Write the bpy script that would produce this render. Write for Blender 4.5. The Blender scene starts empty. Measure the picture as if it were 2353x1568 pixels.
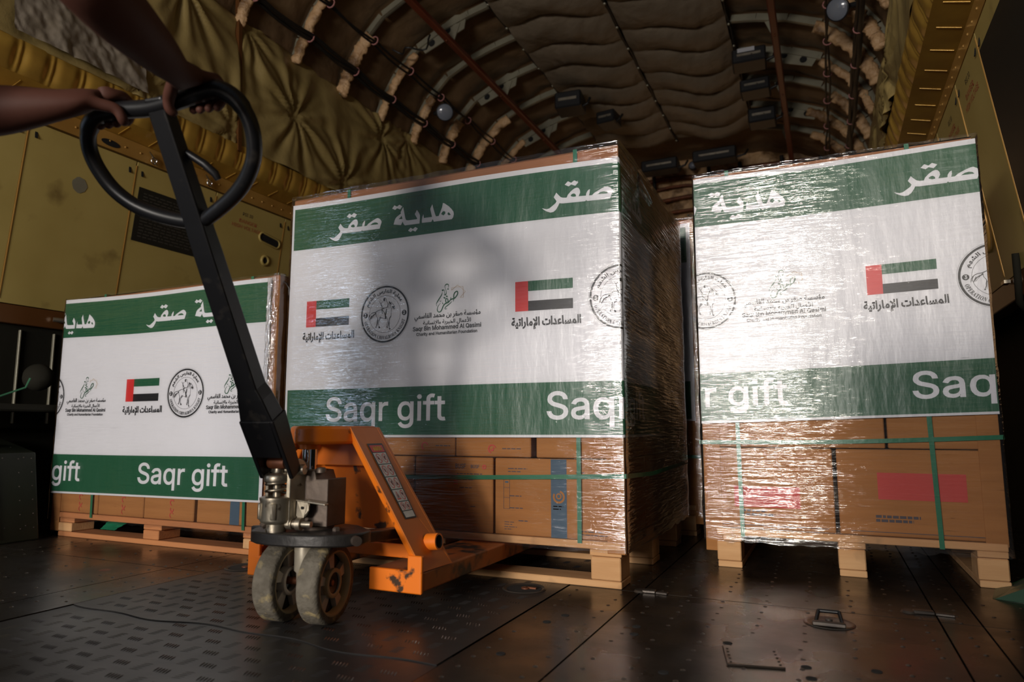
import bpy, bmesh, math, random
from mathutils import Vector, Matrix, noise
R = math.radians
random.seed(7)
SC = bpy.context.scene
COL = SC.collection

# ------------------------------------------------------------------ helpers
def link(o, parent=None):
    COL.objects.link(o)
    if parent is not None:
        o.parent = parent
    return o

def tag(o, label=None, cat=None, group=None, kind=None):
    if label: o['label'] = label
    if cat: o['category'] = cat
    if group: o['group'] = group
    if kind: o['kind'] = kind
    return o

def empty(name, loc, label=None, cat=None, group=None, kind=None, rz=0.0):
    o = bpy.data.objects.new(name, None)
    o.empty_display_size = 0.1
    o.location = loc
    o.rotation_euler = (0, 0, rz)
    link(o)
    return tag(o, label, cat, group, kind)

class MB:
    """collects geometry in world (or thing-local) coordinates"""
    def __init__(s):
        s.v = []; s.f = []; s.m = []
    def add(s, verts, faces, mi=0):
        b = len(s.v)
        s.v += [tuple(x) for x in verts]
        s.f += [tuple(b + i for i in f) for f in faces]
        s.m += [mi] * len(faces)
    def box(s, c, d, rot=None, mi=0, bev=0.0):
        hx, hy, hz = d[0] / 2, d[1] / 2, d[2] / 2
        if bev > 0:
            b = min(bev, hx * .45, hy * .45, hz * .45)
            bm = bmesh.new()
            bmesh.ops.create_cube(bm, size=1.0)
            for v in bm.verts: v.co = Vector((v.co.x * d[0], v.co.y * d[1], v.co.z * d[2]))
            bmesh.ops.bevel(bm, geom=bm.edges[:], offset=b, segments=1, affect='EDGES')
            vs = [v.co.copy() for v in bm.verts]
            fs = [[v.index for v in f.verts] for f in bm.faces]
            bm.free()
        else:
            vs = [Vector((x * hx, y * hy, z * hz)) for x in (-1, 1) for y in (-1, 1) for z in (-1, 1)]
            fs = [(0, 1, 3, 2), (4, 6, 7, 5), (0, 4, 5, 1), (2, 3, 7, 6), (0, 2, 6, 4), (1, 5, 7, 3)]
        M = rot if rot is not None else Matrix.Identity(3)
        c = Vector(c)
        s.add([c + M @ v for v in vs], fs, mi)
    def bx(s, x0, x1, y0, y1, z0, z1, mi=0, bev=0.0):
        s.box(((x0 + x1) / 2, (y0 + y1) / 2, (z0 + z1) / 2), (abs(x1 - x0), abs(y1 - y0), abs(z1 - z0)), None, mi, bev)
    def hexa(s, a, b, mi=0):
        """a, b: two 4-point quads (same winding) joined as a solid"""
        s.add(list(a) + list(b), [(3, 2, 1, 0), (4, 5, 6, 7), (0, 1, 5, 4), (1, 2, 6, 5), (2, 3, 7, 6), (3, 0, 4, 7)], mi)
    def prism(s, poly, d, mi=0):
        n = len(poly); d = Vector(d)
        vs = [Vector(p) for p in poly] + [Vector(p) + d for p in poly]
        s.add(vs, [tuple(range(n))[::-1], tuple(range(n, 2 * n))] + [(i, (i + 1) % n, n + (i + 1) % n, n + i) for i in range(n)], mi)
    def tube(s, pts, r, n=10, mi=0, cap=True, flat=None):
        pts = [Vector(p) for p in pts]
        rs = r if isinstance(r, (list, tuple)) else [r] * len(pts)
        ref = Vector((0, 0, 1))
        rings = []
        prev = None
        for i, p in enumerate(pts):
            t = (pts[min(i + 1, len(pts) - 1)] - pts[max(i - 1, 0)])
            if t.length < 1e-9: t = Vector((0, 0, 1))
            t.normalize()
            if prev is None:
                u = ref if abs(t.dot(ref)) < .9 else Vector((1, 0, 0))
                u = (u - t * u.dot(t)).normalized()
            else:
                u = (prev - t * prev.dot(t)).normalized()
            prev = u
            w = t.cross(u)
            rings.append([p + (u * math.cos(2 * math.pi * k / n) + w * math.sin(2 * math.pi * k / n) * (flat or 1.0)) * rs[i] for k in range(n)])
        vs = [v for ring in rings for v in ring]
        fs = []
        for i in range(len(pts) - 1):
            for k in range(n):
                a = i * n + k; b = i * n + (k + 1) % n
                fs.append((a, b, b + n, a + n))
        if cap:
            fs.append(tuple(range(n))[::-1]); fs.append(tuple(range((len(pts) - 1) * n, len(pts) * n)))
        s.add(vs, fs, mi)
    def cyl(s, a, b, r, n=16, mi=0):
        s.tube([a, b], r, n, mi)
    def lathe(s, prof, origin, axis=(0, 0, 1), n=28, mi=0, mis=None):
        """prof: (radius, height) list revolved about axis through origin"""
        ax = Vector(axis).normalized()
        u = Vector((1, 0, 0)) if abs(ax.x) < .9 else Vector((0, 1, 0))
        u = (u - ax * u.dot(ax)).normalized(); w = ax.cross(u); o = Vector(origin)
        vs = [o + ax * h + (u * math.cos(2 * math.pi * k / n) + w * math.sin(2 * math.pi * k / n)) * r for r, h in prof for k in range(n)]
        b0 = len(s.v)
        s.v += [tuple(v) for v in vs]
        for i in range(len(prof) - 1):
            for k in range(n):
                a = i * n + k; b = i * n + (k + 1) % n
                s.f.append((b0 + a, b0 + b, b0 + b + n, b0 + a + n)); s.m.append(mis[i] if mis else mi)
    def grid(s, fn, nu, nv, mi=0, flip=False):
        vs = [fn(i / nu, j / nv) for j in range(nv + 1) for i in range(nu + 1)]
        fs = []
        for j in range(nv):
            for i in range(nu):
                a = j * (nu + 1) + i
                q = (a, a + 1, a + nu + 2, a + nu + 1)
                fs.append(q[::-1] if flip else q)
        s.add(vs, fs, mi)
    def build(s, name, mats, parent=None, smooth=None, origin=None, solid=0.0, sub=0, bevel=0.0):
        me = bpy.data.meshes.new(name)
        vs = s.v
        if origin is not None:
            o_ = Vector(origin); vs = [tuple(Vector(v) - o_) for v in vs]
        me.from_pydata(vs, [], s.f)
        if not isinstance(mats, (list, tuple)): mats = [mats]
        for m in mats: me.materials.append(m)
        for p, mi in zip(me.polygons, s.m): p.material_index = mi
        me.validate()
        bm = bmesh.new(); bm.from_mesh(me)
        bmesh.ops.remove_doubles(bm, verts=bm.verts, dist=1e-6)
        if not getattr(s, 'norecalc', False): bmesh.ops.recalc_face_normals(bm, faces=bm.faces)
        bm.to_mesh(me); bm.free()
        if smooth:
            for p in me.polygons: p.use_smooth = True
            if smooth is not True:
                me.set_sharp_from_angle(angle=R(smooth))
        o = bpy.data.objects.new(name, me)
        link(o, parent)
        if origin is not None: o.location = origin
        if solid: 
            md = o.modifiers.new('solid', 'SOLIDIFY'); md.thickness = solid; md.offset = 0
        if bevel:
            md = o.modifiers.new('bev', 'BEVEL'); md.width = bevel; md.segments = 2; md.limit_method = 'ANGLE'; md.angle_limit = R(40)
        if sub:
            md = o.modifiers.new('sub', 'SUBSURF'); md.levels = sub; md.render_levels = sub
        return o

def rotz(a): return Matrix.Rotation(a, 3, 'Z')

def copy_tree(o, parent=None):
    c = o.copy(); COL.objects.link(c); c.parent = parent
    for ch in [x for x in SC.objects if x.parent == o]:
        copy_tree(ch, c)
    return c

# ------------------------------------------------------------------ materials
def mat(name, col, rough=.6, metal=0., spec=.5, col2=None, nscale=6., nstretch=(1, 1, 1), bump=0., bscale=30., bstretch=(1, 1, 1), bdist=.01, coat=0., rough2=None, stain=None, stscale=3., stlo=.55, sthi=.7, emit=None, detail=4, aniso=0):
    m = bpy.data.materials.new(name); m.use_nodes = True
    nt = m.node_tree; N = nt.nodes; L = nt.links
    b = N['Principled BSDF']
    b.inputs['Base Color'].default_value = (*col, 1)
    b.inputs['Roughness'].default_value = rough
    b.inputs['Metallic'].default_value = metal
    b.inputs['Specular IOR Level'].default_value = spec
    if coat: b.inputs['Coat Weight'].default_value = coat
    tc = N.new('ShaderNodeTexCoord')
    def noise_(scale, stretch, det=detail, dist=0.):
        mp = N.new('ShaderNodeMapping'); mp.inputs['Scale'].default_value = stretch
        L.new(tc.outputs['Object'], mp.inputs['Vector'])
        n = N.new('ShaderNodeTexNoise'); n.inputs['Scale'].default_value = scale; n.inputs['Detail'].default_value = det
        n.inputs['Distortion'].default_value = dist
        L.new(mp.outputs['Vector'], n.inputs['Vector'])
        return n
    cur = None
    if col2 is not None:
        n = noise_(nscale, nstretch)
        r = N.new('ShaderNodeValToRGB'); r.color_ramp.elements[0].position = .35; r.color_ramp.elements[1].position = .65
        r.color_ramp.elements[0].color = (*col, 1); r.color_ramp.elements[1].color = (*col2, 1)
        L.new(n.outputs['Fac'], r.inputs['Fac']); cur = r.outputs['Color']
        if rough2 is not None:
            mr = N.new('ShaderNodeMapRange'); mr.inputs[1].default_value = .35; mr.inputs[2].default_value = .65
            mr.inputs[3].default_value = rough; mr.inputs[4].default_value = rough2
            L.new(n.outputs['Fac'], mr.inputs[0]); L.new(mr.outputs[0], b.inputs['Roughness'])
    if stain is not None:
        n = noise_(stscale, (1, 1, 1), 8)
        r = N.new('ShaderNodeValToRGB'); r.color_ramp.elements[0].position = stlo; r.color_ramp.elements[1].position = sthi
        L.new(n.outputs['Fac'], r.inputs['Fac'])
        mx = N.new('ShaderNodeMix'); mx.data_type = 'RGBA'
        L.new(r.outputs['Color'], mx.inputs[0])
        if cur is not None: L.new(cur, mx.inputs[6])
        else: mx.inputs[6].default_value = (*col, 1)
        mx.inputs[7].default_value = (*stain, 1)
        cur = mx.outputs[2]
    if cur is not None: L.new(cur, b.inputs['Base Color'])
    if bump:
        n = noise_(bscale, bstretch, 5)
        bp = N.new('ShaderNodeBump'); bp.inputs['Strength'].default_value = bump; bp.inputs['Distance'].default_value = bdist
        L.new(n.outputs['Fac'], bp.inputs['Height']); L.new(bp.outputs['Normal'], b.inputs['Normal'])
    return m

def film_mat(name, scale=1.0, fac0=.01, milky=.004, rough=.05, tint=(.97, .97, .98), streak=(2.6, 2.6, 42.), bdist=.0032, tilt=0.0, gain=2.0):
    """thin stretched plastic film: clear, glossy, finely wrinkled along the wrap"""
    m = bpy.data.materials.new(name); m.use_nodes = True
    nt = m.node_tree; N = nt.nodes; L = nt.links
    for n in list(N): N.remove(n)
    out = N.new('ShaderNodeOutputMaterial')
    tc = N.new('ShaderNodeTexCoord')
    mp = N.new('ShaderNodeMapping'); mp.inputs['Scale'].default_value = streak; mp.inputs['Rotation'].default_value = (0, tilt, 0)
    L.new(tc.outputs['Object'], mp.inputs['Vector'])
    n1 = N.new('ShaderNodeTexNoise'); n1.inputs['Scale'].default_value = 3.2 * scale; n1.inputs['Detail'].default_value = 3; n1.inputs['Roughness'].default_value = .5; n1.inputs['Distortion'].default_value = .25
    L.new(mp.outputs['Vector'], n1.inputs['Vector'])
    mp2 = N.new('ShaderNodeMapping'); mp2.inputs['Scale'].default_value = (3, 3, 9)
    L.new(tc.outputs['Object'], mp2.inputs['Vector'])
    n2 = N.new('ShaderNodeTexNoise'); n2.inputs['Scale'].default_value = 2.; n2.inputs['Detail'].default_value = 3
    L.new(mp2.outputs['Vector'], n2.inputs['Vector'])
    ad = N.new('ShaderNodeMath'); ad.operation = 'MULTIPLY_ADD'; ad.inputs[1].default_value = .8
    L.new(n2.outputs['Fac'], ad.inputs[0]); L.new(n1.outputs['Fac'], ad.inputs[2])
    bp = N.new('ShaderNodeBump'); bp.inputs['Strength'].default_value = 1.; bp.inputs['Distance'].default_value = bdist
    L.new(ad.outputs[0], bp.inputs['Height'])
    fr = N.new('ShaderNodeFresnel'); fr.inputs['IOR'].default_value = 1.5
    L.new(bp.outputs['Normal'], fr.inputs['Normal'])
    fa = N.new('ShaderNodeMath'); fa.operation = 'MULTIPLY_ADD'; fa.inputs[1].default_value = gain; fa.inputs[2].default_value = fac0; fa.use_clamp = True
    L.new(fr.outputs[0], fa.inputs[0])
    tr = N.new('ShaderNodeBsdfTransparent'); tr.inputs[0].default_value = (*tint, 1)
    df = N.new('ShaderNodeBsdfDiffuse'); df.inputs[0].default_value = (.8, .8, .82, 1)
    gl = N.new('ShaderNodeBsdfGlossy'); gl.inputs['Roughness'].default_value = rough
    L.new(bp.outputs['Normal'], gl.inputs['Normal'])
    m1 = N.new('ShaderNodeMixShader'); m1.inputs[0].default_value = milky
    L.new(tr.outputs[0], m1.inputs[1]); L.new(df.outputs[0], m1.inputs[2])
    m2 = N.new('ShaderNodeMixShader')
    L.new(fa.outputs[0], m2.inputs[0]); L.new(m1.outputs[0], m2.inputs[1]); L.new(gl.outputs[0], m2.inputs[2])
    L.new(m2.outputs[0], out.inputs['Surface'])
    return m

M = {}
M['white'] = mat('white_vinyl', (.66, .66, .69), .36, spec=.5, bump=.5, bscale=4, bstretch=(3, 3, .8), bdist=.012)
M['green'] = mat('green_print', (.016, .095, .045), .36, spec=.5, bump=.5, bscale=4, bstretch=(3, 3, .8), bdist=.012)
M['red'] = mat('red_print', (.56, .03, .028), .4)
M['black'] = mat('black_print', (.012, .012, .014), .4)
M['gold'] = mat('gold_print', (.55, .38, .2), .5)
M['card'] = mat('cardboard', (.36, .16, .052), .8, spec=.2, col2=(.31, .135, .043), nscale=3, nstretch=(1, 1, 14), bump=.15, bscale=60, bdist=.002)
M['card_dark'] = mat('cardboard_edge', (.33, .13, .05), .7, col2=(.28, .11, .04), nscale=8)
M['ink'] = mat('carton_ink', (.06, .05, .06), .7)
M['redink'] = mat('red_carton_ink', (.45, .05, .04), .7)
M['blueink'] = mat('blue_carton_ink', (.045, .085, .13), .7)
M['wood'] = mat('pallet_wood', (.62, .36, .17), .8, col2=(.52, .28, .12), nscale=3, nstretch=(1, 8, 8), bump=.4, bscale=20, bstretch=(1, 9, 9), bdist=.002, stain=(.2, .13, .07), stscale=7, stlo=.6, sthi=.8)
M['wood_red'] = mat('orange_wood', (.5, .2, .07), .8, col2=(.4, .16, .06), nscale=3, nstretch=(1, 8, 8), bump=.4, bscale=20, bstretch=(1, 9, 9), bdist=.002)
M['strap'] = mat('green_strap', (.012, .14, .07), .3, bump=.3, bscale=60, bdist=.002)
M['film'] = film_mat('stretch_film')
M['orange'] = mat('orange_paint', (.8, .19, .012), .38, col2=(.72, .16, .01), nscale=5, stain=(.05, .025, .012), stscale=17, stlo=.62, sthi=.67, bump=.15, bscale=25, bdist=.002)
M['orange_shaded'] = mat('shaded_scuffed_orange', (.58, .15, .012), .45, col2=(.5, .125, .01), nscale=5, stain=(.1, .04, .02), stscale=9, stlo=.62, sthi=.72, bump=.15, bscale=25, bdist=.002)  # darker orange: shade of the leg side put into the colour, plus scuff stains
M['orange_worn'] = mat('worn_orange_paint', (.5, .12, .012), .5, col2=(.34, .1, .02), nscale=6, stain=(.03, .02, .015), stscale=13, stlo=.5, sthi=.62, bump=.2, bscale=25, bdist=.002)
M['steel'] = mat('worn_steel', (.5, .45, .36), .38, .9, col2=(.36, .31, .24), nscale=14, stain=(.08, .05, .03), stscale=40, stlo=.6, sthi=.68, bump=.3, bscale=60, bdist=.002)
M['darksteel'] = mat('dirty_steel', (.13, .1, .08), .5, .6, col2=(.08, .06, .05), nscale=14, bump=.3, bscale=60, bdist=.002)
M['zinc'] = mat('zinc_column', (.62, .56, .45), .38, .6, col2=(.5, .44, .35), nscale=20)
M['rimtan'] = mat('tan_wheel_rim', (.42, .33, .19), .6, col2=(.3, .23, .13), nscale=14)
M['chrome'] = mat('chrome', (.75, .76, .8), .1, 1.)
M['jetblack'] = mat('black_paint', (.006, .006, .007), .38, spec=.35, stain=(.03, .026, .022), stscale=25, stlo=.6, sthi=.8)
M['plate'] = mat('black_steel_plate', (.022, .02, .019), .42, .3, bump=.5, bscale=70, bdist=.002)
M['rust'] = mat('rusty_steel', (.22, .07, .025), .55, .4, col2=(.12, .04, .02), nscale=20)
M['tyre'] = mat('grey_nylon_tyre', (.135, .118, .09), .8, col2=(.085, .072, .052), nscale=38, stain=(.28, .22, .11), stscale=30, stlo=.57, sthi=.68, bump=.9, bscale=110, bdist=.003)
M['hub'] = mat('cast_hub', (.55, .5, .44), .5, .0, col2=(.4, .36, .3), nscale=15, bump=.3, bscale=50, bdist=.002)
M['void'] = mat('dark_gap', (.006, .006, .006), .9)
M['sticker'] = mat('sticker_white', (.66, .66, .64), .5, col2=(.55, .55, .53), nscale=30)
M['yellow'] = mat('yellow_print', (.7, .45, .04), .5)
M['skin'] = mat('skin', (.07, .025, .016), .65, spec=.25, bump=.1, bscale=80, bdist=.002)
M['shirt'] = mat('grey_cotton', (.16, .17, .2), .9, bump=.3, bscale=12, bdist=.01)
M['trouser'] = mat('grey_trouser_cloth', (.13, .14, .17), .9, bump=.3, bscale=12, bdist=.01)
M['hair'] = mat('black_hair', (.01, .008, .007), .6)
M['shoe'] = mat('black_leather', (.015, .013, .012), .4)
M['floor'] = mat('worn_dark_metal', (.045, .038, .032), .34, .75, col2=(.085, .068, .055), nscale=5, rough2=.22, stain=(.02, .018, .016), stscale=6, stlo=.5, sthi=.72, bump=.25, bscale=18, bdist=.003)
M['tread'] = mat('black_tread_metal', (.036, .035, .036), .42, .5, col2=(.055, .052, .05), nscale=4, rough2=.33, bump=.2, bscale=30, bdist=.002)
M['worn'] = mat('worn_tread_tops', (.11, .10, .09), .38, .7)
M['rivet'] = mat('floor_rivet', (.10, .085, .072), .35, .8)
M['panel'] = mat('olive_panel_paint', (.50, .38, .12), .42, col2=(.45, .335, .10), nscale=4, stain=(.2, .13, .04), stscale=5, stlo=.62, sthi=.8)
M['goldpaint'] = mat('gold_primer', (.55, .33, .06), .3, .35, col2=(.42, .24, .045), nscale=6, bump=.25, bscale=14, bdist=.006)
M['rail'] = mat('ochre_rail', (.5, .28, .07), .35, .2, col2=(.42, .22, .05), nscale=6)
M['tarp'] = mat('olive_tarpaulin', (.36, .265, .10), .42, col2=(.31, .225, .08), nscale=5, bump=.35, bscale=6, bstretch=(2, 1, 1), bdist=.03)
M['quilt'] = mat('brown_quilt', (.20, .125, .06), .6, col2=(.15, .09, .045), nscale=4, bump=.6, bscale=9, bdist=.02)
M['quilt2'] = mat('taupe_quilt', (.23, .18, .125), .45, col2=(.185, .145, .10), nscale=4, bump=.6, bscale=10, bdist=.02)
M['sleeve'] = mat('tan_wrap_cloth', (.68, .43, .22), .5, col2=(.55, .33, .16), nscale=8, stain=(.22, .12, .05), stscale=6, stlo=.5, sthi=.62, bump=1., bscale=26, bdist=.02)
M['frame'] = mat('grey_green_metal', (.30, .28, .2), .4, .2, col2=(.24, .22, .16), nscale=7)
M['redpipe'] = mat('red_brown_rail', (.19, .04, .018), .35, col2=(.15, .032, .015), nscale=5)
M['cable'] = mat('black_cable', (.012, .011, .01), .5)
M['clip'] = mat('pink_clip', (.5, .22, .2), .5)
M['lampglass'] = mat('grey_lamp_glass', (.2, .22, .26), .15, spec=.8)
M['darkgreen'] = mat('dark_green_paint', (.005, .007, .003), .5, spec=.25, col2=(.009, .011, .005), nscale=5, bump=.2, bscale=10, bdist=.006)
M['seat'] = mat('dark_seat_cloth', (.014, .013, .009), .85, spec=.15, bump=.3, bscale=10, bdist=.01)
M['placard'] = mat('black_placard', (.018, .018, .015), .4)
M['placardtext'] = mat('placard_text', (.055, .05, .04), .6)
M['dangerred'] = mat('faded_red_stencil', (.5, .11, .06), .6)
M['strapgreen'] = mat('green_webbing', (.02, .11, .05), .7)
M['bracket'] = mat('green_bracket_paint', (.012, .05, .022), .35)
M['clear'] = film_mat('loose_film', 1.0, .06, .03, .12, streak=(6, 6, 6))
M['plastic'] = mat('milky_plastic', (.34, .29, .23), .3, col2=(.22, .18, .13), nscale=9, bump=.3, bscale=10, bdist=.02)
M['fitting'] = mat('dull_floor_fitting', (.10, .085, .07), .42, .6, col2=(.06, .05, .045), nscale=12)
M['equipment'] = mat('black_equipment', (.014, .014, .015), .4)
M['label'] = mat('white_label', (.5, .5, .52), .5)
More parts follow.
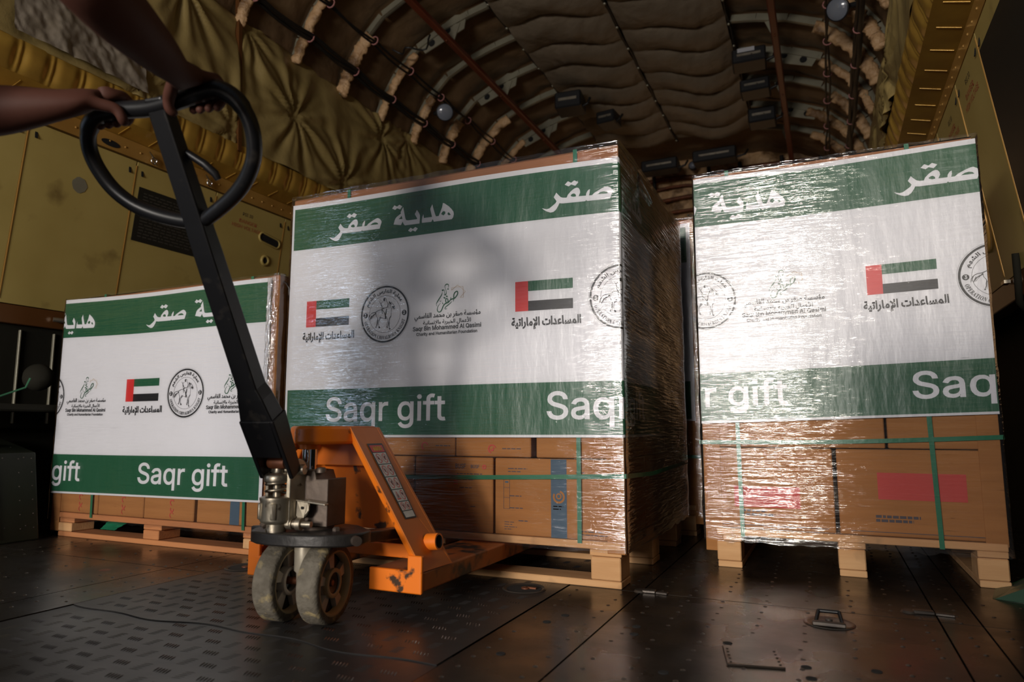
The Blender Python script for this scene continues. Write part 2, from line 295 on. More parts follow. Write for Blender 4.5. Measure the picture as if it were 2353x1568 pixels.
ART = {
 'latin_big': '224,-20 153,-12 97,13 73,32 41,79 24,147 113,148 124,108 156,76 205,61 244,61 297,78 320,99 332,124 329,163 315,180 291,194 141,242 106,260 58,307 45,338 41,373 52,429 66,455 107,494 162,518 194,525 261,525 321,508 368,476 400,432 415,367 330,367 311,415 296,428 252,445 205,446 172,438 138,412 126,375 132,351 149,332 174,318 299,280 365,247 405,203 420,139 409,83 395,57 355,16 297,-11;606,-20 537,-5 499,21 474,59 466,108 480,167 518,203 569,221 690,239 708,248 711,256 708,281 690,306 657,319 612,316 580,300 551,261 471,285 502,338 536,368 577,386 655,395 705,385 739,369 779,325 794,252 794,-11 712,-11 712,41 725,41 706,17 681,-2 648,-15;617,57 654,62 682,77 700,99 710,125 712,175 700,169 639,159 574,143 559,132 551,116 551,95 564,72 580,63;1219,-154 1135,-154 1140,42 1120,13 1076,-14 1031,-19 969,-8 917,26 881,79 868,113 859,188 861,229 880,297 897,326 941,370 999,393 1076,390 1121,364 1148,330 1138,330 1138,390 1219,390;1040,58 1077,65 1105,86 1125,119 1136,189 1125,259 1106,291 1077,312 1040,319 1002,311 974,290 955,257 943,189 955,120 974,87 1003,65;1302,-11 1302,390 1382,390 1380,338 1389,362 1427,388 1515,396 1515,310 1467,315 1437,310 1413,297 1396,278 1385,236 1385,-11;1914,-162 1860,-157 1816,-141 1782,-118 1741,-66 1811,-27 1845,-65 1879,-83 1914,-86 1963,-77 1996,-51 2004,-32 2012,52 1991,23 1947,-1 1902,-6 1841,4 1790,35 1769,58 1740,116 1733,152 1733,230 1740,266 1769,327 1813,370 1841,384 1903,396 1965,383 1993,364 2014,335 2009,390 2091,390 2091,-10 2080,-70 2066,-97 2027,-134 1974,-155;1912,70 1949,77 1977,95 2003,146 2008,192 1997,260 1977,291 1949,312 1912,319 1874,311 1846,290 1826,258 1815,193 1826,127 1846,96 1874,77;2174,-11 2174,390 2257,390 2257,-11;2216,431 2178,446 2161,483 2178,521 2216,536 2254,521 2270,483 2254,446;2538,390 2538,316 2294,316 2294,390;2368,-11 2368,432 2376,474 2398,507 2447,536 2486,541 2539,534 2555,528 2534,456 2494,463 2468,457 2462,453 2453,433 2451,-11;2767,390 2767,316 2548,316 2548,390;2606,482 2689,482 2689,99 2693,77 2712,62 2763,65 2779,-8 2720,-15 2660,-3 2620,34 2609,62',
 'latin_one': '223,-23 95,10 38,77 21,150 115,151 126,109 157,79 244,65 319,102 329,125 326,161 289,192 105,257 55,306 38,372 49,431 104,496 162,521 262,528 371,478 420,366 329,364 293,425 206,443 142,409 137,352 176,320 367,250 407,204 423,138 399,56 357,13 298,-14;607,-23 535,-8 496,20 462,107 477,168 517,206 704,251 704,281 689,302 614,312 550,258 467,283 500,341 575,389 656,398 740,373 782,327 797,253 797,-14 710,-14 711,31 683,-5;617,60 679,80 707,126 708,172 641,156 577,141 555,115 567,75;1222,-157 1132,-157 1137,38 1077,-17 968,-11 915,24 877,79 856,189 878,299 939,372 999,396 1078,393 1139,339 1135,393 1222,393;1040,62 1102,89 1133,189 1102,288 1040,315 977,287 947,189 978,90;1299,-14 1299,393 1385,393 1383,342 1425,390 1518,399 1518,309 1439,307 1398,275 1388,235 1388,-14;1753,-14 1753,523 1985,521 2085,471 2117,401 2114,331 2085,285 2044,267 2095,245 2132,188 2137,109 2104,38 2058,5 1993,-12;1846,72 2010,81 2045,120 2043,163 1990,211 1846,216;1846,300 1976,304 2010,324 2027,358 2020,405 1995,428 1846,437;2202,-14 2202,393 2291,393 2291,-14;2247,428 2206,444 2189,483 2206,523 2247,539 2288,523 2305,483 2288,444;2457,225 2457,-14 2368,-14 2368,393 2457,393 2440,309 2473,374 2557,399 2652,368 2693,302 2701,-14 2612,-14 2612,233 2591,295 2562,312 2497,304 2469,276;2973,-14 2973,523 3089,523 3267,36 3216,36 3256,163 3394,523 3509,523 3509,-14 3417,-14 3430,421 3279,-14 3204,-14 3044,435 3063,-14;3763,-22 3694,-10 3617,49 3586,112 3575,187 3586,264 3617,327 3694,387 3763,399 3832,387 3910,327 3940,264 3951,187 3940,111 3888,25 3832,-11;3763,62 3829,91 3860,187 3829,287 3802,308 3764,315 3697,285 3666,187 3697,91;4098,225 4098,-14 4009,-14 4009,523 4098,523 4098,273 4053,277 4114,374 4198,399 4293,368 4334,302 4342,-14 4253,-14 4253,233 4232,295 4202,312 4138,304 4110,276;4541,-23 4469,-8 4430,20 4396,107 4411,168 4451,206 4638,251 4638,281 4623,302 4548,312 4484,258 4401,283 4434,341 4509,389 4590,398 4674,373 4716,327 4731,253 4731,-14 4644,-14 4645,31 4617,-5;4551,60 4614,80 4641,126 4642,172 4575,156 4511,141 4489,115 4501,75;4808,-14 4808,393 4897,393 4884,317 4905,370 4989,401 5067,372 5087,317 5083,335 5127,378 5185,399 5254,393 5323,336 5341,257 5341,-14 5252,-14 5249,275 5233,301 5188,316 5152,307 5124,272 5119,-14 5030,-14 5028,276 5013,300 4987,314 4936,307 4899,253 4898,-14;5418,-14 5418,393 5506,393 5494,317 5515,370 5599,401 5677,372 5697,317 5693,335 5736,378 5795,399 5863,393 5933,336 5950,257 5950,-14 5862,-14 5859,275 5843,301 5798,316 5762,307 5733,272 5729,-14 5640,-14 5637,276 5623,300 5597,314 5545,307 5509,253 5507,-14;6202,-22 6129,-11 6050,49 6019,112 6012,226 6032,296 6071,351 6127,387 6216,398 6281,378 6335,333 6368,259 6376,155 6050,155 6050,235 6349,227 6290,182 6274,263 6243,302 6214,314 6159,309 6120,278 6101,229 6106,132 6148,74 6215,61 6257,76 6289,121 6376,98 6300,1;6589,-22 6524,-11 6452,48 6423,112 6416,228 6435,299 6497,373 6588,399 6653,386 6695,340 6690,523 6779,523 6779,-14 6693,-14 6692,38 6653,-9;6598,62 6660,89 6690,189 6660,288 6598,315 6535,287 6504,189 6535,90;7004,-13 7197,523 7291,523 7487,-13 7390,-14 7236,434 7220,492 7269,492 7241,397 7100,-14;7101,128 7101,213 7389,213 7389,128;7623,-17 7548,9 7524,82 7524,523 7613,523 7613,102 7629,67 7666,69 7683,-9;8087,169 8182,173 8351,-58 8256,-62;8129,-21 8042,-6 7943,70 7902,153 7888,254 7902,356 7943,438 8042,515 8129,530 8216,515 8315,438 8356,356 8369,254 8356,153 8315,70 8216,-6;8129,67 8204,89 8243,125 8269,180 8278,254 8269,328 8243,384 8204,420 8129,441 8053,420 8015,384 7989,328 7980,254 7989,180 8015,125 8053,89;8555,-23 8484,-8 8444,20 8411,107 8426,168 8466,206 8652,251 8653,281 8638,302 8563,312 8499,258 8416,283 8448,341 8524,389 8605,398 8689,373 8731,327 8746,253 8746,-14 8659,-14 8660,31 8632,-5;8566,60 8628,80 8656,126 8657,172 8589,156 8525,141 8504,115 8516,75;8966,-23 8851,12 8800,103 8885,122 8917,72 8967,60 9005,66 9034,93 9027,125 8868,181 8820,244 8819,298 8853,357 8917,392 8973,399 9064,376 9130,282 9047,262 9006,312 8953,316 8917,297 8915,262 9079,199 9117,160 9130,107 9120,59 9073,5;9188,-14 9188,393 9277,393 9277,-14;9233,428 9193,444 9176,483 9193,523 9233,539 9274,523 9291,483 9274,444;9355,-14 9355,393 9443,393 9430,317 9451,370 9535,401 9613,372 9634,317 9629,335 9673,378 9731,399 9800,393 9869,336 9887,257 9887,-14 9798,-14 9795,275 9779,301 9734,316 9698,307 9670,272 9665,-14 9576,-14 9574,276 9559,300 9533,314 9482,307 9445,253 9444,-14;9964,-14 9964,393 10054,393 10054,-14;10010,428 9969,444 9952,483 9969,523 10010,539 10050,523 10068,483 10050,444',
 'latin_two': '267,-21 180,-6 81,70 40,153 26,254 40,356 80,438 143,496 223,526 320,524 391,496 460,426 491,335 401,334 348,416 267,441 191,420 138,358 120,215 153,126 215,77 282,68 359,101 400,174 491,173 460,83 411,27 345,-9;638,225 638,-14 549,-14 549,523 638,523 620,309 653,374 738,399 832,368 874,302 882,-14 792,-14 792,233 771,295 742,312 677,304 649,276;1079,-23 970,18 936,107 951,168 991,206 1177,251 1178,281 1163,302 1087,312 1023,258 940,283 973,341 1048,389 1129,398 1214,373 1256,326 1271,-14 1184,-14 1185,31 1157,-5;1090,60 1153,80 1180,126 1182,172 1114,156 1050,141 1029,115 1041,75;1348,-14 1348,393 1434,393 1433,342 1474,390 1567,399 1567,309 1488,307 1449,276 1436,-14;1607,-14 1607,393 1696,393 1696,-14;1652,428 1612,444 1594,483 1612,523 1652,539 1693,523 1710,483 1693,444;1953,393 1953,313 1728,313 1728,393;1786,485 1875,485 1879,77 1895,65 1948,68 1965,-10 1903,-18 1840,-5 1789,60;1992,-153 2013,-72 2076,-68 2110,-1 1961,392 2057,393 2186,8 2128,7 2139,47 2258,393 2352,392 2170,-84 2108,-150;2698,-23 2589,18 2555,107 2570,168 2610,206 2797,251 2797,281 2782,302 2707,312 2643,258 2560,283 2593,341 2668,389 2749,398 2833,373 2875,326 2891,-14 2803,-14 2804,31 2776,-5;2710,60 2772,80 2800,126 2801,172 2733,156 2670,141 2648,115 2660,75;3056,225 3056,-14 2967,-14 2967,393 3056,393 3039,309 3072,374 3156,399 3251,368 3292,302 3300,-14 3211,-14 3211,233 3190,295 3160,312 3096,304 3068,276;3534,-22 3469,-11 3397,48 3368,112 3361,228 3380,299 3442,373 3533,399 3598,386 3640,340 3635,523 3724,523 3724,-14 3638,-14 3638,38 3598,-9;3543,62 3605,89 3635,189 3605,288 3543,315 3480,287 3449,189 3480,90;3997,-14 3997,523 4089,523 4089,303 4329,303 4329,523 4421,523 4421,-14 4329,-14 4329,218 4089,218 4089,-14;4649,-20 4555,11 4513,78 4506,393 4595,393 4605,99 4629,74 4683,66 4721,82 4744,118 4750,393 4839,393 4839,-14 4751,-14 4760,70 4734,5;4916,-14 4916,393 5004,393 4991,317 5012,370 5097,401 5175,372 5195,317 5191,335 5234,378 5293,399 5361,393 5431,336 5448,257 5448,-14 5359,-14 5357,275 5341,301 5295,316 5260,307 5231,272 5226,-14 5138,-14 5135,273 5092,314 5043,307 5006,253 5005,-14;5646,-23 5537,18 5503,107 5518,168 5558,206 5744,251 5745,281 5730,302 5654,312 5591,258 5507,283 5540,341 5615,389 5697,398 5781,373 5823,326 5838,-14 5751,-14 5752,31 5724,-5;5657,60 5720,80 5747,126 5749,172 5681,156 5617,141 5596,115 5608,75;6004,225 6004,-14 5915,-14 5915,393 6004,393 5986,309 6020,374 6104,399 6199,368 6240,302 6248,-14 6158,-14 6158,233 6138,295 6108,312 6044,304 6016,276;6325,-14 6325,393 6414,393 6414,-14;6370,428 6329,444 6312,483 6329,523 6370,539 6410,523 6428,483 6410,444;6671,393 6671,313 6445,313 6445,393;6503,485 6593,485 6597,77 6613,65 6666,68 6683,-10 6621,-18 6557,-5 6507,60;6839,-23 6730,18 6696,107 6711,168 6751,206 6937,251 6938,281 6923,302 6847,312 6783,258 6700,283 6733,341 6808,389 6889,398 6974,373 7016,326 7031,-14 6944,-14 6945,31 6917,-5;6850,60 6913,80 6940,126 6942,172 6874,156 6810,141 6789,115 6801,75;7108,-14 7108,393 7194,393 7193,342 7234,390 7327,399 7327,309 7248,307 7209,276 7196,-14;7367,-14 7367,393 7456,393 7456,-14;7412,428 7372,444 7354,483 7372,523 7412,539 7453,523 7470,483 7453,444;7654,-23 7545,18 7511,107 7526,168 7566,206 7752,251 7753,281 7738,302 7662,312 7598,258 7515,283 7548,341 7623,389 7704,398 7789,373 7831,326 7846,-14 7759,-14 7760,31 7732,-5;7665,60 7728,80 7755,126 7756,172 7689,156 7625,141 7604,115 7616,75;8012,225 8012,-14 7923,-14 7923,393 8011,393 7994,309 8028,374 8112,399 8206,368 8248,302 8256,-14 8166,-14 8166,233 8146,295 8116,312 8052,304 8023,276;8528,-14 8528,523 8865,523 8865,438 8620,438 8620,292 8842,292 8842,207 8620,207 8620,-14;9099,-22 9030,-10 8952,49 8911,187 8952,327 9030,387 9099,399 9169,387 9247,327 9287,189 9277,111 9225,25 9168,-11;9099,62 9166,91 9196,187 9166,285 9099,315 9033,285 9003,187 9033,91;9489,-20 9395,11 9353,78 9345,393 9434,393 9445,99 9468,74 9523,66 9560,82 9583,118 9589,393 9678,393 9678,-14 9591,-14 9599,70 9574,5;9845,225 9845,-14 9756,-14 9756,393 9844,393 9827,309 9860,374 9945,399 10039,368 10081,302 10088,-14 9999,-14 9999,233 9978,295 9949,312 9884,304 9856,276;10322,-22 10258,-11 10185,48 10156,112 10149,228 10169,299 10231,373 10322,399 10386,386 10428,340 10423,523 10512,523 10512,-14 10427,-14 10426,38 10386,-9;10331,62 10393,89 10424,189 10393,288 10331,315 10268,287 10238,189 10268,90;10710,-23 10601,18 10567,107 10582,168 10622,206 10808,251 10809,281 10794,302 10718,312 10654,258 10571,283 10604,341 10679,389 10760,398 10845,373 10887,326 10902,-14 10815,-14 10816,31 10788,-5;10721,60 10784,80 10811,126 10812,172 10745,156 10681,141 10660,115 10672,75;11158,393 11158,313 10933,313 10933,393;10991,485 11080,485 11085,77 11100,65 11153,68 11170,-10 11108,-18 11045,-5 10994,60;11206,-14 11206,393 11295,393 11295,-14;11251,428 11211,444 11194,483 11211,523 11251,539 11292,523 11309,483 11292,444;11541,-22 11473,-10 11395,49 11354,187 11395,327 11473,387 11541,399 11611,387 11689,327 11730,189 11719,111 11667,25 11610,-11;11542,62 11608,91 11639,187 11608,285 11542,315 11476,285 11445,187 11476,91;11877,225 11877,-14 11788,-14 11788,393 11877,393 11859,309 11893,374 11977,399 12072,368 12113,302 12121,-14 12031,-14 12031,233 12011,295 11981,312 11917,304 11888,276',
 'aid': '291,-24 204,-4 159,69 145,326 234,326 244,114 256,76 331,54 335,-1;220,46 133,31 67,42 18,75 -1,113 12,189 70,246 195,289 211,194 173,192 102,164 91,139 114,124 212,129;186,352 150,367 135,403 150,439 186,454 222,439 237,403 222,367;105,352 69,367 54,403 69,439 105,454 141,439 156,403 141,367;266,-26 276,64 333,70 348,80 378,191 460,175 453,78 534,63 564,21 526,-23 420,-11 390,13 372,79 444,70 389,-5;438,-137 401,-122 386,-86 401,-50 438,-35 473,-50 488,-86 473,-122;356,-137 320,-122 305,-86 320,-50 356,-35 392,-50 407,-86 392,-122;487,-26 497,64 573,70 582,80 584,116 547,233 634,265 669,134 662,47 615,-4;639,279 602,294 587,330 602,366 639,381 674,365 689,330 674,294;557,279 521,294 506,330 521,366 557,381 593,365 608,330 593,294;722,-20 709,443 797,443 810,-20;819,-165 788,-81 892,-30 930,17 939,82 895,188 975,229 1025,88 1013,-8 947,-97;1221,-24 1137,-11 1102,14 1085,53 1067,443 1155,443 1177,79 1261,54 1264,-1;1197,-28 1205,59 1252,82 1328,206 1385,233 1459,211 1505,144 1512,70 1475,1 1426,-19 1375,-17 1260,34 1304,106 1383,72 1424,76 1429,85 1424,115 1402,140 1393,142 1368,122 1298,2;1742,318 1729,435 1821,446 1830,303 1813,208 1756,102 1697,61 1766,76 1769,84 1756,112 1525,303 1576,374 1762,228 1836,144 1855,95 1846,35 1807,-5 1756,-19 1577,-20 1577,57 1699,174 1726,226;1571,-205 1555,-133 1648,-114 1636,-177 1601,-161 1565,-126 1568,-54 1602,-27 1650,-20 1691,-29 1680,-98 1650,-92 1636,-98 1636,-100 1686,-138 1599,-141 1698,-92 1720,-161;1909,-20 1896,443 1984,443 1997,-20;2375,-32 2401,55 2590,66 2649,88 2659,123 2627,236 2711,265 2748,118 2740,67 2712,26 2602,-19;2405,-33 2276,-20 2195,24 2166,106 2187,226 2271,204 2256,123 2268,86 2311,64 2429,55 2452,-1;2499,216 2463,231 2448,267 2463,303 2499,318 2535,303 2550,267 2535,231;2418,216 2382,231 2367,267 2382,303 2418,318 2454,303 2469,267 2454,231;2793,-20 2780,443 2868,443 2881,-20;3027,66 3072,74 3084,90 3072,141 3002,258 3078,307 3192,80 3255,53 3264,11 3237,-21 3154,-8 3118,31 3101,81 3166,119 3147,20 3088,-17 2981,-20 2891,17 2933,91;3191,-25 3202,65 3291,62 3245,106 3242,172 3259,218 3310,264 3382,281 3465,267 3447,184 3363,188 3332,161 3330,141 3341,118 3399,88 3489,120 3521,39 3359,-11;3688,-24 3604,-11 3569,14 3552,53 3534,443 3622,443 3644,79 3728,54 3731,-1;3663,-27 3673,63 3719,70 3729,81 3759,188 3840,165 3826,79 3841,68 3879,68 3887,74 3915,190 3996,175 3992,72 4018,66 4046,74 4054,99 4046,220 4129,226 4142,112 4160,75 4230,55 4239,9 4202,-24 4121,-6 4071,87 4135,76 4101,8 4044,-21 3948,-10 3905,74 3982,71 3919,-14 3811,-19 3763,20 3749,78 3818,84 3769,-5;4167,-27 4176,60 4214,75 4276,180 4319,220 4362,235 4428,216 4508,79 4572,54 4582,9 4545,-24 4467,-8 4430,26 4447,15 4452,-12 4394,-32 4316,-6 4283,27 4253,-9;4329,104 4360,70 4392,58 4402,64 4399,97 4380,136 4366,144 4348,135;4509,-26 4518,63 4572,71 4579,81 4569,443 4657,443 4664,49 4621,-6;4720,-20 4707,443 4795,443 4808,-20',
 'ar_one': '9,-1 37,115 95,93 75,4 102,-53 171,-79 269,-76 333,-52 361,-21 350,4 273,33 288,98 334,81 462,49 475,12 422,-9 418,-52 380,-95 289,-135 193,-146 103,-130 35,-82;236,-261 195,-221 236,-180 276,-221;155,-261 114,-221 155,-180 195,-221;428,-12 435,51 470,65 534,173 609,223 668,206 747,69 810,45 816,13 789,-11 721,3 694,28 705,31 693,-2 641,-20 570,4 529,45 494,2;561,103 601,59 640,45 663,56 659,100 637,145 614,158 587,144;770,-12 778,53 819,59 834,75 862,173 921,156 907,79 923,58 987,64 1019,176 1078,165 1067,78 1076,61 1131,56 1158,77 1156,130 1125,226 1189,250 1221,88 1209,41 1170,1 1064,-5 1032,18 1016,65 1058,63 1008,-2 921,-9 868,26 858,68 896,73 856,5;1418,-11 1339,0 1296,54 1278,431 1342,431 1364,70 1448,45 1450,6;1407,-12 1415,53 1536,64 1599,104 1608,135 1598,167 1573,188 1552,186 1528,160 1522,122 1543,86 1588,53 1517,30 1499,45 1461,101 1457,150 1472,195 1513,238 1588,253 1638,224 1672,157 1663,89 1624,39 1564,8;1711,-11 1529,22 1580,63 1658,56 1741,46 1744,6;1604,296 1563,336 1604,377 1644,336;1523,296 1482,336 1523,377 1563,336;1701,-12 1708,53 1758,60 1770,78 1759,431 1824,431 1830,53 1793,4;1910,-8 1898,431 1962,431 1974,-8;2287,54 2339,63 2357,88 2343,145 2278,254 2333,290 2443,71 2507,44 2496,-8 2419,3 2374,76 2416,104 2397,28 2344,-5 2244,-8 2168,23 2199,77;2466,-12 2473,51 2507,65 2572,173 2647,223 2706,206 2785,69 2848,45 2854,13 2827,-11 2759,3 2732,28 2743,31 2730,-2 2679,-20 2608,4 2567,45 2532,2;2599,103 2639,59 2678,45 2701,56 2697,100 2675,145 2652,158 2625,144;3196,-11 3133,-5 3085,22 3056,86 3104,115 3134,67 3226,45 3229,6;2808,-12 2815,53 2938,72 3033,115 2964,146 2855,145 2843,205 2894,216 2973,209 3093,151 3145,143 3151,87 3084,74 2944,8;3186,-13 3193,51 3237,73 3313,196 3363,220 3428,201 3470,139 3477,72 3443,9 3356,-5 3255,40 3286,91 3358,60 3409,65 3418,83 3412,120 3385,151 3366,154 3336,130 3267,12;3669,-1 3697,115 3754,93 3735,4 3761,-56 3807,-77 3893,-77 3952,-51 3976,-9 3976,64 3951,161 4014,178 4040,86 4065,59 4119,50 4127,6 4094,-11 4046,-2 4005,65 4046,26 4025,-57 3984,-108 3912,-139 3822,-145 3740,-121 3684,-65;3857,225 3816,265 3857,306 3897,265;4084,-12 4091,53 4151,60 4168,85 4134,226 4196,249 4209,213 4230,106 4216,38 4169,0;4156,-124 4115,-84 4156,-43 4196,-84;4404,-148 4381,-89 4476,-41 4525,25 4530,82 4489,183 4546,212 4601,79 4636,54 4672,45 4675,4 4609,-7 4574,16 4554,72 4590,56 4587,24 4558,-45 4486,-111;4632,-12 4640,53 4761,64 4823,104 4833,135 4823,167 4798,188 4777,186 4752,160 4747,122 4768,86 4812,53 4741,30 4723,45 4685,101 4682,150 4697,195 4738,238 4812,253 4863,224 4897,157 4888,89 4848,39 4789,8;4936,-11 4754,22 4805,63 4883,56 4966,46 4968,6;4829,296 4788,336 4829,377 4869,336;4748,296 4706,336 4748,377 4788,336;5221,-19 5074,-3 5030,27 5017,57 5052,65 5002,1 4925,-12 4933,51 4990,77 5020,173 5078,158 5065,83 5081,61 5167,47 5300,51 5362,71 5387,104 5379,142 5334,161 5246,126 5152,24 5085,29 5154,124 5240,196 5313,225 5398,213 5445,157 5449,94 5429,49 5387,13 5319,-11;5913,-11 5835,7 5794,73 5782,314 5846,314 5856,112 5870,67 5943,45 5946,6;5831,56 5756,43 5694,54 5634,113 5647,183 5700,236 5810,273 5821,205 5794,203 5717,174 5699,135 5734,111 5825,116;5810,363 5769,403 5810,444 5850,403;5729,363 5688,403 5729,444 5769,403;5903,-12 5910,53 5952,59 5966,75 5995,173 6053,156 6041,74 6063,56 6125,70 6151,176 6210,165 6207,63 6245,54 6282,65 6294,97 6286,209 6345,213 6357,109 6379,65 6446,45 6453,13 6426,-11 6356,5 6313,75 6345,69 6319,17 6269,-9 6182,1 6148,64 6191,63 6141,-2 6042,-6 6001,27 5991,68 6029,73 5988,5;6407,-12 6414,53 6456,59 6470,75 6498,173 6557,156 6544,79 6560,58 6624,64 6655,176 6715,165 6704,78 6713,61 6768,56 6794,77 6793,130 6762,226 6826,250 6858,88 6845,41 6807,1 6701,-5 6669,18 6653,65 6695,63 6645,-2 6557,-9 6505,26 6495,68 6533,73 6492,5;6909,-147 6895,-82 7001,-53 7053,14 7044,121 7025,140 7002,139 6977,103 6985,64 7177,53 7198,31 7188,-1 7161,-11 7000,-10 6937,12 6912,53 6914,106 6940,165 6975,197 7037,206 7086,177 7115,114 7118,18 7098,-45 7056,-94;6958,251 6948,299 7015,310 6989,286 6955,320 6958,383 7027,409 7055,403 7048,357 7027,362 7000,351 7004,333 7045,306 6996,304 7069,334 7083,288;7152,-13 7159,51 7203,73 7279,196 7328,220 7394,201 7436,139 7442,72 7409,9 7321,-5 7220,40 7252,91 7323,60 7375,65 7384,83 7377,120 7351,151 7332,154 7301,130 7232,12',
 'ar_two': '289,-11 211,7 171,73 158,314 222,314 232,112 247,67 320,45 322,6;207,56 133,43 71,54 11,113 23,183 77,236 186,273 197,205 171,203 93,174 76,135 111,111 201,116;186,363 145,403 186,444 226,403;105,363 64,403 105,444 145,403;279,-12 287,52 359,74 387,177 447,165 440,68 527,52 549,22 521,-10 423,0 386,65 427,63 383,6;438,-126 396,-86 438,-45 478,-86;356,-126 315,-86 356,-45 397,-86;500,-12 508,53 567,60 584,85 551,226 613,249 626,213 647,106 632,38 585,0;585,289 544,330 585,371 625,330;843,-11 764,0 721,54 703,431 767,431 789,70 873,45 875,6;833,-12 840,53 881,59 896,75 924,173 983,156 970,74 993,56 1054,70 1081,176 1140,165 1136,63 1175,54 1212,65 1223,97 1216,209 1274,213 1287,109 1308,65 1376,45 1382,13 1355,-11 1285,5 1242,75 1274,69 1249,17 1198,-9 1112,1 1078,64 1121,63 1070,-2 972,-6 931,27 920,68 958,73 918,5;1336,-12 1344,53 1403,60 1420,85 1387,226 1449,249 1462,213 1483,106 1468,38 1421,0;1421,289 1380,330 1421,371 1461,330;1729,318 1718,424 1785,432 1794,303 1778,212 1722,110 1655,54 1750,65 1758,85 1741,120 1517,305 1554,357 1730,219 1801,138 1818,94 1810,40 1777,6 1730,-7 1565,-8 1565,51 1685,166 1714,222;1556,-190 1545,-142 1613,-131 1587,-155 1553,-121 1556,-58 1624,-32 1653,-38 1646,-84 1625,-79 1597,-90 1602,-108 1643,-135 1593,-137 1666,-107 1680,-153;1896,-8 1884,431 1948,431 1960,-8;2019,-147 2005,-82 2111,-53 2163,14 2155,119 2129,141 2104,134 2084,92 2091,61 2128,50 2200,65 2203,7 2107,-13 2032,23 2023,102 2070,186 2128,208 2186,185 2225,110 2228,18 2208,-45 2166,-94;2699,-11 2621,7 2580,73 2568,314 2632,314 2642,112 2656,67 2729,45 2732,6;2617,56 2542,43 2480,54 2420,113 2433,183 2486,236 2596,273 2607,205 2580,203 2503,174 2485,135 2520,111 2611,116;2596,363 2555,403 2596,444 2636,403;2515,363 2474,403 2515,444 2555,403;2689,-12 2696,53 2766,59 2783,74 2784,118 2751,226 2814,249 2845,133 2839,52 2798,7;2807,-126 2766,-86 2807,-45 2848,-86;2726,-126 2685,-86 2726,-45 2766,-86;2873,-148 2850,-89 2945,-41 2994,25 2999,82 2958,183 3015,212 3070,79 3105,54 3141,45 3144,4 3077,-7 3043,16 3023,72 3059,56 3056,24 3027,-45 2955,-111;3101,-12 3108,52 3180,74 3208,177 3269,165 3262,68 3349,52 3371,22 3342,-10 3245,0 3208,65 3248,63 3204,6;3259,-126 3218,-86 3259,-45 3299,-86;3178,-126 3137,-86 3178,-45 3218,-86;3710,-11 3647,-5 3599,22 3570,86 3618,115 3648,67 3740,45 3743,6;3322,-12 3329,53 3452,72 3547,115 3478,146 3369,145 3357,205 3408,216 3487,209 3606,151 3659,143 3665,87 3598,74 3458,8;3424,258 3383,299 3424,340 3464,299;3700,-12 3706,53 3756,60 3769,78 3758,431 3822,431 3829,53 3792,4;3909,-8 3897,431 3961,431 3973,-8;4167,-1 4195,115 4252,93 4234,-14 4246,-41 4284,-70 4393,-75 4427,-60 4460,-17 4475,86 4464,431 4529,431 4538,54 4497,-79 4400,-140 4278,-137 4193,-83;4744,-11 4665,0 4622,54 4604,431 4668,431 4690,70 4774,45 4776,6;4734,-12 4741,51 4775,65 4840,173 4915,223 4974,206 5053,69 5116,45 5122,13 5095,-11 5026,3 5000,28 5011,31 4998,-2 4947,-20 4876,4 4835,45 4800,2;4867,103 4907,59 4946,45 4969,56 4965,100 4943,145 4920,158 4893,144;5076,-12 5084,53 5180,54 5127,111 5139,210 5186,253 5253,268 5321,257 5308,197 5230,200 5193,168 5204,108 5269,75 5353,105 5376,46 5228,1;5739,-11 5649,7 5615,64 5600,431 5664,431 5682,77 5698,59 5770,46 5772,6;5467,-11 5403,-3 5411,58 5537,67 5583,104 5602,148 5615,223 5654,138 5609,41 5554,4;5594,66 5521,170 5396,299 5439,345 5641,108;5408,367 5397,415 5465,425 5439,402 5405,436 5407,498 5476,525 5505,518 5497,473 5477,477 5449,466 5454,449 5494,422 5445,420 5518,449 5532,404;5729,-12 5736,53 5786,60 5798,78 5788,431 5852,431 5859,53 5821,4',
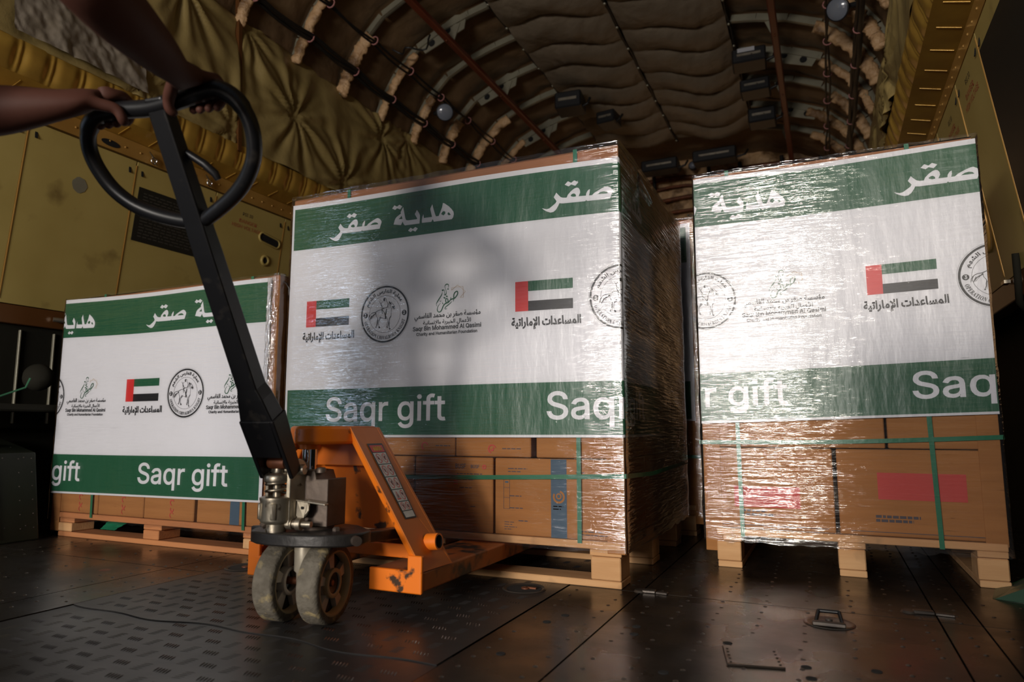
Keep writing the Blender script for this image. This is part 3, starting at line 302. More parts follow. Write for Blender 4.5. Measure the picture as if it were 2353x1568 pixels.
 'ar_ring': '36,-248 -5,15 32,116 98,185 169,222 232,220 306,74 374,41 364,-7 289,-7 247,28 293,53 252,-13 183,-20 118,13 81,66 67,-27 106,-231;214,51 225,55 228,67 203,133 188,147 128,111 161,72;515,-141 441,-122 388,-65 370,27 381,119 441,227 491,257 539,253 585,194 585,120 549,52 464,20 515,76 559,66 655,56 678,12 637,-15 508,10 588,24 616,-62 579,-123;319,-16 328,58 399,58 403,-8;516,-67 545,-50 537,-13 495,3 412,-4 412,58 472,74 503,100 514,169 507,182 498,181 455,116 442,38 462,-42;621,-17 629,56 672,62 685,77 714,178 780,159 767,76 786,60 843,73 870,181 936,169 933,66 967,58 1001,68 1012,98 1004,213 1070,217 1083,110 1104,69 1172,48 1179,12 1149,-15 1075,1 1030,79 1073,71 1044,14 992,-13 902,-3 865,67 919,66 864,-6 763,-10 720,24 708,72 756,77 713,2;889,306 842,352 889,399 935,352;849,241 802,287 849,334 895,287;930,241 883,287 930,334 975,287;1124,-17 1132,56 1183,63 1194,79 1183,435 1255,435 1262,52 1223,1;1335,-12 1322,435 1394,435 1407,-12;1772,-150 1665,-123 1607,-64 1593,10 1621,120 1686,95 1666,4 1680,-40 1718,-67 1774,-77 1853,-62 1896,-17 1901,48 1873,164 1944,183 1970,88 1996,61 2028,59 2044,70 2072,181 2139,169 2129,103 2137,65 2206,67 2216,107 2180,228 2252,255 2286,107 2277,50 2240,2 2130,-12 2091,8 2067,68 2120,66 2081,4 2001,-15 1952,6 1930,71 1978,26 1931,-93 1868,-135;2299,-153 2274,-85 2373,-36 2414,14 2424,83 2381,185 2447,218 2493,87 2481,-5 2418,-91;2696,-15 2615,-3 2569,53 2551,435 2624,435 2646,73 2729,48 2732,4;2680,-17 2689,57 2812,67 2873,107 2881,135 2872,165 2849,184 2831,182 2809,158 2804,122 2824,88 2871,52 2793,25 2773,42 2734,99 2730,150 2746,197 2788,242 2866,257 2919,227 2954,158 2944,87 2904,36 2843,4;2989,-15 2801,20 2857,67 2936,60 3022,50 3025,4;2840,290 2793,336 2840,383 2886,336;2974,-17 2981,56 3033,63 3043,79 3033,435 3105,435 3112,52 3073,1;3184,-12 3171,435 3243,435 3256,-12;3726,-16 3645,3 3603,71 3590,318 3662,318 3672,112 3686,70 3760,48 3763,4;3648,52 3569,39 3505,50 3443,112 3456,185 3511,239 3625,279 3638,202 3608,200 3532,171 3517,136 3548,115 3641,120;3622,357 3576,403 3622,450 3668,403;3541,357 3495,403 3541,450 3587,403;3711,-17 3719,55 3792,77 3820,182 3888,169 3881,71 3966,56 3990,22 3959,-15 3857,-4 3817,69 3869,65 3821,2;3874,-132 3827,-86 3874,-39 3920,-86;3793,-132 3746,-86 3793,-39 3838,-86;3933,-17 3940,56 3991,63 4002,79 3992,435 4065,435 4080,92 4095,67 4164,42 4155,-5 4106,-15 4055,9 4035,69 4067,39 4034,3;4110,-17 4118,54 4154,68 4218,176 4295,227 4358,209 4437,72 4500,48 4508,12 4478,-15 4406,0 4375,27 4389,26 4382,-6 4328,-24 4255,1 4217,39 4184,-1;4253,103 4290,63 4327,50 4346,59 4342,99 4321,142 4301,153 4277,141;4452,-16 4461,57 4555,56 4504,110 4516,212 4565,257 4634,272 4707,261 4692,193 4612,196 4578,167 4589,111 4651,79 4737,110 4762,44 4610,-3',
 'en_ring': '261,-11 169,7 94,58 45,134 28,228 45,321 95,397 170,448 265,466 357,448 431,399 481,323 498,228 481,134 430,58 355,7;265,12 328,36 367,108 379,228 348,389 294,437 260,443 196,419 158,347 145,228 177,67 230,18;566,0 566,17 613,32 625,81 623,398 566,455 816,454 907,429 957,356 940,266 884,221 732,206 738,43 792,17 792,0;732,230 805,240 833,271 842,329 825,406 791,428 735,418;1007,0 1007,17 1055,30 1068,78 1067,394 1055,425 1009,439 1009,455 1392,455 1392,320 1376,320 1333,406 1269,428 1182,422 1176,246 1214,248 1252,269 1281,345 1297,345 1297,118 1280,118 1247,206 1176,222 1180,42 1223,28 1306,39 1364,75 1404,143 1423,143 1395,0;1475,0 1475,17 1522,32 1534,81 1533,398 1476,455 1738,452 1827,426 1871,372 1866,285 1775,224 1940,0 1798,0 1661,212 1642,212 1643,59 1654,32 1702,17 1702,0;1642,234 1740,258 1761,304 1755,389 1728,421 1650,422;1949,0 1949,18 1998,55 2164,466 2182,465 2361,47 2401,18 2401,0 2187,0 2187,18 2217,21 2241,46 2210,132 2061,132 2032,48 2054,21 2085,18 2085,0;2071,161 2199,161 2134,319;2511,0 2511,17 2561,31 2573,59 2575,433 2484,403 2448,318 2430,318 2430,455 2829,455 2829,317 2813,317 2794,382 2752,420 2682,433 2684,58 2696,30 2747,17 2747,0;2881,0 2881,17 2928,32 2942,75 2941,405 2930,427 2881,439 2881,455 3112,455 3112,439 3063,427 3051,405 3050,77 3059,37 3113,17 3113,0;3413,-11 3321,7 3247,58 3198,134 3180,228 3198,321 3248,397 3323,448 3418,466 3510,448 3584,399 3633,323 3651,228 3633,134 3583,58 3508,7;3417,12 3481,36 3520,108 3532,228 3500,389 3447,437 3413,443 3349,419 3311,347 3298,228 3330,67 3383,18;4106,-11 3810,350 3811,57 3822,31 3870,17 3870,0 3721,0 3721,17 3770,33 3779,79 3779,388 3734,435 3721,455 3860,455 4094,169 4092,404 4079,427 4034,439 4034,455 4183,455 4126,398 4125,-11;4678,-11 4595,3 4499,71 4451,184 4461,314 4500,384 4597,452 4680,465 4802,436 4834,449 4858,465 4858,308 4841,308 4778,407 4719,439 4619,419 4578,347 4565,226 4580,114 4625,46 4726,26 4805,61 4850,106 4869,89 4817,33 4753,0;4930,0 4930,17 4977,32 4989,81 4988,398 4930,455 5156,455 5156,439 5101,415 5096,251 5256,251 5254,406 5212,437 5196,455 5421,455 5421,439 5375,424 5364,379 5365,60 5421,0 5196,0 5196,17 5251,41 5256,221 5096,221 5102,43 5156,17 5156,0;5476,0 5476,17 5524,32 5538,75 5536,405 5526,427 5476,439 5476,455 5707,455 5707,439 5658,427 5647,405 5645,77 5654,37 5708,17 5708,0;5960,-13 5785,396 5734,455 5959,455 5959,439 5907,427 5902,402 6007,143 6102,400 6097,427 6047,439 6047,455 6190,455 6190,439 6139,403 5978,-13;6192,0 6192,18 6241,55 6407,466 6425,465 6604,47 6644,18 6644,0 6430,0 6430,18 6460,21 6484,46 6453,132 6304,132 6275,48 6297,21 6329,18 6329,0;6314,161 6443,161 6378,319;6678,0 6678,17 6725,32 6737,81 6736,399 6679,455 6912,455 6912,439 6862,430 6847,407 6851,40 6927,29 6998,49 7071,154 7090,154 7064,0;7129,0 7129,17 7176,32 7188,81 7187,398 7130,455 7392,452 7481,426 7525,372 7520,285 7429,224 7594,0 7452,0 7315,212 7296,212 7297,59 7308,32 7356,17 7356,0;7296,234 7394,258 7415,304 7409,389 7382,421 7304,422;7872,-11 7780,7 7706,58 7657,134 7639,228 7657,321 7706,397 7782,448 7877,466 7969,448 8043,399 8092,323 8110,228 8092,134 8042,58 7967,7;7876,12 7940,36 7978,108 7991,228 7959,389 7935,419 7872,443 7808,419 7770,347 7757,228 7789,67 7842,18;8410,-13 8309,6 8253,61 8235,155 8234,398 8223,424 8177,439 8177,455 8402,455 8402,439 8351,422 8343,394 8343,140 8365,51 8437,22 8502,37 8541,83 8553,398 8541,423 8490,439 8490,455 8636,455 8585,396 8584,181 8565,69 8508,7;8722,-11 8722,158 8742,158 8791,50 8843,19 8920,24 8958,89 8934,140 8756,253 8729,332 8746,403 8794,449 8839,464 8979,445 9018,466 9018,319 9002,319 8959,402 8910,438 8852,443 8808,413 8801,364 8830,325 8979,247 9021,204 9038,133 9018,58 8933,-2 8849,-9 8764,12;9310,0 9310,17 9357,32 9369,81 9368,398 9311,455 9536,455 9536,439 9491,428 9479,406 9477,234 9639,406 9636,430 9585,439 9585,455 9780,455 9780,439 9686,404 9565,285 9813,0 9575,0 9575,17 9616,21 9626,42 9493,214 9477,198 9478,59 9489,32 9536,17 9536,0;10232,-11 9936,350 9937,57 9948,31 9996,17 9996,0 9848,0 9848,17 9897,33 9905,79 9905,388 9861,435 9848,455 9986,455 10220,169 10218,404 10206,427 10160,439 10160,455 10309,455 10252,398 10251,-11;10361,0 10361,17 10409,32 10423,75 10422,405 10411,427 10361,439 10361,455 10592,455 10592,439 10544,427 10532,405 10531,77 10540,37 10594,17 10594,0;10902,-10 10813,3 10714,70 10674,141 10664,274 10713,385 10773,435 10848,462 10927,463 11021,436 11071,465 11071,308 11053,308 10982,413 10901,443 10833,419 10793,347 10783,163 10814,67 10871,19 10949,19 10974,53 10975,146 10963,170 10909,182 10909,198 11134,198 11134,182 11084,161 11080,29;11182,0 11182,17 11229,32 11241,81 11239,398 11182,455 11408,455 11408,439 11353,415 11348,251 11508,251 11506,406 11464,437 11448,455 11673,455 11673,439 11627,424 11616,379 11617,60 11673,0 11448,0 11448,17 11502,41 11508,221 11348,221 11354,43 11408,17 11408,0;11806,0 11806,17 11857,31 11869,59 11870,433 11780,403 11743,318 11725,318 11725,455 12125,455 12125,317 12108,317 12089,382 12047,420 11978,433 11979,58 11991,30 12042,17 12042,0',
 'three': '218,-27 125,-9 72,24 17,149 123,152 143,100 172,79 251,75 304,118 307,159 290,197 248,222 137,229 137,306 259,439 50,432 50,529 392,529 392,453 240,293 284,306 369,258 411,176 402,81 319,-6',
 'warning': '140,-20 -9,528 98,529 197,72 290,529 395,529 509,80 498,72 587,529 695,528 545,-20 440,-20 311,495 374,495 349,366 246,-20;676,-18 874,529 976,529 1175,-18 1067,-20 911,432 893,497 957,497 928,396 786,-20;776,122 776,219 1076,219 1076,122;1206,-20 1206,529 1442,526 1509,506 1575,443 1594,320 1557,236 1477,187 1242,177 1242,274 1440,280 1475,301 1489,336 1481,395 1455,420 1311,431 1311,-20;1507,-20 1369,246 1481,249 1621,-16;1655,-20 1655,529 1762,529 1995,160 2013,85 1993,529 2098,529 2098,-20 1991,-20 1766,336 1741,423 1760,-20;2149,-20 2149,77 2236,77 2236,432 2149,432 2149,529 2428,529 2428,432 2341,432 2341,77 2428,77 2428,-20;2479,-20 2479,529 2586,529 2819,160 2837,85 2817,529 2922,529 2922,-20 2815,-20 2589,336 2565,423 2584,-20;3231,-27 3139,-12 3037,66 2996,151 2982,254 2996,357 3037,441 3100,501 3182,532 3283,530 3357,500 3429,427 3463,330 3359,329 3305,411 3244,434 3156,414 3106,356 3088,216 3120,131 3206,75 3254,75 3314,101 3350,154 3360,226 3428,196 3225,179 3225,276 3460,276 3460,199 3447,117 3408,48 3313,-15',
 'hv': '219,0 96,0 96,57 254,60 318,81 379,149 399,255 379,361 344,410 221,452 93,452 93,509 273,505 385,455 449,351 462,255 449,159 384,54 312,14;125,509 125,0 60,0 60,509;519,0 704,509 778,509 965,0 897,0 746,438 734,478 587,0;612,142 612,199 872,199 872,142;1042,0 1042,509 1118,509 1387,54 1381,509 1445,509 1445,0 1369,0 1101,454 1107,0;1774,-7 1691,7 1596,79 1558,157 1546,254 1558,352 1596,429 1654,484 1728,512 1822,510 1889,483 1954,416 1980,349 1913,349 1861,427 1788,455 1688,432 1630,364 1611,213 1647,117 1744,56 1870,85 1912,147 1920,202 1940,199 1788,199 1788,256 1983,256 1983,200 1936,62 1849,5;2086,0 2086,509 2398,509 2398,452 2150,452 2150,286 2381,286 2381,229 2150,229 2150,57 2401,57 2401,0;2504,0 2504,509 2777,489 2835,433 2851,323 2820,250 2749,206 2540,198 2540,255 2724,260 2769,287 2788,333 2778,405 2742,440 2569,452 2569,0;2797,0 2674,229 2747,229 2872,0',
 'hv2': '60,0 60,509 125,509 125,289 392,289 392,509 457,509 457,0 392,0 392,232 125,232 125,0;548,0 548,57 635,57 635,452 548,452 548,509 786,509 786,452 700,452 700,57 786,57 786,0;1086,-7 1003,7 908,79 870,157 858,254 870,352 908,429 966,484 1040,512 1134,510 1201,483 1266,416 1292,349 1225,349 1173,427 1100,455 1001,432 942,364 923,213 959,117 1056,56 1182,85 1224,147 1232,202 1252,199 1100,199 1100,256 1295,256 1295,200 1248,62 1161,5;1398,0 1398,509 1462,509 1462,289 1730,289 1730,509 1794,509 1794,0 1730,0 1730,232 1462,232 1462,0;2246,0 2059,509 2127,509 2277,31 2437,509 2505,509 2320,0;2789,-7 2708,7 2614,79 2575,157 2562,254 2575,352 2614,429 2708,501 2789,516 2870,501 2964,429 3002,352 3015,254 3002,157 2964,79 2870,7;2789,53 2871,76 2914,116 2952,254 2914,392 2871,433 2789,456 2706,433 2664,392 2625,254 2664,117 2706,76;3115,0 3115,509 3180,509 3180,57 3417,57 3417,0;3480,452 3480,509 3865,509 3865,452 3705,452 3705,0 3641,0 3641,452;3913,0 4098,509 4173,509 4360,0 4292,0 4141,438 4129,478 3982,0;4007,142 4007,199 4267,199 4267,142;4645,-7 4562,7 4467,79 4430,157 4417,254 4430,352 4467,429 4525,484 4600,512 4693,510 4761,483 4826,416 4851,349 4785,349 4733,427 4660,455 4560,432 4502,364 4482,213 4518,117 4615,56 4742,85 4783,147 4791,202 4811,199 4659,199 4659,256 4855,256 4855,200 4807,62 4720,5;4957,0 4957,509 5269,509 5269,452 5022,452 5022,286 5252,286 5252,229 5022,229 5022,57 5272,57 5272,0',
 'rs': '60,0 60,509 272,506 332,487 390,430 407,318 375,243 305,195 109,186 109,242 279,248 324,279 343,328 333,402 297,439 125,452 125,0;668,-9 547,23 495,83 483,137 549,137 594,66 691,50 774,92 784,168 740,205 557,269 512,313 496,372 507,425 558,484 704,514 805,468 845,378 782,378 747,437 649,457 573,418 567,345 614,308 803,238 839,198 853,139 831,64 793,25;922,0 922,57 1009,57 1009,452 922,452 922,509 1160,509 1160,452 1074,452 1074,57 1160,57 1160,0;1597,-7 1467,38 1423,132 1489,132 1545,59 1637,55 1702,108 1685,211 1633,241 1536,248 1536,299 1667,452 1449,452 1449,509 1752,509 1752,461 1591,278 1659,286 1734,244 1770,173 1762,90 1688,12;2059,-7 1991,7 1938,48 1889,155 1880,254 1890,353 1938,461 1991,502 2059,516 2127,502 2180,461 2228,353 2238,254 2228,155 2180,48 2127,7;2059,50 2139,92 2176,254 2139,416 2059,460 1979,416 1942,254 1979,92',
 'usf': '40,-20 40,529 279,527 383,476 416,402 413,329 382,280 347,267 392,249 431,190 436,108 401,32 288,-18;145,78 300,87 332,122 330,160 280,205 145,210;145,306 267,310 298,329 314,359 307,402 286,422 145,430;714,-29 570,16 508,100 496,171 496,529 600,529 608,141 654,86 715,72 776,86 822,140 829,529 934,529 922,101 830,-3;1197,-30 1065,5 1006,74 987,156 1089,157 1135,84 1216,71 1284,105 1292,159 1259,187 1075,252 1023,302 1005,372 1017,434 1074,501 1134,527 1236,534 1349,483 1401,361 1299,358 1263,420 1180,436 1121,406 1116,354 1153,326 1344,255 1386,207 1402,138 1378,53 1333,7;1460,-20 1460,529 1809,529 1809,432 1565,432 1565,298 1786,298 1786,201 1565,201 1565,-20',
 'headline': '925,7180 1081,7130 1168,7144 1290,7224 1387,7295 1416,7354 1323,7489 1411,7633 1477,7553 1554,7471 1630,7439 1753,7430 1787,7514 1894,7623 2001,7697 2080,7717 2136,7700 2181,7628 2190,7545 2139,7428 2375,7424 2385,7499 2430,7575 2495,7623 2498,7526 2472,7417 2568,7415 2649,7486 2837,7578 2989,7634 3060,7637 3144,7584 3205,7506 3209,7465 3131,7244 2411,7247 2380,7281 2345,7245 1624,7256 1512,7275 1466,7183 1396,7078 1311,7015 1211,7006 1084,7057 993,7115;1880,7486 1928,7527 1995,7539 2052,7491 2054,7434 1974,7429 1900,7453;2723,7421 2828,7484 2934,7502 3018,7474 3066,7428 3061,7414;1688,7856 1795,7958 1902,7895 2004,7961 2139,7884 2035,7780 1904,7838 1820,7785;3642,7904 3730,8004 3838,7945 3936,8000 4057,7925 3970,7828 3842,7887 3765,7835;3712,7319 3767,7494 3826,7570 4009,7676 3990,7726 4094,7894 4121,7771 4187,7492 4225,7409 4308,7391 4661,7388 4666,7419 4569,7576 4654,7719 4739,7594 4778,7507 4777,7404 4764,7221 4175,7229 4120,7293 4088,7375 4014,7260;3918,7485 3995,7543 4035,7595 4074,7470;4310,7026 4409,7117 4504,7059 4602,7119 4703,7055 4606,6954 4499,7013 4418,6962;4862,7229 4855,7312 4876,7442 4914,7535 4934,7394 5257,7387 5190,7636 5189,7697 5263,7830 5316,7639 5376,7468 5411,7387 5519,7383 5590,7540 5645,7665 5677,7813 5734,7794 5904,7669 6017,7553 6085,7453 6100,7371 6077,7264 6022,7206 5334,7209 5287,7302 5231,7217;5609,7437 5659,7506 5715,7529 5772,7496 5773,7435 5706,7378;5857,7404 5873,7452 5907,7462 5980,7377 5970,7358 5897,7360',
 'knight': '3448,4747,3458,4750 3455,4732,3465,4735 3466,4710,3476,4713 3473,4691,3484,4692 3475,4676,3486,4675 3474,4662,3486,4660 3474,4652,3485,4650;3324,4633,3331,4625 3311,4627,3317,4618 3291,4616,3299,4609 3275,4601,3285,4596 3265,4581,3276,4578 3260,4556,3271,4554 3260,4532,3271,4532 3267,4507,3278,4509 3279,4482,3290,4485 3295,4459,3304,4463 3318,4435,3326,4441 3344,4413,3352,4420 3362,4398,3370,4405;3475,4642,3484,4647 3489,4625,3498,4630 3509,4601,3518,4606 3524,4578,3535,4581 3534,4555,3544,4557 3540,4532,3551,4532 3542,4511,3553,4510 3539,4491,3550,4488 3532,4472,3543,4468 3528,4459,3538,4455;3199,4643,3212,4647 3237,4580,3249,4585 3289,4491,3302,4496 3327,4429,3339,4434;3251,4560,3262,4559 3253,4535,3264,4535 3256,4499,3267,4499 3262,4463,3273,4464 3273,4427,3284,4429 3287,4390,3298,4392 3297,4365,3308,4367;3317,4342,3289,4362 3327,4352,3298,4373 3341,4365,3315,4389 3359,4375,3342,4403 3389,4385,3380,4409 3429,4394,3424,4411 3465,4402,3460,4415 3492,4407,3485,4421 3516,4412,3503,4430 3536,4423,3516,4438 3546,4441,3525,4450 3549,4461,3533,4466 3554,4481,3542,4486 3565,4501,3555,4507 3579,4524,3569,4530 3591,4545,3581,4550 3603,4565,3593,4570 3614,4584,3604,4589 3622,4597,3612,4602;2749,4009,2740,4010 2752,4037,2742,4039 2758,4078,2745,4081 2768,4115,2754,4120 2783,4147,2769,4154 2803,4178,2789,4186 2826,4204,2814,4214 2854,4226,2842,4237 2886,4243,2876,4257 2920,4256,2912,4272 2960,4263,2954,4280 3005,4266,3000,4284 3051,4273,3042,4291 3097,4290,3085,4307 3142,4311,3131,4327 3179,4327,3170,4342 3203,4333,3197,4349 3221,4335,3218,4351 3240,4335,3238,4351 3265,4334,3265,4350 3293,4333,3293,4347 3312,4331,3312,4345;3036,4267,3074,4255 3034,4258,3070,4245 3030,4245,3061,4229 3020,4233,3043,4211 2996,4218,3013,4196 2960,4202,2975,4181 2927,4183,2944,4165 2902,4164,2922,4148 2881,4142,2903,4127 2861,4116,2884,4104 2840,4079,2859,4070 2820,4036,2832,4031 2806,4007,2814,4003;2879,4181,2894,4174 2853,4134,2866,4128 2816,4068,2825,4064 2790,4022,2797,4018;2979,4188,2990,4181 2943,4142,2952,4136 2891,4077,2899,4072 2855,4031,2862,4027;2814,4198,2827,4193 2798,4155,2809,4151 2775,4094,2784,4090 2759,4051,2767,4048;3057,4261,3070,4260 3058,4232,3070,4232 3061,4190,3073,4190 3069,4150,3080,4152 3088,4116,3098,4120 3113,4082,3124,4087 3127,4051,3141,4052 3126,4017,3144,4014 3117,3980,3138,3976 3110,3946,3133,3942 3109,3917,3131,3914 3109,3891,3130,3888 3106,3865,3125,3860 3096,3833,3113,3827 3081,3797,3096,3792 3071,3773,3085,3768;3146,4024,3156,4023 3143,3985,3153,3983 3139,3927,3149,3926 3135,3876,3144,3874 3130,3833,3140,3832 3125,3794,3135,3793 3122,3768,3131,3767;3236,4103,3256,4094 3224,4079,3243,4071 3207,4044,3223,4037 3193,4009,3207,4004 3184,3978,3197,3975 3177,3946,3188,3944 3173,3914,3184,3912 3174,3877,3184,3876 3178,3837,3188,3837 3184,3803,3196,3805 3195,3776,3211,3783 3210,3754,3231,3766 3220,3740,3244,3755;3240,4088,3251,4109 3261,4081,3270,4099 3291,4071,3297,4084 3326,4061,3329,4071 3370,4047,3373,4058 3420,4032,3424,4046 3455,4022,3459,4038;3271,4074,3287,4064 3249,4047,3263,4038 3219,4009,3229,4002 3197,3982,3205,3977;3304,4330,3319,4346 3324,4318,3337,4332 3352,4300,3366,4311 3378,4274,3393,4282 3399,4237,3421,4244 3419,4189,3450,4198 3433,4148,3473,4155 3440,4113,3487,4116 3442,4079,3496,4080 3443,4056,3501,4056;3300,4338,3323,4338 3305,4298,3325,4298 3312,4241,3328,4241 3317,4202,3330,4201;3487,4380,3503,4377 3479,4345,3504,4341 3468,4295,3504,4288 3459,4249,3500,4240 3453,4208,3489,4199 3448,4168,3474,4161 3444,4141,3463,4136;3438,4112,3503,4108 3441,4084,3502,4080 3444,4045,3501,4041 3446,4017,3500,4014;3534,4398,3535,4408 3579,4391,3579,4400 3642,4381,3643,4390 3686,4373,3687,4383;3690,4365,3700,4364 3689,4321,3699,4320 3688,4258,3697,4257 3686,4203,3696,4202 3686,4162,3697,4161 3685,4126,3697,4125 3679,4098,3693,4093 3663,4078,3678,4068 3639,4062,3658,4049 3620,4036,3644,4027 3614,3999,3636,3995 3614,3955,3629,3953 3614,3912,3625,3911 3611,3868,3621,3867 3609,3821,3620,3820 3609,3778,3622,3777 3615,3735,3630,3736 3625,3694,3644,3697 3631,3667,3653,3670;3674,4112,3682,4107 3655,4087,3663,4083 3629,4050,3638,4046 3612,4007,3622,4005 3614,3955,3623,3955 3626,3897,3634,3897 3633,3843,3641,3843 3631,3793,3639,3792 3625,3744,3634,3742 3620,3711,3630,3709;3531,4051,3541,4052 3543,4013,3554,4015 3559,3959,3573,3961 3572,3913,3587,3915 3578,3883,3596,3884 3580,3858,3601,3857 3579,3835,3601,3831 3572,3807,3592,3801 3561,3777,3577,3771 3553,3757,3567,3751;3566,3943,3575,3940 3556,3920,3565,3917 3541,3886,3550,3883 3529,3851,3538,3849 3522,3813,3532,3811 3517,3772,3529,3770 3514,3744,3527,3742;3522,3754,3534,3758 3524,3738,3547,3745 3527,3716,3565,3727 3529,3700,3578,3715;3620,3686,3632,3694 3626,3670,3649,3685 3635,3647,3674,3672 3641,3630,3692,3663;3069,3785,3086,3784 3065,3773,3091,3771 3059,3756,3098,3754 3054,3745,3103,3742;3181,3773,3201,3781 3187,3752,3219,3765 3196,3722,3245,3742 3202,3701,3264,3726;3580,4614,3589,4618 3588,4599,3600,4603 3599,4577,3615,4582 3609,4557,3627,4561 3615,4539,3634,4542 3621,4521,3638,4523 3628,4502,3643,4505 3639,4483,3652,4487 3652,4463,3664,4468 3663,4445,3675,4448 3670,4426,3682,4427 3676,4405,3688,4406 3680,4391,3692,4392;3587,4609,3614,4620 3594,4591,3628,4605 3607,4564,3647,4584 3625,4540,3658,4574 3655,4529,3658,4575 3677,4531,3666,4574 3688,4534,3676,4574;3676,4592,3686,4598 3693,4573,3703,4579 3718,4545,3728,4552 3741,4519,3752,4525 3761,4495,3773,4502 3780,4471,3793,4477 3797,4447,3810,4453 3811,4424,3826,4428 3824,4400,3839,4403 3829,4381,3845,4380 3827,4366,3842,4361 3819,4354,3832,4345 3811,4348,3818,4336 3802,4348,3801,4334 3788,4352,3784,4339 3769,4358,3765,4346 3742,4366,3738,4355 3710,4376,3707,4366 3688,4383,3685,4374;3717,4407,3749,4451 3740,4392,3773,4439 3771,4370,3808,4422 3794,4355,3833,4410;3665,4524,3684,4531 3673,4512,3691,4518 3684,4495,3700,4500 3693,4483,3707,4488;3551,4495,3560,4497 3559,4475,3568,4476 3570,4446,3579,4448 3577,4426,3586,4427;3615,4505,3624,4505 3618,4481,3627,4481 3622,4447,3631,4447 3625,4423,3634,4423;3435,4750,3439,4736 3422,4752,3429,4731 3401,4754,3418,4724 3377,4746,3417,4719 3365,4726,3418,4712 3361,4705,3419,4698 3361,4687,3419,4684 3365,4668,3420,4671 3371,4652,3422,4657 3376,4641,3423,4646',
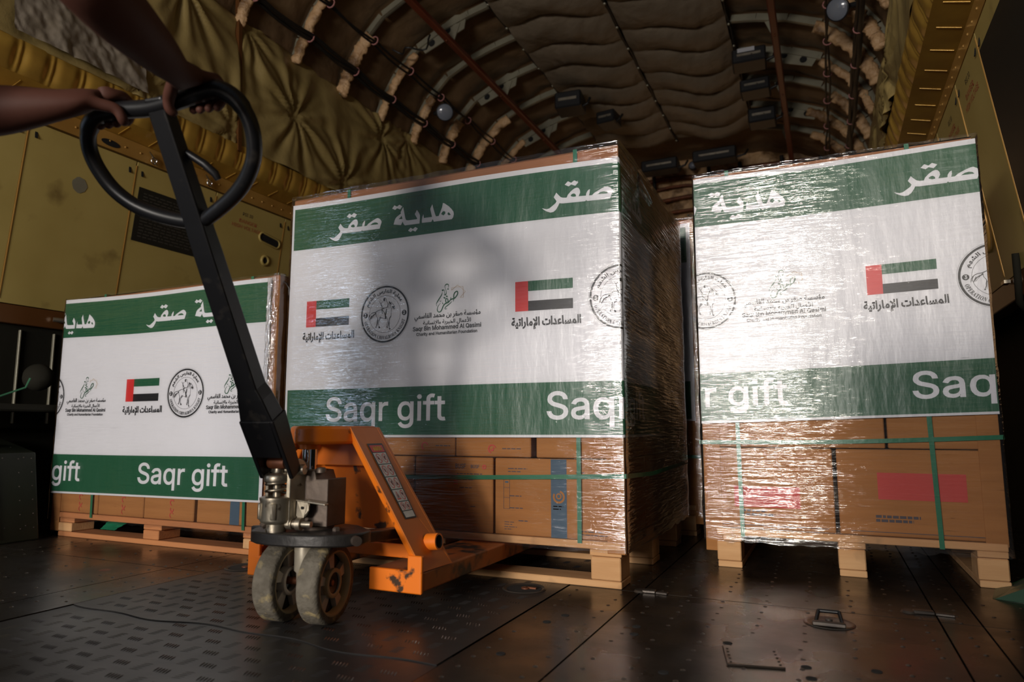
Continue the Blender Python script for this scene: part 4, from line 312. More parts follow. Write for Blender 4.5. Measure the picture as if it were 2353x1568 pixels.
 'falcon': '5916,4878,5910,4880 5922,4893,5915,4896 5929,4915,5921,4918 5934,4937,5924,4938 5937,4956,5922,4957 5938,4977,5915,4974 5932,4997,5908,4984 5917,5013,5899,4990 5896,5025,5886,4995 5872,5030,5875,4996 5848,5028,5860,4996 5824,5019,5841,4992 5805,5007,5824,4985 5791,4991,5811,4977 5782,4972,5799,4965 5779,4951,5792,4949 5784,4926,5794,4927 5794,4898,5803,4900 5804,4873,5812,4874 5813,4849,5821,4851 5822,4826,5832,4828 5828,4803,5840,4805 5833,4781,5846,4781 5836,4758,5850,4758 5835,4737,5852,4735 5830,4718,5852,4712 5822,4699,5849,4689 5813,4687,5842,4669 5802,4679,5827,4652 5786,4673,5809,4641 5774,4668,5797,4635;5888,4867,5930,4863 5888,4855,5930,4852 5888,4839,5931,4835 5889,4828,5931,4824;5677,4851,5728,4847 5677,4836,5728,4831 5678,4814,5729,4810 5678,4799,5729,4794;5707,4819,5699,4849 5716,4821,5710,4849 5729,4823,5726,4849 5738,4824,5744,4845 5746,4821,5758,4837 5756,4815,5770,4826 5763,4807,5779,4812 5769,4794,5783,4795 5772,4775,5785,4775 5774,4757,5786,4756 5774,4738,5785,4736 5771,4717,5783,4715 5770,4697,5783,4697 5771,4679,5788,4680 5772,4662,5794,4664 5773,4650,5798,4653;5684,4757,5690,4756 5682,4743,5691,4742 5678,4723,5693,4719 5669,4701,5689,4694 5654,4677,5677,4666 5634,4649,5658,4635 5613,4620,5638,4605 5591,4590,5618,4573 5566,4559,5595,4541 5545,4530,5574,4511 5524,4502,5552,4484 5505,4474,5530,4459 5490,4449,5512,4436 5478,4427,5498,4417 5470,4406,5486,4400 5465,4387,5479,4384 5465,4367,5476,4366 5469,4347,5477,4348 5473,4332,5481,4333 5478,4320,5487,4325 5484,4311,5495,4322 5488,4306,5501,4319;5617,4406,5623,4402 5599,4384,5606,4380 5572,4353,5580,4348 5548,4322,5559,4316 5530,4294,5543,4287 5514,4264,5530,4258 5503,4235,5522,4230 5498,4208,5518,4205 5496,4181,5520,4181 5502,4155,5526,4161 5515,4130,5538,4142 5535,4106,5556,4124 5560,4090,5571,4115 5589,4084,5586,4114 5618,4089,5605,4117 5644,4100,5622,4125 5665,4119,5638,4138 5682,4143,5654,4159 5698,4169,5668,4183 5712,4199,5682,4211 5725,4233,5694,4245 5739,4262,5708,4277 5754,4287,5723,4304 5771,4310,5740,4330 5788,4328,5759,4352 5808,4341,5781,4371 5831,4351,5804,4387 5852,4359,5828,4400 5871,4364,5854,4408 5895,4368,5877,4412 5920,4376,5894,4417 5942,4391,5913,4425 5961,4409,5934,4436 5978,4425,5953,4447 5992,4441,5966,4460 6004,4455,5979,4475 6017,4465,5996,4490 6036,4473,6018,4502 6059,4480,6043,4513 6079,4484,6067,4520 6099,4485,6091,4524 6119,4485,6114,4525 6133,4484,6129,4525;5855,4413,5825,4405 5849,4426,5819,4419 5842,4445,5811,4440 5838,4462,5806,4463 5840,4479,5809,4487 5846,4499,5815,4510 5852,4512,5824,4529 5858,4518,5838,4542 5864,4520,5856,4548 5868,4520,5876,4546 5872,4517,5893,4537 5880,4508,5906,4522 5887,4497,5916,4505 5893,4480,5924,4484 5897,4459,5929,4460 5899,4443,5931,4438 5896,4431,5926,4420 5890,4420,5918,4405 5884,4412,5913,4397;6149,4519,6114,4520 6147,4548,6112,4550 6145,4591,6110,4594 6147,4627,6112,4635 6155,4654,6122,4667 6168,4678,6138,4696 6184,4698,6157,4720 6205,4714,6183,4740 6231,4727,6214,4756 6248,4731,6242,4763 6250,4731,6269,4755 6253,4726,6284,4737 6257,4714,6291,4716 6259,4696,6294,4693 6257,4672,6292,4664 6250,4649,6283,4635 6236,4623,6266,4605 6214,4594,6243,4574 6192,4569,6219,4547 6167,4549,6191,4524 6140,4530,6162,4504 6120,4518,6142,4492;6020,4573,6024,4573 6017,4562,6026,4561 6012,4547,6028,4544 6008,4531,6029,4527 6004,4513,6028,4508 5999,4494,6026,4488 5996,4480,6025,4474;6121,4493,6142,4487 6116,4469,6133,4464 6109,4436,6120,4432 6103,4412,6112,4409;5736,4562,5761,4598 5754,4551,5779,4588 5779,4537,5803,4574 5796,4527,5821,4564;5827,4598,5846,4637 5844,4590,5864,4629 5869,4579,5888,4618 5886,4571,5906,4610;6054,4431,6060,4427 6042,4419,6051,4413 6023,4400,6036,4390 6000,4381,6015,4367 5970,4361,5986,4343 5933,4339,5951,4319 5899,4318,5918,4297 5869,4299,5886,4278 5840,4280,5856,4261 5817,4262,5833,4246 5801,4245,5818,4233 5791,4229,5808,4221 5788,4212,5805,4212 5793,4195,5809,4202 5806,4179,5819,4193 5827,4171,5825,4190 5848,4179,5838,4192 5866,4193,5859,4202 5878,4204,5874,4209;5591,4487,5596,4489 5596,4474,5604,4477 5604,4455,5615,4461 5619,4441,5620,4456 5637,4450,5626,4460 5648,4466,5640,4472 5656,4477,5650,4481;5689,4428,5694,4428 5693,4409,5702,4411 5698,4383,5714,4386 5705,4362,5722,4372 5723,4354,5723,4371 5736,4359,5729,4372 5742,4363,5736,4374',
 'star': '6044,4793,6036,4795 6046,4819,6038,4821 6049,4856,6041,4857 6051,4882,6043,4883;6048,4879,6047,4886 6173,4879,6173,4886 6351,4879,6350,4886 6475,4879,6474,4886;6471,4883,6479,4882 6474,4777,6482,4776 6479,4627,6487,4626 6483,4521,6491,4520;6487,4524,6487,4517 6451,4527,6451,4520 6399,4531,6399,4524 6363,4534,6363,4527;6366,4528,6360,4533 6425,4581,6419,4587 6508,4657,6501,4662 6566,4710,6560,4716;6565,4716,6560,4710 6479,4785,6474,4780 6357,4885,6352,4879 6270,4955,6265,4950;6265,4956,6270,4949 6198,4909,6204,4903 6104,4844,6109,4837 6037,4797,6043,4791',
}
# ------------------------------------------------------------------ SETTING
XC = -1.32
Y0, Y1 = -0.1, 8.2
def WP(s, w, y, z): return (XC + s * w, y, z)
def wall_pt(s, y, z, off=0.):
    """point on the leaning side panels (z 1.0..1.83)"""
    w = 1.98 - .11 * (z - 1.0) / .825
    return Vector((XC + s * (w - off), y, z - off * .13))

def struct(o): o['kind'] = 'structure'; return o

# ---- floor
fl = MB()
def plank(x0, x1, y0, y1, z=0.0, mi=0): fl.bx(x0, x1, y0, y1, z - .03, z, mi)
fl.bx(-3.5, .9, -4.2, 8.2, -.06, -.034, 1)
g = .0022
for a, b in ((-3.45, -2.71), (-2.71, -1.96), (-1.96, -1.79), (-.70, -.492), (-.492, .215), (.215, .30), (.30, .9)):
    ys = [-4.2, 1.93 if b > -.7 else 1.62, 3.55, 5.2, 8.2]
    for c, d in zip(ys, ys[1:]): plank(a + g, b - g, c + g, d - g)
for c, d in ((-4.2, 1.19), (1.19, 2.4), (2.4, 5), (5, 8.2)): plank(-1.79 + g, -.70 - g, c + g, d - g, -.0035 if c != 1.19 else -.0035)
floor = struct(fl.build('floor', [M['floor'], M['void']]))
# tread plate insets with five-bar pattern (patch in front of and under the jack)
tp = MB()
# wavy edged upper sheet
def edge_y(x): return 1.195 + .012 * math.sin(x * 9) + .008 * math.sin(x * 23 + 1)
xs = [-1.788 + i * (1.786 - .702) / 40 for i in range(41)]
top = [(x, edge_y(x), .0005) for x in xs]
n = len(xs)
tp.add([(x, edge_y(x), .0004) for x in xs] + [(x, 2.38, .0004) for x in xs] + [(x, edge_y(x) + .001, -.003) for x in xs],
       [(i, i + 1, n + i + 1, n + i) for i in range(n - 1)] + [(i + 1, i, 2 * n + i, 2 * n + i + 1) for i in range(n - 1)])
tp.add([(-1.788, -1., -.002), (-.702, -1., -.002), (-.702, 1.25, -.002), (-1.788, 1.25, -.002)], [(0, 1, 2, 3)])
def barmark(x, y, a, z0, l=.0125, w=.0021, h=.0015):
    ca, sa = math.cos(a), math.sin(a)
    P = [(-l, 0, 0), (-l * .5, -w * .8, 0), (l * .5, -w * .8, 0), (l, 0, 0), (l * .5, w * .8, 0), (-l * .5, w * .8, 0), (-l * .45, 0, h), (l * .45, 0, h)]
    tp.add([(x + ca * p[0] - sa * p[1], y + sa * p[0] + ca * p[1], z0 + p[2]) for p in P],
           [(0, 1, 6), (1, 2, 7, 6), (2, 3, 7), (3, 4, 7), (4, 5, 6, 7), (5, 0, 6)], 0)
cs = .056
for i in range(-1, 21):
    for j in range(-3, 36):
        cx_ = -1.775 + i * cs; cy_ = .45 + j * cs
        if not (-1.76 < cx_ < -.73 and cy_ < 2.3): continue
        if abs(cy_ - edge_y(cx_)) < .022: continue
        z0 = .0004 if cy_ > edge_y(cx_) else -.002
        if math.hypot(cx_ + .80, cy_ - 1.82) < .075 or math.hypot(cx_ + 1.745, cy_ - 1.725) < .07: continue
        odd = (i + j) % 2
        for k in range(5):
            o_ = (k - 2) * .0078
            a_ = 0 if odd else math.pi / 2
            if odd: barmark(cx_, cy_ + o_, .2, z0, .0125, .0012, .0007)
            else: barmark(cx_ + o_, cy_, math.pi / 2 + .35, z0)
tread = struct(tp.build('tread_plate', [M['tread'], M['worn']], floor, smooth=35))
# rivets and flush screws on the smooth planks
rv = MB()
def rivet(x, y, r=.0055, h=.0016):
    P = [(x + r * math.cos(a), y + r * math.sin(a), 0) for a in [k * math.pi / 4 for k in range(8)]]
    Q = [(x + r * .5 * math.cos(a), y + r * .5 * math.sin(a), h) for a in [k * math.pi / 4 for k in range(8)]]
    rv.add(P + Q, [(k, (k + 1) % 8, 8 + (k + 1) % 8, 8 + k) for k in range(8)] + [tuple(range(8, 16))])
for x0 in (-.66, -.53, -.44, -.36, -.27, -.17, -.07, .03, .12, .18, .26, .34, .42, .5, .58, -2.0, -2.06, -1.9, -1.83, -2.3, -2.65, -2.75, -3.05):
    y = 1.0 + random.random() * .05
    while y < 4.4:
        if random.random() < .85: rivet(x0 + random.uniform(-.004, .004), y)
        y += .062
rivets = struct(rv.build('floor_rivets', M['rivet'], floor, smooth=60)); rivets['kind'] = 'stuff'
sc_ = MB()
for x, y in [(-.60, 1.62), (-.62, 1.55), (-.42, 1.60), (-.41, 1.54), (-.215, 1.56), (-.205, 1.50), (-.06, 1.47), (-.05, 1.41), (.06, 1.50), (.07, 1.43), (-.62, 1.30), (.2, 1.48), (-.30, 1.33)]:
    sc_ = MB(); sc_.lathe([(.0, .0012), (.0095, .0012), (.0105, -.001)], (x, y, 0), n=16)
    struct(sc_.build('flush_screw', M['void'], floor))
# patch plate riveted on the floor
pp = MB(); pp.box((-.158, 1.485, .002), (.105, .115, .004), rotz(R(12)), 0, .001)
for k in range(5):
    for sx in (-.045, .045):
        c = Vector((-.158, 1.485, .004)) + rotz(R(12)) @ Vector((sx, -.045 + k * .02, 0))
        pp.lathe([(.003, .0), (.002, .0015), (0, .0018)], c, n=8)
tag(pp.build('patch_plate', M['floor'], smooth=40), 'small riveted metal patch plate screwed flat on the bare floor', 'plate', kind='structure')
# tie-down ring in its pan
td = empty('tie_down_ring', (-.02, 1.81, 0), 'square steel tie-down ring in its round floor pan near the right pallet', 'floor fitting')
t = MB(); t.lathe([(0, .0008), (.045, .0008), (.052, .003), (.056, .0005)], (0, 0, 0), n=28); t.build('pan', M['floor'], td, smooth=50)
t = MB()
for a, b in (((-.028, -.02, .006), (.028, -.02, .006)), ((.028, -.02, .006), (.022, .022, .022)), ((.022, .022, .022), (-.022, .022, .022)), ((-.022, .022, .022), (-.028, -.02, .006))): t.cyl(a, b, .0045, 8)
t.build('ring', M['jetblack'], td, smooth=50)
t = MB(); t.box((0, -.03, .006), (.07, .012, .01), None, 0, .002); t.lathe([(.008, .0), (.008, .012), (0, .014)], (0, -.006, 0), n=10); t.build('lug', M['fitting'], td, smooth=40)
# round recesses in the tread plate
def recess(x, y, lab):
    e = empty('floor_socket', (x, y, 0), lab, 'floor fitting', 'round sockets in the tread plate')
    t = MB(); t.lathe([(.05, .001), (.058, .004), (.062, .0012)], (0, 0, 0), n=32); t.build('rim', M['fitting'], e, smooth=50)
    t = MB(); t.lathe([(.05, .0016), (.012, .0014), (0, .0014)], (0, 0, 0), n=32); t.build('well', M['void'], e)
    t = MB(); t.lathe([(.012, .0016), (.012, .005), (.006, .006), (0, .006)], (.004, 0, 0), n=14); t.box((.02, .004, .004), (.03, .008, .004)); t.build('bolt', M['rust'], e, smooth=40)
recess(-.80, 1.83, 'round floor socket with a bolt just in front of the middle pallet')
recess(-1.745, 1.725, 'round floor socket left of the jack wheels, under the left pallet edge')
# hinge lumps where planks meet
for x, y, w, nm in ((.19, 2.0, .1, 'worn hinge lug across the floor seam in front of the right pallet'), (-.47, 1.935, .08, 'worn hinge lug on the floor seam beside the middle pallet foot')):
    t = MB()
    t.box((0, 0, .004), (w * .45, .022, .008), rotz(R(4)), 0, .003); t.box((w * .45, -.004, .003), (w * .4, .016, .006), rotz(R(-6)), 0, .002); t.lathe([(0, .006), (.016, .005), (.02, 0)], (-w * .3, .002, 0), n=14)
    tag(t.build('seam_hinge', M['fitting'], smooth=40, origin=(0, 0, 0)), nm, 'floor fitting').location = (x, y, 0)
t = MB(); t.lathe([(0, .0015), (.014, .0015), (.018, .0)], (0, 0, 0), n=14)
o = tag(t.build('bottle_cap', M['rust'], smooth=40), 'flat orange-brown disc lying on the bare floor at the left', 'cap'); o.location = (-2.12, 1.51, 0)
# ---- side walls
def side_wall(s, name, edges):
    w = MB()
    prof = [(2.08, -.03), (2.10, .9), (2.0, 1.0), (1.89, 1.835), (1.95, 1.95), (1.95, 2.2), (1.93, 2.95)]
    for a, b in zip(prof, prof[1:]):
        w.hexa([WP(s, a[0], Y0, a[1]), WP(s, a[0], Y1, a[1]), WP(s, b[0], Y1, b[1]), WP(s, b[0], Y0, b[1])],
               [WP(s, a[0] + .06, Y0, a[1]), WP(s, a[0] + .06, Y1, a[1]), WP(s, b[0] + .06, Y1, b[1]), WP(s, b[0] + .06, Y0, b[1])], 0)
    wall = struct(w.build(name, [M['seat']]))
    # leaning removable panels
    for a, b in zip(edges, edges[1:]):
        a_, b_ = a + .003, b - .003
        t = MB()
        t.hexa([wall_pt(s, a_, 1.003), wall_pt(s, b_, 1.003), wall_pt(s, b_, 1.822), wall_pt(s, a_, 1.822)],
               [wall_pt(s, a_, 1.003, .012), wall_pt(s, b_, 1.003, .012), wall_pt(s, b_, 1.822, .012), wall_pt(s, a_, 1.822, .012)])
        struct(t.build('side_panel', M['panel'], wall, bevel=.002))
        # latch slots each side of the seam, a trim bead on the seam
        for dy in (-.035, .035):
            c = wall_pt(s, b + dy, 1.775, .0125)
            t = MB(); t.box(c, (.003, .012, .045), Matrix.Rotation(s * R(7.6), 3, 'Y'))
            struct(t.build('latch_slot', M['void'], wall))
        t = MB()
        t.tube([wall_pt(s, b, 1.02, .012), wall_pt(s, b, 1.80, .012)], .0035, 6)
        struct(t.build('seam_bead', M['rail'], wall, smooth=60))
    # lower rail
    t = MB(); t.hexa([WP(s, 2.02, Y0, .91), WP(s, 2.02, Y1, .91), WP(s, 1.995, Y1, 1.0), WP(s, 1.995, Y0, 1.0)], [WP(s, 1.97, Y0, .915), WP(s, 1.97, Y1, .915), WP(s, 1.965, Y1, .998), WP(s, 1.965, Y0, .998)])
    y = 1.0
    struct(t.build('lower_rail', M['redrail'], wall, bevel=.004))
    # upper rail, underside, corrugated band
    t = MB()
    t.hexa([WP(s, 1.86, Y0, 1.832), WP(s, 1.86, Y1, 1.832), WP(s, 1.86, Y1, 1.918), WP(s, 1.86, Y0, 1.918)], [WP(s, 1.93, Y0, 1.832), WP(s, 1.93, Y1, 1.832), WP(s, 1.93, Y1, 1.918), WP(s, 1.93, Y0, 1.918)])
    y = Y0 + .1
    while y < Y1:
        t.lathe([(.006, 0), (.004, .004), (0, .005)], WP(s, 1.86, y, 1.872), (-s, 0, 0), 8)
        y += .085
    struct(t.build('upper_rail', M['rail'], wall, smooth=40))
    t = MB()
    t.grid(lambda u, v: WP(s, 1.88 - .14 * v, Y0 + (Y1 - Y0) * u, 1.916 + .034 * v), 2, 1)
    y = Y0 + .05
    while y < Y1:    # stiffening ribs of the ledge underside
        t.tube([WP(s, 1.85, y, 1.921), WP(s, 1.77, y, 1.942)], .0022, 5)
        y += .17
    struct(t.build('ledge_underside', M['goldpaint'], wall, smooth=40))
    t = MB()
    nx = 1700
    def band(u, v):
        y = Y0 + (Y1 - Y0) * u
        ph = (y % .135) / .135
        bump = 1 / (1 + math.exp(-18 * (.32 - abs(ph - .42)))) + .55 / (1 + math.exp(-60 * (.05 - abs(ph - .93))))
        e = math.sin(math.pi * min(1, max(0, v))) ** .5 if 0 < v < 1 else 0
        wob = .004 * noise.noise(Vector((y * 9, v * 4, s)))
        return WP(s, 1.75 - .04 * v - .018 * bump * e - wob, y, 1.95 + .14 * v)
    t.grid(band, nx, 9)
    struct(t.build('corrugated_band', M['goldpaint'], wall, smooth=True))
    return wall
M['redrail'] = mat('brown_rail_paint', (.12, .045, .012), .4)
wl = side_wall(-1, 'wall_left', [-.1, .2, .72, 1.24, 1.75, 2.28, 2.79, 3.35, 3.9, 4.45, 5.0, 5.6, 6.2, 6.8, 7.4, 8.2])
wr = side_wall(1, 'wall_right', [-.1, .2, .8, 1.4, 2.0, 2.70, 3.10, 3.6, 4.1, 4.6, 5.1, 5.6, 6.2, 6.8, 7.4, 8.2])

def art_panel(name, s, y0, y1, z0, z1, m, off=.0135, th=.0015):
    t = MB()
    t.hexa([wall_pt(s, y0, z0, off), wall_pt(s, y1, z0, off), wall_pt(s, y1, z1, off), wall_pt(s, y0, z1, off)],
           [wall_pt(s, y0, z0, off + th), wall_pt(s, y1, z0, off + th), wall_pt(s, y1, z1, off + th), wall_pt(s, y0, z1, off + th)])
    return t.build(name, m)
# black instruction placards
def placard(s, y0, y1, z0, z1, lab):
    o = art_panel('instruction_placard', s, y0, y1, z0, z1, M['placard'])
    tag(o, lab, 'placard')
    if s > 0: return
    t = MB()
    random.seed(3)
    zz = z1 - .03
    while zz > z0 + .02:
        y = y0 + .03
        while y < y1 - .05:
            l = random.uniform(.01, .045)
            t.hexa([wall_pt(s, y, zz, .0152), wall_pt(s, y + l, zz, .0152), wall_pt(s, y + l, zz + .006, .0152), wall_pt(s, y, zz + .006, .0152)],
                   [wall_pt(s, y, zz, .0156), wall_pt(s, y + l, zz, .0156), wall_pt(s, y + l, zz + .006, .0156), wall_pt(s, y, zz + .006, .0156)])
            y += l + .009
        zz -= .016
    t.build('fine_print', M['placardtext'], o)
placard(-1, 2.31, 2.72, 1.42, 1.70, 'black placard of fine print on the left wall panels behind the jack handle')
placard(1, 2.02, 2.685, 1.10, 1.745, 'large dark placard on the right wall panel at the picture edge')

# lettering helper: flat filled outlines
def parse_art(key):
    return [[tuple(float(c) for c in p.split(',')) for p in l.split(' ')] for l in ART[key].split(';')]
def filled(loops):
    """2-D outlines (with holes) -> (verts, faces)"""
    cu = bpy.data.curves.new('outline', 'CURVE'); cu.dimensions = '2D'; cu.fill_mode = 'BOTH'
    for l in loops:
        sp = cu.splines.new('POLY'); sp.points.add(len(l) - 1)
        for p, q in zip(sp.points, l): p.co = (q[0], q[1], 0, 1)
        sp.use_cyclic_u = True
    ob = bpy.data.objects.new('outline', cu); COL.objects.link(ob)
    bpy.context.view_layer.update()
    me = bpy.data.meshes.new_from_object(ob.evaluated_get(bpy.context.evaluated_depsgraph_get()))
    vs = [(v.co.x, v.co.y) for v in me.vertices]; fs = [tuple(p.vertices) for p in me.polygons]
    bpy.data.objects.remove(ob); bpy.data.curves.remove(cu); bpy.data.meshes.remove(me)
    return vs, fs
_cache = {}
def letters(key):
    if key not in _cache:
        if key in ('knight', 'falcon', 'star'):
            vs = []; fs = []
            for l in parse_art(key):
                b = len(vs)
                for a in l: vs += [(a[0] / 10000, a[1] / 10000), (a[2] / 10000, a[3] / 10000)]
                fs += [(b + 2 * i, b + 2 * i + 1, b + 2 * i + 3, b + 2 * i + 2) for i in range(len(l) - 1)]
            _cache[key] = (vs, fs)
        else:
            k = 10000. if key == 'headline' else 1000.
            _cache[key] = filled([[(x / k, y / k) for x, y in l] for l in parse_art(key)])
    return _cache[key]
def fit(key, x0, x1, z0, z1):
    vs, fs = letters(key)
    ax = [v[0] for v in vs]; ay = [v[1] for v in vs]
    a, b, c, d = min(ax), max(ax), min(ay), max(ay)
    return [(x0 + (v[0] - a) / (b - a) * (x1 - x0), z0 + (v[1] - c) / (d - c) * (z1 - z0)) for v in vs], fs
def wall_text(s, key, y0, y1, z0, z1, m, name, parent):
    vs, fs = fit(key, 0, 1, 0, 1)
    t = MB(); t.norecalc = True
    t.add([wall_pt(s, (y0 + (y1 - y0) * v[0]) if s < 0 else (y1 - (y1 - y0) * v[0]), z0 + (z1 - z0) * v[1], .0134) for v in vs], fs)
    return t.build(name, m, parent)
for s, yy, wall in ((-1, 2.93, wl), (1, 2.80, wr), (1, 3.2, wr)):
    struct(wall_text(s, 'rs', yy + .07, yy + .15, 1.745, 1.765, M['placardtext'], 'stencil', wall))
    struct(wall_text(s, 'hv', yy + .05, yy + .19, 1.70, 1.722, M['dangerred'], 'stencil', wall))
    struct(wall_text(s, 'hv2', yy, yy + .23, 1.665, 1.687, M['dangerred'], 'stencil', wall))
# slot and round port with rolled rims on the left wall
t = MB(); c0, c1 = wall_pt(-1, 3.17, 1.655, .014), wall_pt(-1, 3.31, 1.64, .014)
ring = []
for k in range(20):
    a = math.pi / 2 + math.pi * k / 9 if k < 10 else -math.pi / 2 + math.pi * (k - 10) / 9
    cy, cz = (3.18, 1.655) if k < 10 else (3.30, 1.64)
    ring.append(wall_pt(-1, cy + .028 * math.cos(a), cz + .028 * math.sin(a), .016))
ring.append(ring[0])
t.tube(ring, .006, 8)
port = tag(t.build('slot_port', M['panel'], smooth=60), 'long slot opening with a rolled rim in the left wall panel', 'port')
t = MB(); t.add(ring[:-1], [tuple(range(20))]); t.build('opening', M['void'], port)
t = MB(); ring = [wall_pt(-1, 3.225 + .027 * math.cos(a), 1.515 + .027 * math.sin(a), .016) for a in [2 * math.pi * k / 20 for k in range(21)]]
t.tube(ring, .009, 8)
port = tag(t.build('round_port', M['panel'], smooth=60), 'round hole with a rolled rim under the slot in the left wall', 'port')
t = MB(); t.add([wall_pt(-1, 3.225 + .02 * math.cos(a), 1.515 + .02 * math.sin(a), .0175) for a in [2 * math.pi * k / 20 for k in range(20)]], [tuple(range(20))]); t.build('opening', M['void'], port)
# torn clear sticker
t = MB(); t.add([wall_pt(-1, 2.01 + (.034 + .006 * random.random()) * math.cos(a), 1.61 + (.034 + .006 * random.random()) * math.sin(a), .0136) for a in [2 * math.pi * k / 18 for k in range(18)]], [tuple(range(18))])
tag(t.build('round_sticker', M['rail2'] if 'rail2' in M else M['frame']), 'small pale torn round sticker on the left wall panel', 'sticker')
# oval hole, snap hook and stud on the upper left rail
t = MB(); t.add([WP(-1, 1.858, 2.13 + .05 * math.cos(a), 1.862 + .017 * math.sin(a)) for a in [2 * math.pi * k / 18 for k in range(18)]], [tuple(range(18))]); struct(t.build('rail_hole', M['void'], wl))
for y, lab in ((2.36, 'shiny snap hook hanging from the left upper rail by the handle shaft'), (2.72, 'shiny clamp on the left upper rail right of the handle shaft')):
    e = empty('snap_hook', WP(-1, 1.84, y, 1.85), lab, 'hook')
    t = MB(); t.tube([(0, .0 + .016 * math.cos(a), .018 * math.sin(a)) for a in [k * math.pi / 6 for k in range(12)]], .004, 6); t.build('link', M['chrome'], e, smooth=60)
    t = MB(); t.tube([(0, -.03, .04), (0, -.01, .02), (.0, .008, -.01), (0, .02, -.02)], [.004, .006, .005, .003], 6); t.build('pin', M['chrome'], e, smooth=60)
# right wall: coiled cable in a pocket, teal hoses
t = MB(); t.tube([wall_pt(1, 3.22 + .10 * math.cos(a), 1.27 + .12 * math.sin(a), .02) for a in [k * math.pi / 12 - 1.3 for k in range(24)]], .006, 6)
tag(t.build('cable_loop', M['rail'], smooth=60), 'thin yellow cable loop hanging on the right wall behind the right pallet', 'cable')
t = MB(); t.tube([wall_pt(1, 2.86, 1.06, .02), wall_pt(1, 2.87, .97, .03), wall_pt(1, 2.92, .9, .03), wall_pt(1, 3.0, .88, .0)], .012, 10)
tag(t.build('hose', M['seat'], smooth=60), 'dark hose bend under the right wall panels', 'hose')
t = MB(); t.box(wall_pt(1, 3.03, .99, .03), (.02, .05, .012))
tag(t.build('wall_clip', M['steel'], smooth=40), 'small metal clip at the foot of the right wall panel', 'clip')

# ---- tarpaulins along both sides
def tarp(s, ya, yb, label, seed, pucks):
    t = MB()
    H = .83
    def fn(u, v):
        y = ya + (yb - ya) * u; zz = 2.085 + H * v
        w = 1.715 + .075 * v
        d = .022 * noise.noise(Vector((y * 1.7, zz * 1.5, seed)))
        d += .010 * noise.noise(Vector((y * 6 + zz * 3, zz * 4, seed + 3)))
        for (py, pv, a) in pucks:
            dy = y - py; dz = (v - pv) * H
            r = math.hypot(dy, dz) + .02
            ang = math.atan2(dz, dy)
            fade = math.exp(-(r / .42) ** 2)
            d += a * fade * (.012 + .022 * min(1, r / .15) * (math.sin(ang * 9 + seed) * .6 + math.sin(ang * 17 + 2) * .4))
            d -= .03 * math.exp(-(r / .06) ** 2)
        e = .03 * math.sin(u * math.pi) ** .3 if 0 < u < 1 else 0
        return WP(s, w - d - .01 * math.sin(v * math.pi), y, zz - (.012 * math.sin(y * 5) if v == 1 else 0))
    t.grid(fn, int((yb - ya) * 75), 44)
    o = t.build('tarpaulin', M['tarp'], smooth=True)
    o.modifiers.new('thick', 'SOLIDIFY').thickness = .003
    return tag(o, label, 'tarpaulin', 'side tarpaulins')
tarp(-1, Y0, 2.79, 'olive tarpaulin on the left side, nearer piece behind the hands', 1.3, [(1.0, .5, 1), (1.7, .6, 1), (2.4, .95, 1.3), (2.75, .1, 1), (2.2, .1, .8)])
tarp(-1, 2.81, 7.6, 'long olive tarpaulin on the left side running behind the middle load', 4.1, [(2.86, .95, 1), (3.25, .45, 1.1), (3.75, .1, 1.2), (4.25, .75, 1), (4.9, .2, 1.2), (5.8, .6, 1), (4.6, .95, .8)])
tarp(1, Y0, 7.6, 'olive tarpaulin along the right side above the ledge', 8.8, [(3.3, .75, 1.1), (3.9, .25, 1.3), (4.3, .05, 1.2), (5.2, .6, 1), (2.6, .4, 1)])
# crumpled clear sheet over the left tarpaulin
t = MB()
def fn(u, v):
    y = 1.55 + .62 * u; z = 2.10 + .36 * v * (1 - .45 * u)
    d = .024 * noise.noise(Vector((y * 6, z * 5, 5))) + .010 * noise.noise(Vector((y * 15 + z * 8, z * 9, 9))) + .003 * noise.noise(Vector((y * 40, z * 30, 2)))
    return WP(-1, 1.665 + .05 * v - abs(d) * 1.2, y, z)
t.grid(fn, 90, 45)
tag(t.build('plastic_sheet', M['plastic'], smooth=40), 'crumpled greyish plastic sheet draped over the left tarpaulin', 'plastic sheet')
# strut in the tarpaulin gap
t = MB(); t.hexa([WP(-1, 1.70, 2.785, 2.05), WP(-1, 1.70, 2.81, 2.05), WP(-1, 1.76, 2.81, 3.05), WP(-1, 1.76, 2.785, 3.05)], [WP(-1, 1.73, 2.785, 2.05), WP(-1, 1.73, 2.81, 2.05), WP(-1, 1.79, 2.81, 3.05), WP(-1, 1.79, 2.785, 3.05)])
struct(t.build('tie_strap', M['redrail'], wl))

